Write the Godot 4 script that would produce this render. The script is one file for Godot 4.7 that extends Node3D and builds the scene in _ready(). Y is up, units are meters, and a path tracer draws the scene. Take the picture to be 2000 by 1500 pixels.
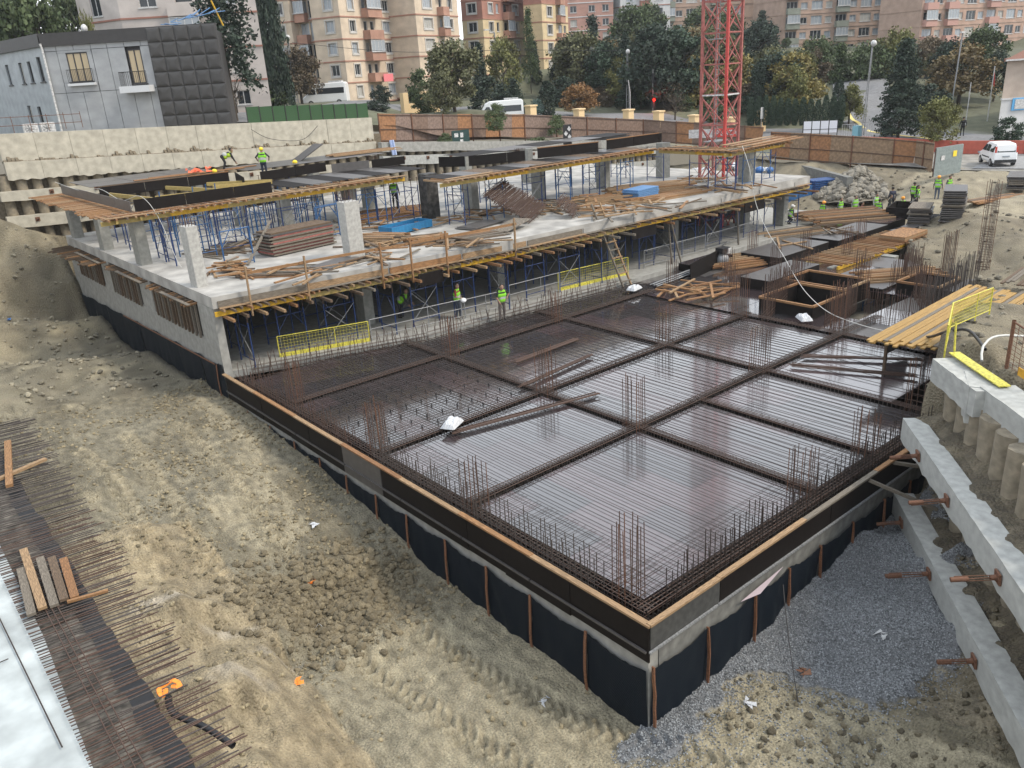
extends Node3D
# A building site seen from above: u runs along +x, v runs along -z, heights along y (metres).

var M := {}
var rng := RandomNumberGenerator.new()
var used_names := {}
var unit_box: BoxMesh
var tube_unit: ArrayMesh
var noise_fine: NoiseTexture2D
var noise_mid: NoiseTexture2D
var noise_coarse: NoiseTexture2D
var noise_streak: NoiseTexture2D
var bump_fine: NoiseTexture2D

class MB:
	var v := PackedVector3Array()
	var n := PackedVector3Array()
	var c := PackedColorArray()
	var col := Color(1, 1, 1)
	var colored := false
	func tri(a: Vector3, b: Vector3, d: Vector3, na: Vector3, nb: Vector3, nd: Vector3) -> void:
		if (d - a).cross(b - a).dot(na) < 0.0:
			v.push_back(a); v.push_back(d); v.push_back(b)
			n.push_back(na); n.push_back(nd); n.push_back(nb)
		else:
			v.push_back(a); v.push_back(b); v.push_back(d)
			n.push_back(na); n.push_back(nb); n.push_back(nd)
		if colored:
			c.push_back(col); c.push_back(col); c.push_back(col)
	func quad(a: Vector3, b: Vector3, d: Vector3, e: Vector3) -> void:
		var nn := (d - a).cross(b - a)
		if nn.length_squared() < 1e-14:
			nn = (e - a).cross(d - a)
		nn = nn.normalized()
		tri(a, b, d, nn, nn, nn); tri(a, d, e, nn, nn, nn)
	func flat(a: Vector3, b: Vector3, d: Vector3) -> void:
		var nn := (d - a).cross(b - a).normalized()
		tri(a, b, d, nn, nn, nn)
	func hexa(p: Array) -> void:
		# p: bottom ring 0..3, top ring 4..7 (counter-clockwise seen from above)
		quad(p[4], p[7], p[6], p[5]); quad(p[0], p[1], p[2], p[3])
		for i in 4:
			var j := (i + 1) % 4
			quad(p[i], p[i + 4], p[j + 4], p[j])
	func box(t: Transform3D, s: Vector3) -> void:
		var h := s * 0.5
		hexa([t * Vector3(-h.x, -h.y, -h.z), t * Vector3(-h.x, -h.y, h.z), t * Vector3(h.x, -h.y, h.z), t * Vector3(h.x, -h.y, -h.z),
			t * Vector3(-h.x, h.y, -h.z), t * Vector3(-h.x, h.y, h.z), t * Vector3(h.x, h.y, h.z), t * Vector3(h.x, h.y, -h.z)])
	func abox(lo: Vector3, hi: Vector3) -> void:
		box(Transform3D(Basis(), (lo + hi) * 0.5), hi - lo)
	func beam(a: Vector3, b: Vector3, w: float, h: float) -> void:
		var d := b - a
		box(Transform3D(MB.along(d.normalized()), (a + b) * 0.5), Vector3(w, h, d.length()))
	static func along(d: Vector3) -> Basis:
		var z := d
		var up := Vector3(0, 1, 0) if absf(z.y) < 0.95 else Vector3(1, 0, 0)
		var x := up.cross(z).normalized()
		return Basis(x, z.cross(x).normalized(), z)
	func tube(a: Vector3, b: Vector3, r: float, sides: int = 5, r2: float = -1.0) -> void:
		if r2 < 0.0: r2 = r
		var bs := MB.along((b - a).normalized())
		for i in sides:
			var t0 := TAU * i / sides
			var t1 := TAU * (i + 1) / sides
			var n0: Vector3 = bs.x * cos(t0) + bs.y * sin(t0)
			var n1: Vector3 = bs.x * cos(t1) + bs.y * sin(t1)
			tri(a + n0 * r, b + n0 * r2, b + n1 * r2, n0, n0, n1)
			tri(a + n0 * r, b + n1 * r2, a + n1 * r, n0, n1, n1)
	func path(pts: Array, r: float, sides: int = 5) -> void:
		for i in pts.size() - 1:
			tube(pts[i], pts[i + 1], r, sides)
	func ball(o: Vector3, s: Vector3, seg: int = 8) -> void:
		for i in seg / 2:
			var a0 := PI * i / (seg / 2) - PI / 2
			var a1 := PI * (i + 1) / (seg / 2) - PI / 2
			for j in seg:
				var b0 := TAU * j / seg
				var b1 := TAU * (j + 1) / seg
				var q := [Vector3(cos(a0) * cos(b0), sin(a0), cos(a0) * sin(b0)), Vector3(cos(a0) * cos(b1), sin(a0), cos(a0) * sin(b1)), Vector3(cos(a1) * cos(b1), sin(a1), cos(a1) * sin(b1)), Vector3(cos(a1) * cos(b0), sin(a1), cos(a1) * sin(b0))]
				tri(o + q[0] * s, o + q[3] * s, o + q[2] * s, q[0], q[3], q[2])
				tri(o + q[0] * s, o + q[2] * s, o + q[1] * s, q[0], q[2], q[1])
	func mesh() -> ArrayMesh:
		var m := ArrayMesh.new()
		var a := []
		a.resize(Mesh.ARRAY_MAX)
		a[Mesh.ARRAY_VERTEX] = v
		a[Mesh.ARRAY_NORMAL] = n
		if colored: a[Mesh.ARRAY_COLOR] = c
		m.add_surface_from_arrays(Mesh.PRIMITIVE_TRIANGLES, a)
		return m

func P(u: float, h: float, v: float) -> Vector3:
	return Vector3(u, h, -v)

func noise_tex(freq: float, lo: float, hi: float, seed_: int, octaves: int = 4, size: int = 512, bump := false) -> NoiseTexture2D:
	var f := FastNoiseLite.new()
	f.noise_type = FastNoiseLite.TYPE_SIMPLEX_SMOOTH
	f.frequency = freq
	f.seed = seed_
	f.fractal_octaves = octaves
	var t := NoiseTexture2D.new()
	t.width = size; t.height = size
	t.noise = f
	t.seamless = true
	t.generate_mipmaps = false
	if bump:
		t.as_normal_map = true
		t.bump_strength = 6.0
	else:
		var g := Gradient.new()
		g.set_color(0, Color(lo, lo, lo)); g.set_color(1, Color(hi, hi, hi))
		t.color_ramp = g
	return t

# A plain material: linear base colour, tinted by a shared noise so that no surface is flat.
func mat(key: String, r: float, g: float, b: float, rough := 0.85, tex: Texture2D = null, scale := 0.5, world := true, metal := 0.0, spec := 0.5) -> StandardMaterial3D:
	var m := StandardMaterial3D.new()
	m.albedo_color = Color(r, g, b).linear_to_srgb()
	m.roughness = rough
	m.metallic = metal
	m.metallic_specular = spec
	if tex:
		m.albedo_texture = tex
		m.uv1_triplanar = true
		m.uv1_world_triplanar = world
		m.uv1_scale = Vector3.ONE * scale
	M[key] = m
	return m

func named(called: String) -> String:
	if not used_names.has(called):
		used_names[called] = 0
		return called
	used_names[called] += 1
	return "%s_%03d" % [called, used_names[called]]

func tag(o: Node3D, label: String, category: String, group := "", kind := "") -> Node3D:
	if label: o.set_meta("label", label)
	if category: o.set_meta("category", category)
	if group: o.set_meta("group", group)
	if kind: o.set_meta("kind", kind)
	elif category: o.set_meta("kind", "thing")
	return o

func thing(called: String, label: String, category: String, at := Vector3.ZERO, turn := 0.0, group := "") -> Node3D:
	var o := Node3D.new()
	o.name = named(called)
	add_child(o)
	o.position = at
	o.rotation.y = turn
	tag(o, label, category, group)
	return o

func inst(called: String, mesh: Mesh, m: Material, parent: Node3D = null) -> MeshInstance3D:
	var o := MeshInstance3D.new()
	o.mesh = mesh
	o.material_override = m
	if parent:
		o.name = called
		parent.add_child(o, true)
	else:
		o.name = named(called)
		add_child(o)
	return o

func part(called: String, b: MB, m: Material, parent: Node3D = null) -> MeshInstance3D:
	return inst(called, b.mesh(), m, parent)

# one mesh that is a thing of its own
func solo(called: String, b: MB, m: Material, label: String, category: String, group := "") -> MeshInstance3D:
	var o := inst(called, b.mesh(), m)
	tag(o, label, category, group)
	return o

func struct(called: String, b: MB, m: Material) -> MeshInstance3D:
	var o := inst(called, b.mesh(), m)
	o.set_meta("kind", "structure")
	return o

# a box part that shares the unit cube: from a to b, cross-section w by h
func bar(called: String, a: Vector3, b: Vector3, w: float, h: float, m: Material, parent: Node3D = null) -> MeshInstance3D:
	var o := inst(called, unit_box, m, parent)
	var d := b - a
	o.transform = Transform3D(MB.along(d.normalized()) * Basis.from_scale(Vector3(w, h, d.length())), (a + b) * 0.5)
	return o

func block(called: String, lo: Vector3, hi: Vector3, m: Material, parent: Node3D = null) -> MeshInstance3D:
	var o := inst(called, unit_box, m, parent)
	o.transform = Transform3D(Basis.from_scale((hi - lo).abs()), (lo + hi) * 0.5)
	return o

func rod(called: String, a: Vector3, b: Vector3, r: float, m: Material, parent: Node3D = null) -> MeshInstance3D:
	var o := inst(called, tube_unit, m, parent)
	var d := b - a
	o.transform = Transform3D(MB.along(d.normalized()) * Basis.from_scale(Vector3(r, r, d.length())), a)
	return o

func copy(o: Node3D, at: Vector3, turn := 0.0, label := "") -> Node3D:
	var base := String(o.name)
	var cut := base.rfind("_")
	if cut > 0 and base.substr(cut + 1).is_valid_int(): base = base.substr(0, cut)
	var c: Node3D = o.duplicate()
	c.name = named(base)
	add_child(c)
	c.position = at
	c.rotation.y = turn
	if label: c.set_meta("label", label)
	return c

func wood() -> Material:
	return M["wood%d" % rng.randi_range(0, 4)]

func fresh() -> Material:
	return M["wood%d" % rng.randi_range(0, 2)]

func make_materials() -> void:
	noise_fine = noise_tex(0.035, 0.62, 1.0, 3, 5)
	noise_mid = noise_tex(0.012, 0.82, 1.0, 7, 6)
	noise_coarse = noise_tex(0.011, 0.72, 1.0, 11, 7)
	noise_streak = noise_tex(0.02, 0.5, 1.0, 19, 5)
	bump_fine = noise_tex(0.05, 0, 1, 23, 5, 512, true)
	mat("concrete", 0.34, 0.335, 0.31, 0.85, noise_mid, 0.35)
	mat("concrete_slab", 0.45, 0.435, 0.405, 0.8, noise_coarse, 0.12)
	mat("concrete_dark", 0.22, 0.22, 0.205, 0.9, noise_coarse, 0.4)
	mat("concrete_old", 0.50, 0.465, 0.38, 0.9, noise_mid, 0.22)
	mat("concrete_pile", 0.30, 0.255, 0.185, 0.95, noise_coarse, 0.5)
	mat("concrete_waler", 0.44, 0.445, 0.42, 0.85, noise_mid, 0.5)
	mat("concrete_column", 0.28, 0.28, 0.255, 0.85, noise_mid, 0.5)
	mat("wood0", 0.46, 0.245, 0.105, 0.8, noise_streak, 1.0, false)
	mat("wood1", 0.50, 0.325, 0.175, 0.8, noise_streak, 1.0, false)
	mat("wood2", 0.38, 0.19, 0.08, 0.8, noise_streak, 1.0, false)
	mat("wood3", 0.20, 0.135, 0.085, 0.85, noise_streak, 1.0, false)
	mat("wood4", 0.28, 0.24, 0.19, 0.9, noise_streak, 1.0, false)
	mat("wood_yellow", 0.58, 0.35, 0.10, 0.7, noise_streak, 1.0, false)
	mat("ply_black", 0.014, 0.011, 0.010, 0.6, noise_mid, 0.6, true, 0.0, 0.25)
	mat("ply_grey", 0.10, 0.093, 0.09, 0.4, noise_mid, 0.4)
	for i in 5:
		var t: float = [1.0, 0.8, 1.25, 0.9, 1.1][i]
		var w: float = [0.0, 0.012, 0.02, 0.0, 0.006][i]
		var pm := mat("deck%d" % i, 0.058 * t + w, 0.053 * t, 0.056 * t, [0.10, 0.13, 0.17, 0.12, 0.15][i], noise_mid, 0.5, true, 0.0, 1.0)
		pm.clearcoat_enabled = true
		pm.clearcoat = 1.0
		pm.clearcoat_roughness = 0.08
		pm.normal_enabled = true
		pm.normal_texture = bump_fine
		pm.normal_scale = 0.02
	mat("rust", 0.125, 0.072, 0.052, 0.75, noise_fine, 1.0)
	mat("rust_bright", 0.22, 0.10, 0.055, 0.8, noise_fine, 1.0)
	mat("rebar_grey", 0.105, 0.085, 0.075, 0.7, noise_fine, 1.0)
	mat("rebar_dark", 0.050, 0.034, 0.027, 0.65, noise_fine, 1.0)
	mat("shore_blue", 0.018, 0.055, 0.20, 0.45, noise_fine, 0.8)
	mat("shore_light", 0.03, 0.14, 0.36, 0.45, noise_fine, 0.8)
	mat("galvanised", 0.42, 0.43, 0.44, 0.5, noise_fine, 0.8, true, 0.3)
	mat("beam_yellow", 0.62, 0.36, 0.02, 0.6, noise_mid, 0.7)
	mat("beam_pale", 0.42, 0.31, 0.10, 0.7, noise_mid, 0.7)
	mat("fence_yellow", 0.85, 0.76, 0.10, 0.5, noise_fine, 0.5)
	mat("tape_orange", 0.85, 0.25, 0.03, 0.7)
	mat("bag_white", 0.80, 0.82, 0.85, 0.6, noise_fine, 1.0)
	mat("bag_blue", 0.05, 0.20, 0.55, 0.5, noise_fine, 0.7)
	mat("cable_white", 0.50, 0.50, 0.47, 0.5)
	mat("cable_black", 0.02, 0.02, 0.022, 0.5)
	mat("white_paint", 0.78, 0.78, 0.77, 0.5, noise_fine, 0.3)
	mat("glass_dark", 0.03, 0.035, 0.04, 0.08)
	mat("glass_light", 0.30, 0.33, 0.36, 0.12)
	mat("black_rubber", 0.02, 0.02, 0.02, 0.7)
	var g := mat("membrane", 0.008, 0.012, 0.018, 0.55, null, 0.5, true, 0.0, 0.25)
	g.normal_enabled = true
	g.normal_texture = dimple_texture()
	g.normal_scale = 0.7
	g.uv1_triplanar = true
	g.uv1_world_triplanar = true
	g.uv1_scale = Vector3.ONE * 1.6
	mat("batten_copper", 0.30, 0.135, 0.07, 0.6, noise_fine, 0.8)

func dimple_texture() -> ImageTexture:
	var n := 256
	var im := Image.create(n, n, false, Image.FORMAT_RGBA8)
	for y in n:
		for x in n:
			var fx := fmod(x / 16.0 + (0.5 if int(y / 16.0) % 2 == 1 else 0.0), 1.0) - 0.5
			var fy := fmod(y / 16.0, 1.0) - 0.5
			var d := clampf(1.0 - (fx * fx + fy * fy) * 7.0, 0.0, 1.0)
			im.set_pixel(x, y, Color(d, d, d))
	im.bump_map_to_normal_map(3.0)
	return ImageTexture.create_from_image(im)

func _ready() -> void:
	rng.seed = 20
	unit_box = BoxMesh.new()
	unit_box.size = Vector3.ONE
	var tb := MB.new()
	tb.tube(Vector3.ZERO, Vector3(0, 0, 1), 1.0, 6)
	tube_unit = tb.mesh()
	# ---------------------------------------------------------------- camera, sky, sun
	var cam := Camera3D.new()
	cam.name = "camera"
	add_child(cam)
	cam.position = Vector3(-11.09, 11.4, 9.554)
	cam.basis = Basis(Vector3.UP, -0.6802) * Basis(Vector3.RIGHT, -0.3661) * Basis(Vector3.BACK, -0.06418)
	cam.fov = 50.6
	cam.near = 0.1
	cam.far = 1200.0
	cam.current = true
	var env := Environment.new()
	env.background_mode = Environment.BG_SKY
	var sm := ProceduralSkyMaterial.new()
	sm.sky_top_color = Color(0.83, 0.86, 0.90)
	sm.sky_horizon_color = Color(0.90, 0.91, 0.92)
	sm.ground_horizon_color = Color(0.6, 0.6, 0.58)
	sm.ground_bottom_color = Color(0.4, 0.38, 0.34)
	sm.sky_curve = 0.3
	sm.sun_angle_max = 0.0
	var sky := Sky.new()
	sky.sky_material = sm
	env.sky = sky
	env.background_energy_multiplier = 1.0
	env.tonemap_mode = Environment.TONE_MAPPER_LINEAR
	env.tonemap_exposure = 2.1
	env.sdfgi_enabled = true
	env.ssao_enabled = true
	env.ssil_enabled = true
	env.fog_enabled = true
	env.fog_density = 0.00022
	env.fog_light_color = Color(0.86, 0.88, 0.90)
	var we := WorldEnvironment.new()
	we.name = "environment"
	we.environment = env
	add_child(we)
	var sun := DirectionalLight3D.new()
	sun.name = "sun"
	sun.light_energy = 0.5
	sun.light_color = Color(1.0, 0.96, 0.90)
	sun.light_angular_distance = 12.0
	sun.shadow_enabled = true
	add_child(sun)
	sun.look_at_from_position(Vector3(16, 30, 22), Vector3.ZERO)
	# ---------------------------------------------------------------- build
	make_materials()
	build_ground()
	build_retaining_walls()
	build_basement()
	build_deck()
	build_rebar()
	build_finished_floors()
	build_shoring()
	build_upper_formwork()
	build_far_formwork()
	build_loose_things()
	build_crane()
	build_fences()
	build_grey_office()
	build_apartments()
	build_street()
	build_trees()
	build_people()

# ==================================================================== ground
const PIT := [-1.0,24.0,-0.95, -1.0,20.0,-1.05, -1.0,16.0,-1.3, -1.0,12.6,-1.6, -1.0,10.6,-2.0, -1.0,8.6,-2.7, -1.0,4.5,-2.75, -1.0,0.5,-2.85,
	-1.0,30.0,-1.2, -1.0,38.0,-1.7, -1.0,45.5,-1.9, -0.8,48.0,0.8, -0.6,49.5,3.0, -1.6,50.0,4.0, -3.0,50.5,5.0, -4.0,48.0,2.2, -4.6,44.0,-0.2, -2.5,45.0,-0.9,
	-4.0,38.0,-1.2, -4.0,30.0,-0.9, -4.0,24.0,-0.75, -4.0,17.0,-0.95, -4.0,12.5,-1.3, -3.6,10.2,-1.7, -3.2,8.4,-2.5, -3.5,5.5,-2.8, -3.5,2.0,-2.85, -3.0,-3.0,-2.9, -2.0,-7.0,-2.9,
	-5.6,15.0,-0.7, -5.8,12.0,-0.7, -6.0,10.0,-0.9, -5.6,8.4,-1.5, -5.0,7.0,-2.5, -5.1,4.6,-2.7, -5.6,2.8,-2.7, -5.8,0.0,-2.8, -6.3,7.2,-1.2, -6.4,4.8,-1.5, -6.8,2.8,-1.7, -7.0,0.0,-2.0,
	-7.0,24.0,-0.3, -7.0,18.0,-0.1, -7.0,13.0,-0.15, -7.0,9.5,-0.25, -7.4,6.0,-0.35, -7.8,3.0,-0.6, -8.5,0.0,-1.0, -7.0,32.0,-0.3, -7.0,40.0,0.6, -9.0,46.0,5.0, -9.0,30.0,0.8, -9.5,20.0,0.02, -9.5,10.0,0.02, -10.0,4.0,0.02, -12.0,12.0,0.02, -12.0,0.0,0.0, -14.0,30.0,3.0, -20.0,10.0,1.0, -20.0,40.0,8.0, -16.0,52.0,9.2, -5.0,51.0,6.8,
	1.5,-1.0,-2.7, 4.0,-1.5,-2.6, 7.5,-1.2,-2.3, 10.5,-0.6,-2.1, 12.5,0.0,-2.0, 3.0,-4.5,-2.75, 0.5,-5.0,-2.85, 5.5,-4.0,-2.4, 7.6,-2.9,-1.9, 9.4,-1.7,-1.7, 4.0,-5.8,-2.2, 2.5,-7.0,-2.4,
	7.2,-4.6,-0.9, 9.0,-3.0,-0.7, 11.0,-1.4,-0.6, 5.2,-6.4,-0.9, 3.5,-8.0,-1.0,
	12.6,-2.2,3.05, 11.0,-4.2,3.1, 9.2,-6.2,3.1, 14.5,-0.6,3.0, 16.5,0.6,2.7, 19.0,0.9,2.3, 22.0,1.4,1.9, 25.0,1.8,1.6, 18.0,-3.0,3.0, 14.0,-6.0,3.2, 24.0,-2.0,2.6, 30.0,0.0,2.3, 34.0,3.0,2.0, 30.0,3.6,0.6, 34.0,6.5,0.4, 33.0,9.0,-0.6, 37.0,9.5,0.3, 38.0,6.0,1.4, 40.0,2.0,2.2, 42.0,9.0,1.3, 41.0,13.0,0.2, 46.0,12.0,1.2, 47.0,16.5,-0.4, 51.0,17.0,0.5, 50.0,11.0,1.5, 55.0,17.0,1.5, 60.5,17.0,1.8, 60.5,8.0,1.9, 60.5,24.0,1.9, 60.0,32.0,1.9, 60.0,40.0,2.0, 50.0,22.0,-0.7, 49.0,26.0,-0.5, 52.0,28.0,0.3, 56.0,30.0,1.0, 54.0,36.0,-0.5, 45.0,28.0,-3.0, 50.0,44.0,-2.0, 40.0,-10.0,2.4, 60.0,-10.0,2.6, 20.0,-12.0,3.2, 10.0,-14.0,3.0]
const OUTER := [-40.0,52.0,10.5, -20.0,55.0,9.7, -5.0,53.0,9.3, 8.0,53.0,9.0, 16.0,54.0,8.7, 25.0,54.0,8.2, 29.0,56.0,7.2, 35.0,55.0,6.0, 45.0,56.0,5.0, 55.0,54.0,4.0, 63.0,52.0,3.0, 63.0,42.0,2.3, 62.0,30.0,1.95, 62.0,20.0,1.8, 62.0,8.0,1.9, 70.0,17.0,1.8, 70.0,5.0,2.0, 63.0,-10.0,2.6, 30.0,70.0,9.0, 20.0,66.0,9.4, 42.0,96.0,9.2, 40.0,84.0,9.3, 46.0,67.0,7.8, 52.0,73.0,7.0, 56.0,72.0,6.6, 62.0,66.0,5.8, 72.0,66.0,5.6, 62.0,82.0,8.2, 76.0,79.0,7.2, 90.0,80.0,9.0, 82.0,62.0,5.6, 75.0,46.0,3.4, 73.0,34.0,3.0, 72.0,29.0,2.9, 67.0,24.0,2.3, 78.0,22.0,2.9, 78.0,12.0,2.6, 84.0,34.0,4.2, 92.0,28.0,4.4, 100.0,48.0,7.6, 88.0,50.0,6.0, 120.0,60.0,9.6, 146.0,64.0,11.2, 146.0,90.0,12.6, 82.0,95.0,11.5, 92.0,96.0,11.6, 110.0,100.0,13.0, 124.0,126.0,16.5, 144.0,118.0,16.5, 156.0,48.0,9.8, 200.0,60.0,14.0, 200.0,150.0,24.0, 110.0,200.0,24.0, 40.0,140.0,13.0, 0.0,110.0,12.5, -40.0,120.0,15.0, 250.0,0.0,12.0, 110.0,15.0,5.0, 160.0,0.0,8.0, 90.0,-20.0,4.0]
const FOOT := [0.45,0.45, 13.0,0.45, 20.5,2.4, 24.0,3.2, 30.0,5.2, 33.0,8.2, 35.0,11.0, 40.5,13.8, 44.2,15.6, 44.6,20.5, 45.5,32.0, 46.0,50.5, 0.45,50.5]

var lattice := {}
var foot_poly := PackedVector2Array()
var gravel_poly := PackedVector2Array()
var n_big := FastNoiseLite.new()
var n_small := FastNoiseLite.new()
var n_tiny := FastNoiseLite.new()

func idw(pts: Array, u: float, v: float) -> float:
	var s := 0.0
	var w := 0.0
	for i in range(0, pts.size(), 3):
		var du: float = u - pts[i]
		var dv: float = v - pts[i + 1]
		var k := 1.0 / (pow(du * du + dv * dv, 1.75) + 0.02)
		s += k * pts[i + 2]
		w += k
	return s / w

func make_lattice(key: String, pts: Array, u0: float, v0: float, u1: float, v1: float, step: float) -> void:
	var nu := int((u1 - u0) / step) + 2
	var nv := int((v1 - v0) / step) + 2
	var a := PackedFloat32Array()
	a.resize(nu * nv)
	for j in nv:
		for i in nu:
			a[j * nu + i] = idw(pts, u0 + i * step, v0 + j * step)
	lattice[key] = [a, nu, nv, u0, v0, step]

func sample(key: String, u: float, v: float) -> float:
	var l: Array = lattice[key]
	var x: float = clampf((u - l[3]) / l[5], 0.0, l[1] - 1.01)
	var y: float = clampf((v - l[4]) / l[5], 0.0, l[2] - 1.01)
	var i := int(x)
	var j := int(y)
	var fx := x - i
	var fy := y - j
	fx = fx * fx * (3.0 - 2.0 * fx); fy = fy * fy * (3.0 - 2.0 * fy)
	var a: PackedFloat32Array = l[0]
	var nu: int = l[1]
	return lerpf(lerpf(a[j * nu + i], a[j * nu + i + 1], fx), lerpf(a[(j + 1) * nu + i], a[(j + 1) * nu + i + 1], fx), fy)

# tyre tracks: centre lines in (u, v), with raised lug marks across them
const TRACKS := [[-2.6,22.0, -2.9,16.0, -3.4,12.0, -3.3,10.6], [-4.6,22.0, -5.0,16.5, -5.4,12.5, -5.6,10.8], [-1.9,6.5, -1.5,3.5, -0.7,0.6, 0.4,-2.0], [-3.7,6.8, -3.3,3.6, -2.6,0.4, -1.6,-3.0], [-6.4,21.0, -6.2,17.0, -6.6,13.0], [3.0,-3.4, 1.5,-4.0, -0.5,-4.6]]

func track_at(u: float, v: float) -> Vector2:
	# x: 0..1 strength inside a track, y: lug phase
	var best := Vector2.ZERO
	for t in TRACKS:
		var s := 0.0
		for i in range(0, t.size() - 2, 2):
			var a := Vector2(t[i], t[i + 1])
			var b := Vector2(t[i + 2], t[i + 3])
			var ab := b - a
			var l := ab.length()
			var d := (Vector2(u, v) - a)
			var k := d.dot(ab) / l
			if k > -0.3 and k < l + 0.3:
				var off := d.cross(ab) / l
				var st := clampf(1.0 - absf(off) / 0.42, 0.0, 1.0)
				if st > best.x:
					best = Vector2(st, (s + k + absf(off) * 0.8) / 0.32)
			s += l
	return best

func pit_h(u: float, v: float, fine: bool) -> float:
	if u > 0.3 and v > 0.3 and Geometry2D.is_point_in_polygon(Vector2(u, v), foot_poly): return -3.3
	var h := sample("pit", u, v)
	var clod := clampf(1.0 - Vector2((u + 3.2) / 2.6, (v - 8.9) / 1.6).length(), 0.0, 1.0)
	var slab := smoothstep(-7.2, -8.6, u) if v > -2.0 and v < 26.0 else 0.0
	var rough := 1.0 - slab
	if u > 11.0 or v > 26.0: rough *= 1.6
	h += n_big.get_noise_2d(u * 5.0, v * 5.0) * 0.16 * rough
	h += n_small.get_noise_2d(u * 22.0, v * 22.0) * (0.07 + 0.16 * clod) * rough
	if fine:
		h += n_tiny.get_noise_2d(u * 80.0, v * 80.0) * (0.045 + 0.07 * clod) * rough
		var t := track_at(u, v)
		if t.x > 0.0:
			h -= 0.05 * smoothstep(0.0, 0.4, t.x)
			h += 0.10 * smoothstep(0.1, 0.5, t.x) * (1.0 if fmod(absf(t.y), 1.0) > 0.5 else 0.0)
	if gravel_poly.size() and gravel_at(u, v) > 0.5: h += 0.07
	return h

func gravel_at(u: float, v: float) -> float:
	if u < -2.0 or u > 12.6 or v > 0.2 or v < -5.0: return 0.0
	var p := Vector2(u + n_small.get_noise_2d(u * 30.0, v * 30.0) * 0.5, v + n_small.get_noise_2d(u * 30.0 + 500.0, v * 30.0) * 0.5)
	return 1.0 if Geometry2D.is_point_in_polygon(p, gravel_poly) else 0.0

func soil_colour(u: float, v: float) -> Color:
	var moist := Color(0.205, 0.178, 0.120)
	var dry := Color(0.42, 0.366, 0.25)
	var grey := Color(0.295, 0.264, 0.188)
	var a := n_big.get_noise_2d(u * 7.0 + 90.0, v * 4.0) * 0.9 + n_small.get_noise_2d(u * 16.0, v * 9.0) * 0.5
	var c := grey.lerp(moist, clampf(0.45 + a * 1.1, 0.0, 1.0))
	var b := n_big.get_noise_2d(u * 9.0 - 300.0, v * 3.4 + 40.0) + n_small.get_noise_2d(u * 34.0, v * 22.0) * 0.35
	c = c.lerp(dry, smoothstep(0.12, 0.42, b) * 0.85)
	var t := track_at(u, v)
	c = c.lerp(dry, smoothstep(0.0, 0.5, t.x) * 0.65)
	if v < 7.6 and v > -9.0 and u > -5.4 and u < 4.0:
		var k := smoothstep(7.6, 5.8, v) * smoothstep(-5.6, -4.8, u)
		c = c.lerp(Color(0.415, 0.365, 0.25), k * clampf(0.75 + a * 0.7, 0.2, 1.0))
	var clod := clampf(1.0 - Vector2((u + 3.2) / 2.8, (v - 8.9) / 1.9).length(), 0.0, 1.0)
	c = c.lerp(Color(0.25, 0.205, 0.128), smoothstep(0.0, 0.5, clod))
	# chalky spill beside the old raft
	var chalk := 0.0
	for q in [[-7.3, 9.6, 1.2, 0.35], [-6.2, 8.4, 0.9, 0.3], [-6.8, 6.0, 0.8, 0.5], [-8.2, 2.6, 1.6, 0.7], [-5.3, 7.2, 0.8, 0.25]]:
		chalk = maxf(chalk, 1.0 - Vector2((u - q[0]) / q[2], (v - q[1]) / q[3]).length() + n_small.get_noise_2d(u * 26.0, v * 26.0) * 0.6)
	c = c.lerp(Color(0.50, 0.48, 0.43), smoothstep(0.1, 0.7, chalk) * 0.8)
	if t.x > 0.15 and fmod(absf(t.y), 1.0) < 0.5: c = c.lerp(moist, 0.45)  # grooves between the lugs darkened, their shade put into the soil colour
	if u < -5.2 and v < 14.0:
		c = c.lerp(Color(0.46, 0.35, 0.20), 0.4)
	if u > 8.5 or (v < -2.6 and u > 4.4):
		c = c.lerp(Color(0.31, 0.26, 0.18), 0.55)
	if u > 44.0 and v < 22.0:
		c = c.lerp(Color(0.48, 0.42, 0.30), 0.75)
	if v > 40.0:
		c = c.lerp(Color(0.27, 0.225, 0.15), 0.4)
	if v > 40.5 and v < 46.0 and u < -0.4:
		c = c.lerp(Color(0.40, 0.345, 0.225), smoothstep(-0.2, 0.2, a) * 0.8)
	var speck := 1.0 + 0.45 * n_tiny.get_noise_2d(u * 95.0, v * 60.0) + 0.3 * n_small.get_noise_2d(u * 75.0 + 40.0, v * 40.0)
	c = Color(c.r * speck, c.g * speck, c.b * speck)
	if gravel_at(u, v) > 0.5:
		c = Color(0.24, 0.25, 0.26)
	return c

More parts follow.
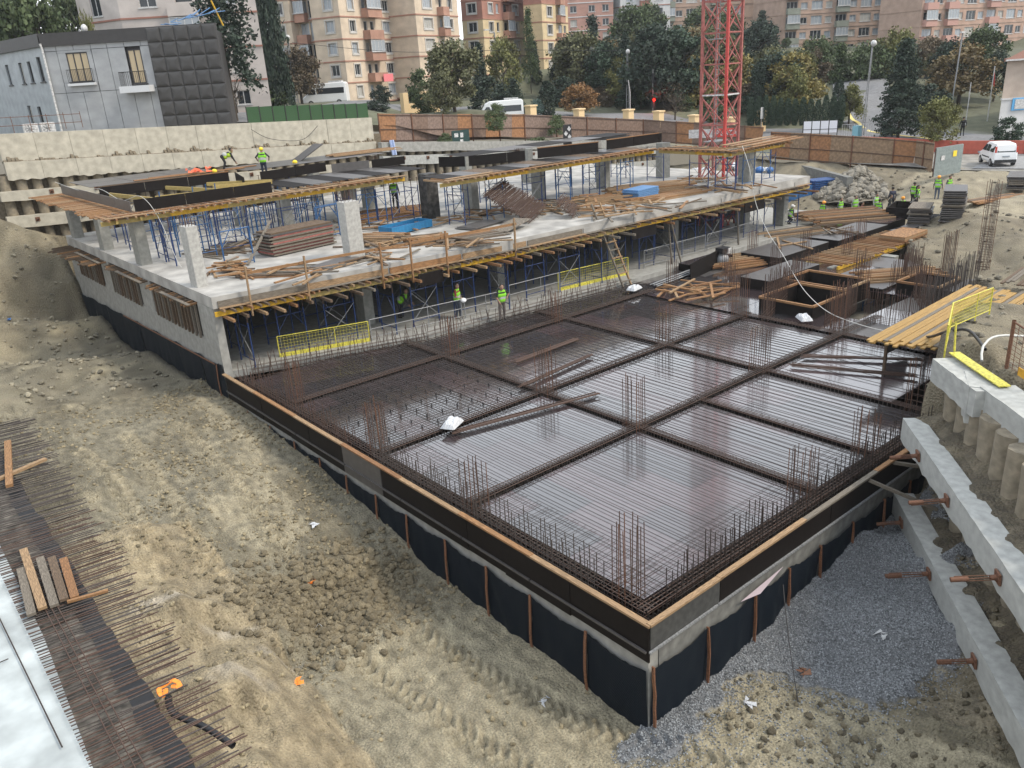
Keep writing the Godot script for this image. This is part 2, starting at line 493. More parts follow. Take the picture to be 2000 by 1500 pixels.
func sheet(called: String, u0: float, v0: float, u1: float, v1: float, step: float, hf: Callable, cf: Callable, skip: Callable, m: Material) -> MeshInstance3D:
	var nu := int(round((u1 - u0) / step)) + 1
	var nv := int(round((v1 - v0) / step)) + 1
	var vs := PackedVector3Array()
	var cs := PackedColorArray()
	vs.resize(nu * nv); cs.resize(nu * nv)
	for j in nv:
		for i in nu:
			var u := u0 + i * step
			var v := v0 + j * step
			vs[j * nu + i] = Vector3(u, hf.call(u, v), -v)
			cs[j * nu + i] = cf.call(u, v)
	var ns := PackedVector3Array()
	ns.resize(nu * nv)
	for j in nv:
		for i in nu:
			var a := vs[j * nu + mini(i + 1, nu - 1)] - vs[j * nu + maxi(i - 1, 0)]
			var b := vs[mini(j + 1, nv - 1) * nu + i] - vs[maxi(j - 1, 0) * nu + i]
			ns[j * nu + i] = a.cross(b).normalized()
	var ix := PackedInt32Array()
	for j in nv - 1:
		for i in nu - 1:
			if skip.call(u0 + (i + 0.5) * step, v0 + (j + 0.5) * step): continue
			var q := j * nu + i
			ix.append_array(PackedInt32Array([q, q + nu, q + nu + 1, q, q + nu + 1, q + 1]))
	var am := ArrayMesh.new()
	var arr := []
	arr.resize(Mesh.ARRAY_MAX)
	arr[Mesh.ARRAY_VERTEX] = vs
	arr[Mesh.ARRAY_NORMAL] = ns
	arr[Mesh.ARRAY_COLOR] = cs
	arr[Mesh.ARRAY_INDEX] = ix
	am.add_surface_from_arrays(Mesh.PRIMITIVE_TRIANGLES, arr)
	var o := inst(called, am, m)
	o.set_meta("kind", "structure")
	return o

func in_rect(u: float, v: float, r: Array, grow: float) -> bool:
	return u > r[0] - grow and u < r[2] + grow and v > r[1] - grow and v < r[3] + grow

func rock_mesh(seed_: int, flat := 0.7) -> ArrayMesh:
	var r := RandomNumberGenerator.new()
	r.seed = seed_
	var b := MB.new()
	var sm := SphereMesh.new()
	sm.radial_segments = 7; sm.rings = 4; sm.radius = 0.5; sm.height = 1.0
	var arr := sm.get_mesh_arrays()
	var vs: PackedVector3Array = arr[Mesh.ARRAY_VERTEX]
	var ix: PackedInt32Array = arr[Mesh.ARRAY_INDEX]
	var moved := {}
	for i in vs.size():
		var key := (vs[i] * 100.0).round()
		if not moved.has(key):
			moved[key] = vs[i] * r.randf_range(0.72, 1.12) * Vector3(1.0, flat, r.randf_range(0.8, 1.0)) + Vector3(r.randf_range(-0.05, 0.05), r.randf_range(-0.05, 0.05), r.randf_range(-0.05, 0.05))
	for i in range(0, ix.size(), 3):
		var a: Vector3 = moved[(vs[ix[i]] * 100.0).round()]
		var d: Vector3 = moved[(vs[ix[i + 1]] * 100.0).round()]
		var e: Vector3 = moved[(vs[ix[i + 2]] * 100.0).round()]
		if (d - a).cross(e - a).length() > 1e-6: b.flat(a, d, e)
	return b.mesh()

func scatter(called: String, label: String, category: String, mesh: Mesh, m: Material, spots: Array) -> void:
	var mm := MultiMesh.new()
	mm.transform_format = MultiMesh.TRANSFORM_3D
	mm.use_colors = true
	mm.mesh = mesh
	mm.instance_count = spots.size()
	for i in spots.size():
		mm.set_instance_transform(i, spots[i][0])
		mm.set_instance_color(i, spots[i][1])
	var o := MultiMeshInstance3D.new()
	o.multimesh = mm
	o.material_override = m
	o.name = named(called)
	add_child(o)
	tag(o, label, category, "", "stuff")

func lump(u: float, v: float, h: float, s: float) -> Transform3D:
	var bs := Basis(Vector3.UP, rng.randf() * TAU) * Basis(Vector3.RIGHT, rng.randf_range(-0.5, 0.5)) * Basis.from_scale(Vector3(s, s * rng.randf_range(0.6, 1.0), s * rng.randf_range(0.7, 1.1)))
	return Transform3D(bs, P(u, h, v))

func build_ground() -> void:
	for i in range(0, FOOT.size(), 2): foot_poly.push_back(Vector2(FOOT[i], FOOT[i + 1]))
	for n in [n_big, n_small, n_tiny]:
		n.noise_type = FastNoiseLite.TYPE_SIMPLEX_SMOOTH
		n.fractal_octaves = 3
		n.frequency = 0.03
	n_big.seed = 4; n_small.seed = 9; n_tiny.seed = 14
	var gp := [-1.1, -0.5, -0.2, -0.75, 1.5, -0.75, 2.6, -0.5, 3.2, -1.0, 3.5, -1.7, 3.75, -2.5, 3.8, -3.2, 4.7, -3.5, 5.6, -3.7, 6.7, -4.0, 8.8, -3.2, 10.2, -1.9, 12.4, 0.2, 0.0, 0.2, -1.1, 0.2]
	for i in range(0, gp.size(), 2): gravel_poly.push_back(Vector2(gp[i], gp[i + 1]))
	make_lattice("pit", PIT, -22.0, -16.0, 62.0, 52.0, 0.6)
	make_lattice("outer", OUTER, -60.0, -40.0, 280.0, 260.0, 4.0)
	var soil := mat("soil", 1.0, 1.0, 1.0, 0.95, noise_tex(0.035, 0.62, 1.0, 31, 6, 1024), 0.4)
	soil.vertex_color_use_as_albedo = true
	soil.normal_enabled = true
	soil.normal_texture = bump_fine
	soil.normal_scale = 2.2
	var dirt := mat("dirt", 1.0, 1.0, 1.0, 0.95, noise_coarse, 0.12)
	dirt.vertex_color_use_as_albedo = true
	var near := [-9.2, -8.0, 0.6, 27.0]
	var right := [0.6, -9.5, 14.0, 0.6]
	var none := func(_u, _v): return false
	var hf := func(u, v): return pit_h(u, v, true)
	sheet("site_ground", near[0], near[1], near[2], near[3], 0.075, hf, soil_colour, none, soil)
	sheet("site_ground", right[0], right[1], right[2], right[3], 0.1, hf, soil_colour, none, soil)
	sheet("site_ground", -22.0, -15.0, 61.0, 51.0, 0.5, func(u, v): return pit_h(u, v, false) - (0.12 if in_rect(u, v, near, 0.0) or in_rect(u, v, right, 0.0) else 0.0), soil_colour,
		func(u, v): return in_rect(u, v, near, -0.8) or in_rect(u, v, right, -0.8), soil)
	sheet("outer_ground", -60.0, -40.0, 276.0, 256.0, 4.0, func(u, v): return sample("outer", u, v), outer_colour, func(u, v): return u > -20.0 and u < 60.0 and v > -40.0 and v < 50.5, dirt)
	# loose clods, stones and gravel, each too small to count
	var clod_m := mat("clod", 1.0, 1.0, 1.0, 0.95, noise_fine, 0.9)
	clod_m.vertex_color_use_as_albedo = true
	var spots := [[], [], []]
	for i in 22000:
		var u := rng.randf_range(-6.6, -0.2)
		var v := rng.randf_range(6.3, 13.0)
		var k := 1.05 - Vector2((u + 3.0) / 3.4, (v - 9.0) / 2.6).length()
		if k < rng.randf() * 0.9: continue
		var s := 0.025 + pow(rng.randf(), 10.0) * 0.34
		var d := rng.randf_range(0.7, 1.15)
		spots[i % 3].push_back([lump(u, v, pit_h(u, v, true) + s * 0.12, s), Color(0.25 * d, 0.205 * d, 0.128 * d)])
	for i in 30000:
		var u := rng.randf_range(-8.6, 0.0)
		var v := rng.randf_range(-5.0, 26.5)
		var k: float = 0.35 + n_small.get_noise_2d(u * 12.0, v * 12.0) * 1.2
		if v < 6.0: k *= 0.25
		if v > 12.0 and u > -2.4: k += 0.4
		if u < -7.0: k *= 0.4
		if rng.randf() > k: continue
		var s := 0.025 + pow(rng.randf(), 5.0) * 0.15
		var d := rng.randf_range(0.7, 1.7)
		spots[i % 3].push_back([lump(u, v, pit_h(u, v, true) + s * 0.15, s), Color(0.27 * d, 0.225 * d, 0.14 * d)])
	for i in 7000:
		var u := rng.randf_range(1.0, 13.5)
		var v := rng.randf_range(-9.0, 0.0)
		if gravel_at(u, v) > 0.5: continue
		if v < 0.85 * u - 10.6 and rng.randf() < 0.5: continue
		var s := 0.02 + pow(rng.randf(), 7.0) * 0.22
		var d := rng.randf_range(0.6, 1.4)
		spots[i % 3].push_back([lump(u, v, pit_h(u, v, true) + s * 0.15, s), Color(0.19 * d, 0.16 * d, 0.105 * d)])
	for i in 3600:
		var u := rng.randf_range(14.0, 59.0)
		var v := rng.randf_range(-6.0, 32.0)
		if Geometry2D.is_point_in_polygon(Vector2(u, v), foot_poly): continue
		if u > 46.0 and v < 18.0 and rng.randf() < 0.9: continue
		var s := 0.06 + pow(rng.randf(), 4.0) * 0.35
		var d := rng.randf_range(0.6, 1.6)
		spots[i % 3].push_back([lump(u, v, pit_h(u, v, false) + s * 0.2, s), Color(0.24 * d, 0.215 * d, 0.165 * d)])
	for i in 900:
		var u := rng.randf_range(-7.0, -0.5)
		var v := rng.randf_range(27.0, 50.0)
		var s := 0.06 + pow(rng.randf(), 4.0) * 0.3
		var d := rng.randf_range(0.7, 1.6)
		spots[i % 3].push_back([lump(u, v, pit_h(u, v, false) + s * 0.2, s), Color(0.30 * d, 0.27 * d, 0.2 * d)])
	for k in 3:
		scatter("soil_clods", ["loose brown soil clods heaped on the excavated floor", "crumbled clay lumps strewn across the churned ground", "scattered stones and dirt crumbs over the excavation"][k], "soil", rock_mesh(5 + k), clod_m, spots[k])
	var grav := []
	for i in 90000:
		var u := rng.randf_range(-1.2, 12.4)
		var v := rng.randf_range(-4.4, 0.2)
		if gravel_at(u + rng.randfn() * 0.3, v + rng.randfn() * 0.25) < 0.5:
			if rng.randf() > 0.06 or v < 0.75 * u - 7.5 or v < -4.0: continue
		var s := rng.randf_range(0.022, 0.058)
		var d := rng.randf_range(0.5, 1.9)
		grav.push_back([lump(u, v, pit_h(u, v, true) + s * 0.2, s), Color(0.26 * d, 0.272 * d, 0.282 * d)])
	scatter("gravel", "blue grey crushed gravel spread beside the black membrane wall", "gravel", rock_mesh(41, 0.8), clod_m, grav)

func outer_colour(u: float, v: float) -> Color:
	var c := Color(0.16, 0.165, 0.10)
	if v < 58.0 and u < 62.0: c = Color(0.33, 0.30, 0.23)
	if u >= 60.0 and u < 80.0 and v < 30.0: c = Color(0.42, 0.40, 0.36)
	return c * (0.85 + 0.3 * n_big.get_noise_2d(u, v))

# ==================================================================== retaining walls
func jagged_box(b: MB, a: Vector3, d: Vector3, thick: Vector3, top0: float, top1: float, bot0: float, bot1: float, seg: int, jag: float) -> void:
	# a concrete beam from a to d (plan), uneven along its lower edge
	var prev := []
	for i in seg + 1:
		var t := float(i) / seg
		var p := a.lerp(d, t)
		var hi := lerpf(top0, top1, t)
		var lo := lerpf(bot0, bot1, t) + (rng.randf_range(-jag, jag) if i > 0 and i < seg else 0.0)
		var ring := [Vector3(p.x, lo, p.z), Vector3(p.x, hi + rng.randf_range(-0.015, 0.015), p.z), Vector3(p.x, hi, p.z) + thick, Vector3(p.x, lo, p.z) + thick]
		if prev:
			for k in 4:
				var j := (k + 1) % 4
				b.quad(prev[k], ring[k], ring[j], prev[j])
		if i == 0: b.quad(ring[0], ring[1], ring[2], ring[3])
		if i == seg: b.quad(ring[3], ring[2], ring[1], ring[0])
		prev = ring

func pile_mesh(r: float, h: float, seed_: int) -> ArrayMesh:
	var q := RandomNumberGenerator.new()
	q.seed = seed_
	var b := MB.new()
	var rings := 7
	var sides := 10
	var pts := []
	for i in rings + 1:
		var row := []
		var rr := r * q.randf_range(0.9, 1.08)
		for k in sides:
			var a := TAU * k / sides
			var e := rr * q.randf_range(0.93, 1.05)
			row.push_back(Vector3(cos(a) * e, h * i / rings, sin(a) * e))
		pts.push_back(row)
	for i in rings:
		for k in sides:
			var j := (k + 1) % sides
			var n0: Vector3 = (pts[i][k] * Vector3(1, 0, 1)).normalized()
			var n1: Vector3 = (pts[i][j] * Vector3(1, 0, 1)).normalized()
			b.tri(pts[i][k], pts[i + 1][k], pts[i + 1][j], n0, n0, n1)
			b.tri(pts[i][k], pts[i + 1][j], pts[i][j], n0, n1, n1)
	for k in sides:
		b.flat(pts[rings][k], pts[rings][(k + 1) % sides], Vector3(0, h, 0))
	return b.mesh()

func anchor(parent: Node3D, at: Vector3, outward: Vector3, length: float) -> void:
	# steel plate with a bundle of tendons sticking out
	var p := block("anchor_plate", Vector3(-0.5, -0.5, -0.5), Vector3(0.5, 0.5, 0.5), M["rust_bright"], parent)
	p.transform = Transform3D(MB.along(outward) * Basis.from_scale(Vector3(0.26, 0.26, 0.05)), at + outward * 0.03)
	var b := MB.new()
	var side := Vector3(0, 1, 0).cross(outward).normalized()
	for k in 4:
		var o := side * (0.035 if k % 2 else -0.035) + Vector3(0, 0.035 if k > 1 else -0.035, 0)
		b.tube(at + o, at + o * rng.randf_range(0.6, 1.2) + outward * length * rng.randf_range(0.9, 1.0) + Vector3(0, rng.randf_range(-0.03, 0.03), 0), 0.011, 5)
	b.tube(at + outward * 0.05, at + outward * 0.18, 0.07, 8, 0.05)
	if length > 0.5: b.tube(at + outward * (length * 0.62), at + outward * length * 0.98, 0.055, 8)
	part("anchor_tendons", b, M["rust_bright"], parent)

func build_retaining_walls() -> void:
	mat("earth_face", 0.20, 0.165, 0.115, 0.97, noise_coarse, 0.8)
	var piles := [pile_mesh(0.33, 6.0, 1), pile_mesh(0.34, 6.0, 2), pile_mesh(0.31, 6.0, 3)]
	# ---- the pale wall below the grey office
	var w := thing("retaining_wall", "long pale beige concrete retaining wall of cast panels below the grey office", "wall", P(-1.7, 7.0, 51.0))
	var o := -w.position
	var n := 13
	for i in n:
		var u0 := -1.7 + i * 2.06
		var u1 := u0 + 2.045
		var t0 := lerpf(9.72, 8.62, float(i) / n)
		var t1 := lerpf(9.72, 8.62, float(i + 1) / n)
		var l0 := lerpf(8.05, 6.75, float(i) / n)
		var l1 := lerpf(8.05, 6.75, float(i + 1) / n)
		var j := rng.randf_range(-0.02, 0.02)
		var b := MB.new()
		b.hexa([P(u0, l0 - 0.1, 51.1 + j) + o, P(u1, l1 - 0.1, 51.1 + j) + o, P(u1, l1 - 0.1, 51.5) + o, P(u0, l0 - 0.1, 51.5) + o, P(u0, t0, 51.1 + j) + o, P(u1, t1, 51.1 + j) + o, P(u1, t1, 51.5) + o, P(u0, t0, 51.5) + o])
		part("upper_panel", b, M["concrete_old"], w)
		b = MB.new()
		jagged_box(b, P(u0, 0, 50.82 + j) + o * Vector3(1, 0, 1), P(u1, 0, 50.82 + j) + o * Vector3(1, 0, 1), P(0, 0, 0.5), l0 + o.y, l1 + o.y, l0 - 1.1 + o.y, l1 - 1.1 + o.y, 8, 0.07)
		part("lower_panel", b, M["concrete_old"], w)
		b = MB.new()
		for k in 9:
			var x0 := u0 + k * 0.225
			var dh := 0.05 + maxf(0.0, n_small.get_noise_2d(x0 * 30.0, 7.0) + 0.15) * 0.5
			var yb := lerpf(l0, l1, k / 9.0) - 0.03
			b.hexa([P(x0, yb, 50.84) + o, P(x0 + 0.235, yb, 50.84) + o, P(x0 + 0.235, yb, 51.12) + o, P(x0, yb, 51.12) + o, P(x0 + 0.03, yb + dh * 0.5, 50.9) + o, P(x0 + 0.2, yb + dh * 0.4, 50.9) + o, P(x0 + 0.2, yb + dh, 51.1) + o, P(x0 + 0.03, yb + dh * 1.1, 51.1) + o])
		part("dirt", b, M["earth_face"], w)
	for i in 30:
		var p := inst("pile", piles[i % 3], M["concrete_pile"], w)
		p.position = P(-1.9 + i * 0.92, lerpf(1.2, 0.0, i / 30.0), 51.35) + o
		p.rotation.y = i * 1.3
	for k in 2:
		var b := MB.new()
		jagged_box(b, P(-2.4, 0, 50.7) + o * Vector3(1, 0, 1), P(25.0, 0, 50.7) + o * Vector3(1, 0, 1), P(0, 0, 0.5), [6.3, 4.75][k] + o.y, [5.2, 3.6][k] + o.y, [5.72, 4.02][k] + o.y, [4.6, 2.9][k] + o.y, 40, 0.05)
		part("waler", b, M["concrete_old"], w)
		for q in 9: anchor(w, P(0.5 + q * 2.7 - 1.2 * k, lerpf([6.0, 4.4][k], [5.0, 3.3][k], q / 9.0), 50.7) + o, Vector3(0, 0, 1), 0.2)
	var eb := MB.new()
	eb.abox(P(-2.6, -3.0, 51.75), P(26.0, 7.3, 51.6))
	struct("excavation_face", eb, M["earth_face"])
	# ---- the wall behind the raised floor
	w = thing("retaining_wall", "grey pile wall with anchored concrete walers behind the half built floors", "wall", P(26.0, 0.0, 50.0))
	o = -w.position
	for i in 38:
		var p := inst("pile", piles[i % 3], M["concrete_pile"], w)
		p.position = P(25.4 + i * 0.92, lerpf(0.2, -2.6, i / 38.0), 50.5) + o
		p.rotation.y = i * 2.1
	for k in 4:
		var t0: float = [6.7, 5.6, 3.4, 1.6][k]
		var t1: float = [3.6, 2.9, 1.5, -0.2][k]
		var b := MB.new()
		jagged_box(b, P(25.0, 0, 49.9) + o * Vector3(1, 0, 1), P(60.0, 0, 49.9) + o * Vector3(1, 0, 1), P(0, 0, 0.6), t0, t1, t0 - 0.75, t1 - 0.75, 50, 0.04)
		part("waler" if k else "capping_beam", b, M["concrete_waler"] if k else M["concrete"], w)
		if k:
			for q in 14: anchor(w, P(26.0 + q * 2.4 + k, lerpf(t0, t1, q / 14.0) - 0.36, 49.9) + o, Vector3(0, 0, 1), 0.15)
	eb = MB.new()
	eb.hexa([P(25, -3, 50.8), P(60.5, -3, 50.8), P(60.5, -3, 51.2), P(25, -3, 51.2), P(25, 6.6, 50.8), P(60.5, 3.5, 50.8), P(60.5, 3.5, 51.2), P(25, 6.6, 51.2)])
	struct("excavation_face", eb, M["earth_face"])
	# ground between that wall and the plywood hoarding
	# ---- the wall at the near right with three tiers
	w = thing("retaining_wall", "tiered concrete pile wall with rusty anchors standing over the gravel", "wall", P(8.0, -2.4, -2.6))
	o = -w.position
	var flat := o * Vector3(1, 0, 1)
	var a := P(10.95, 0, -0.07)
	var e := P(0.6, 0, -8.8)
	var along := (e - a).normalized()
	var out := Vector3(along.z, 0, -along.x)
	if out.x > 0.0: out = -out
	var back := -out
	for k in 2:
		var b := MB.new()
		jagged_box(b, a + flat, e + flat, back * 0.55, [1.45, -1.0][k] + o.y, [1.45, -1.0][k] + o.y, [0.78, -1.66][k] + o.y, [0.74, -1.74][k] + o.y, 44, 0.05)
		part("waler", b, M["concrete_waler"], w)
	for i in 16:
		var p := inst("pile", piles[(i * 2) % 3], M["concrete_pile"], w)
		p.scale = Vector3(1.12, 1.0, 1.12)
		p.position = a + along * (0.3 + i * 0.86) + back * 1.32 + o + Vector3(0, -3.3, 0)
		p.rotation.y = i * 1.7
	var ca := P(11.5, 0, -0.45)
	var cb := P(9.75, 0, -2.3)
	var cd := P(11.0, 0, -1.9)
	var ce := P(4.2, 0, -8.6)
	var b1 := MB.new()
	jagged_box(b1, ca + flat, cb + flat, P(0.5, 0, -0.5) , 3.2 + o.y, 3.2 + o.y, 2.55 + o.y, 2.5 + o.y, 10, 0.03)
	part("capping_beam", b1, M["concrete_waler"], w)
	b1 = MB.new()
	jagged_box(b1, P(9.95, 0, -2.05) + flat, P(11.0, 0, -1.5) + flat, P(0.3, 0, -0.6), 3.22 + o.y, 3.22 + o.y, 2.2 + o.y, 2.3 + o.y, 4, 0.08)
	part("capping_beam", b1, M["concrete_waler"], w)
	b1 = MB.new()
	jagged_box(b1, P(10.1, 0, -2.25) + flat, ce + flat, P(0.6, 0, -0.6), 3.24 + o.y, 3.24 + o.y, 2.45 + o.y, 2.35 + o.y, 24, 0.09)
	part("capping_beam", b1, M["concrete_waler"], w)
	for q in [[1.75, 1.1, 0.75], [4.15, 1.08, 0.9], [7.4, 1.1, 0.95], [1.1, -1.36, 0.7], [3.7, -1.33, 1.1], [7.0, -1.36, 0.8]]:
		anchor(w, a + along * q[0] + Vector3(0, q[1], 0) + out * 0.01 + o, (out + Vector3(0, -0.12, 0)).normalized(), q[2])
	# crumbled soil resting on the ledges between the beams and the piles
	var soil: Material = M["soil"]
	for k in 2:
		var base: float = [1.38, -1.08][k]
		var vs := []
		for i in 140:
			var row := []
			for j in 12:
				var q := j / 11.0
				var p := a + along * (i * 0.1) + back * (0.12 + q * 1.45)
				var pile := absf(fmod(i * 0.1 - 0.3 + 43.0, 0.86) / 0.86 - 0.5) * 2.0
				var hh := base + q * 0.16 + q * q * 0.42 * (0.5 + (1.0 - pile) * smoothstep(0.4, 1.0, q)) + n_small.get_noise_2d(p.x * 22.0, p.z * 22.0 + k * 300.0) * (0.05 + 0.3 * q) + n_tiny.get_noise_2d(p.x * 60.0, p.z * 60.0) * 0.09 * q
				row.push_back(Vector3(p.x, hh if j > 0 else base - 0.1, p.z))
			vs.push_back(row)
		var lb := MB.new()
		lb.colored = true
		for i in 139:
			for j in 11:
				var d := 0.75 + 0.5 * n_small.get_noise_2d(vs[i][j].x * 40.0, vs[i][j].z * 40.0)
				lb.col = Color(0.21 * d, 0.175 * d, 0.12 * d)
				lb.quad(vs[i][j], vs[i + 1][j], vs[i + 1][j + 1], vs[i][j + 1])
		struct("soil_ledge", lb, soil)
	eb = MB.new()
	eb.colored = true
	eb.col = Color(0.16, 0.13, 0.085)
	var f0 := a + back * 1.45
	var f1 := e + back * 1.45
	for i in 60:
		for j in 24:
			var q := []
			for c in [[0, 0], [1, 0], [1, 1], [0, 1]]:
				var p := f0.lerp(f1, (i + c[0]) / 60.0)
				p.y = -1.0 + (j + c[1]) * 0.15
				q.push_back(p + out * n_small.get_noise_3d(p.x * 20.0, p.y * 20.0, p.z * 20.0) * 0.28)
			eb.quad(q[0], q[1], q[2], q[3])
	struct("excavation_face", eb, soil)

# ==================================================================== basement wall, membrane and edge formwork
func membrane_sheet(parent: Node3D, from: Vector3, to: Vector3, top0: float, top1: float, bottom: float, out: Vector3, seed_: int) -> void:
	var b := MB.new()
	var n := 16
	var rows := 7
	var grid := []
	for i in n + 1:
		var t := float(i) / n
		var p := from.lerp(to, t)
		var sag := -0.10 * sin(PI * t) + n_small.get_noise_2d(seed_ * 31.0 + i * 14.0, 5.0) * 0.07
		var col := []
		for j in rows + 1:
			var s := float(j) / rows
			var top := lerpf(top0, top1, t) + sag
			var bulge := (0.05 * sin(PI * t) + n_small.get_noise_2d(seed_ * 50.0 + i * 6.0, j * 9.0) * 0.06) * (0.35 + 0.65 * sin(PI * s)) + (0.05 * (1.0 - s) * (1.0 - s))
			col.push_back(Vector3(p.x, lerpf(top, bottom, s), p.z) + out * (0.02 + maxf(bulge, -0.01)))
		grid.push_back(col)
	var nn := []
	for i in n + 1:
		var r := []
		for j in rows + 1:
			var du: Vector3 = grid[mini(i + 1, n)][j] - grid[maxi(i - 1, 0)][j]
			var dv: Vector3 = grid[i][mini(j + 1, rows)] - grid[i][maxi(j - 1, 0)]
			var q := du.cross(dv).normalized()
			r.push_back(q if q.dot(out) > 0 else -q)
		nn.push_back(r)
	for i in n:
		for j in rows:
			b.tri(grid[i][j], grid[i + 1][j], grid[i + 1][j + 1], nn[i][j], nn[i + 1][j], nn[i + 1][j + 1])
			b.tri(grid[i][j], grid[i + 1][j + 1], grid[i][j + 1], nn[i][j], nn[i + 1][j + 1], nn[i][j + 1])
	part("drainage_membrane", b, M["membrane"], parent)

func batten(parent: Node3D, at: Vector3, top: float, bottom: float, out: Vector3) -> void:
	var b := MB.new()
	var prev := Vector3(at.x, top, at.z) + out * 0.05
	for i in 6:
		var t := (i + 1) / 6.0
		var p := Vector3(at.x, lerpf(top, bottom, t), at.z) + out * (0.05 + 0.05 * sin(PI * t)) + out.cross(Vector3.UP) * rng.randf_range(-0.02, 0.02)
		b.beam(prev, p + (p - prev) * 0.03, 0.075, 0.03)
		prev = p
	part("batten", b, M["batten_copper"], parent)

func build_basement() -> void:
	var left := Vector3(-1, 0, 0)
	var near := Vector3(0, 0, 1)
	# long wall towards the dirt track
	var w := thing("basement_wall", "low concrete basement wall wrapped in black dimpled membrane beside the dirt track", "wall")
	block("wall", P(0.0, -3.6, 0.02), P(0.32, -0.42, 23.4), M["concrete"], w)
	var vs := [0.03, 1.9, 3.9, 5.7, 7.6, 9.6, 11.4, 13.3, 15.2, 17.2, 19.3, 21.4, 23.4]
	for i in vs.size() - 1:
		var t0 := lerpf(-1.08, -0.95, vs[i] / 23.4)
		membrane_sheet(w, P(0, 0, vs[i]), P(0, 0, vs[i + 1]), t0, t0 + 0.02, -3.6, left, i)
		if i > 0: batten(w, P(-0.02, 0, vs[i]), t0 + 0.02, -3.2, left)
	# short wall over the gravel
	w = thing("basement_wall", "short concrete basement wall wrapped in black membrane beside the grey gravel", "wall")
	block("wall", P(0.33, -3.6, 0.0), P(13.2, -0.42, 0.32), M["concrete_dark"], w)
	vs = [0.03, 2.0, 3.9, 5.4, 6.9, 8.6, 10.4, 12.0, 13.2]
	for i in vs.size() - 1:
		membrane_sheet(w, P(vs[i], 0, 0.0), P(vs[i + 1], 0, 0.0), -1.0 + (0.06 if i in [2, 3] else 0.0), -1.0, -3.6, near, i + 40)
		batten(w, P(vs[i] + (0.03 if i == 0 else 0.0), 0, -0.02), -0.98, -3.2, near)
	var torn := MB.new()
	torn.flat(P(3.2, -0.86, -0.12), P(5.0, -0.72, -0.12), P(4.0, -1.02, -0.14))
	torn.flat(P(3.2, -0.86, -0.125), P(4.0, -1.02, -0.145), P(5.0, -0.72, -0.125))
	part("torn_liner", torn, mat("liner_pink", 0.55, 0.46, 0.50, 0.7), w)
	# side formwork: plywood sheets with a timber rail on top
	var f := thing("edge_formwork", "black plywood edge formwork with orange timber rail along the dirt track", "formwork")
	var v := -0.04
	var i := 0
	while v < 23.2:
		var l: float = [2.44, 2.44, 1.6, 2.44, 2.0][i % 5]
		var v1 := minf(v + l, 23.3)
		block("plywood_sheet", P(-0.065 - (0.012 if i % 2 else 0.0), -0.86 + rng.randf_range(-0.02, 0.03), v), P(-0.02, 0.17, v1 - 0.01), M["ply_grey"] if i == 5 else M["ply_black"], f)
		v = v1
		i += 1
	v = 0.0
	i = 0
	while v < 23.2:
		var v1 := minf(v + rng.randf_range(2.8, 4.0), 23.4)
		bar("rail", P(-0.075, 0.20 + (i % 2) * 0.012, v - 0.12), P(-0.075, 0.20 + (i % 2) * 0.012, v1), 0.15, 0.055, M["wood%d" % [1, 0, 1, 2][i % 4]], f)
		bar("lower_batten", P(-0.10, -0.55, v), P(-0.10, -0.55, v1 - 0.05), 0.05, 0.05, M["ply_grey"], f)
		v = v1
		i += 1
	f = thing("edge_formwork", "dark plywood edge formwork with pale timber rail above the gravel strip", "formwork")
	v = -0.02
	i = 0
	while v < 13.0:
		var v1 := minf(v + 2.44, 13.2)
		block("plywood_sheet", P(v, -0.60, -0.065 - (0.012 if i % 2 else 0.0)), P(v1 - 0.01, 0.17, -0.02), mat("ply_worn", 0.075, 0.075, 0.072, 0.6, noise_coarse, 0.7) if i == 0 else M["ply_black"], f)
		v = v1
		i += 1
	v = -0.1
	i = 0
	while v < 13.0:
		var v1 := minf(v + rng.randf_range(2.4, 3.8), 13.2)
		bar("rail", P(v, 0.215 + (i % 2) * 0.012, -0.075), P(v1 + 0.1, 0.215 + (i % 2) * 0.012, -0.075), 0.14, 0.06, M["wood%d" % [1, 1, 4, 0][i % 4]], f)
		bar("lower_batten", P(v, -0.50, -0.105), P(v1 - 0.03, -0.50, -0.105), 0.05, 0.05, M["galvanised"], f)
		v = v1
		i += 1
	# raking timbers from the formwork to the pile wall
	for q in [[9.2, 0.12, -0.1, 10.4, -0.75, -1.55], [10.6, 0.15, -0.1, 11.6, -0.1, -1.2], [11.9, 0.15, -0.1, 12.4, 0.2, -1.0]]:
		var t := thing("raking_timber", "weathered timber strut wedged between edge formwork and pile wall", "timber", Vector3.ZERO, 0.0, "raking struts at the formwork edge")
		bar("strut", P(q[0], q[1], q[2]), P(q[3], q[4], q[5]), 0.09, 0.09, M["wood4"], t)
	# ---- wall below the finished floor, with the timber shuttered strip openings
	w = thing("basement_wall", "tall concrete basement wall with timber studded strip openings under the finished floor", "wall")
	block("wall", P(0.0, -3.6, 23.45), P(0.35, 1.45, 47.4), M["concrete"], w)
	for q in [[23.45, 25.2], [31.6, 33.4], [38.6, 40.2], [45.6, 47.4]]:
		block("pier", P(0.012, 1.45, q[0]), P(0.35, 3.03, q[1]), M["concrete"], w)
	for q in [[25.2, 31.6], [33.4, 38.6], [40.2, 45.6]]:
		var s: float = q[0] + 0.25
		while s < q[1] - 0.1:
			bar("stud", P(-0.03, 1.40, s), P(-0.03, 2.98, s), 0.10, 0.10, M["wood3"] if rng.randf() < 0.6 else M["wood4"], w)
			s += rng.randf_range(0.38, 0.52)
		block("shutter_board", P(0.08, 1.45, q[0] + 0.02), P(0.11, 3.03, q[1] - 0.02), M["ply_black"], w)
	vs = [23.45, 26.0, 29.0, 32.0, 35.0, 38.0, 41.0, 44.0, 47.2]
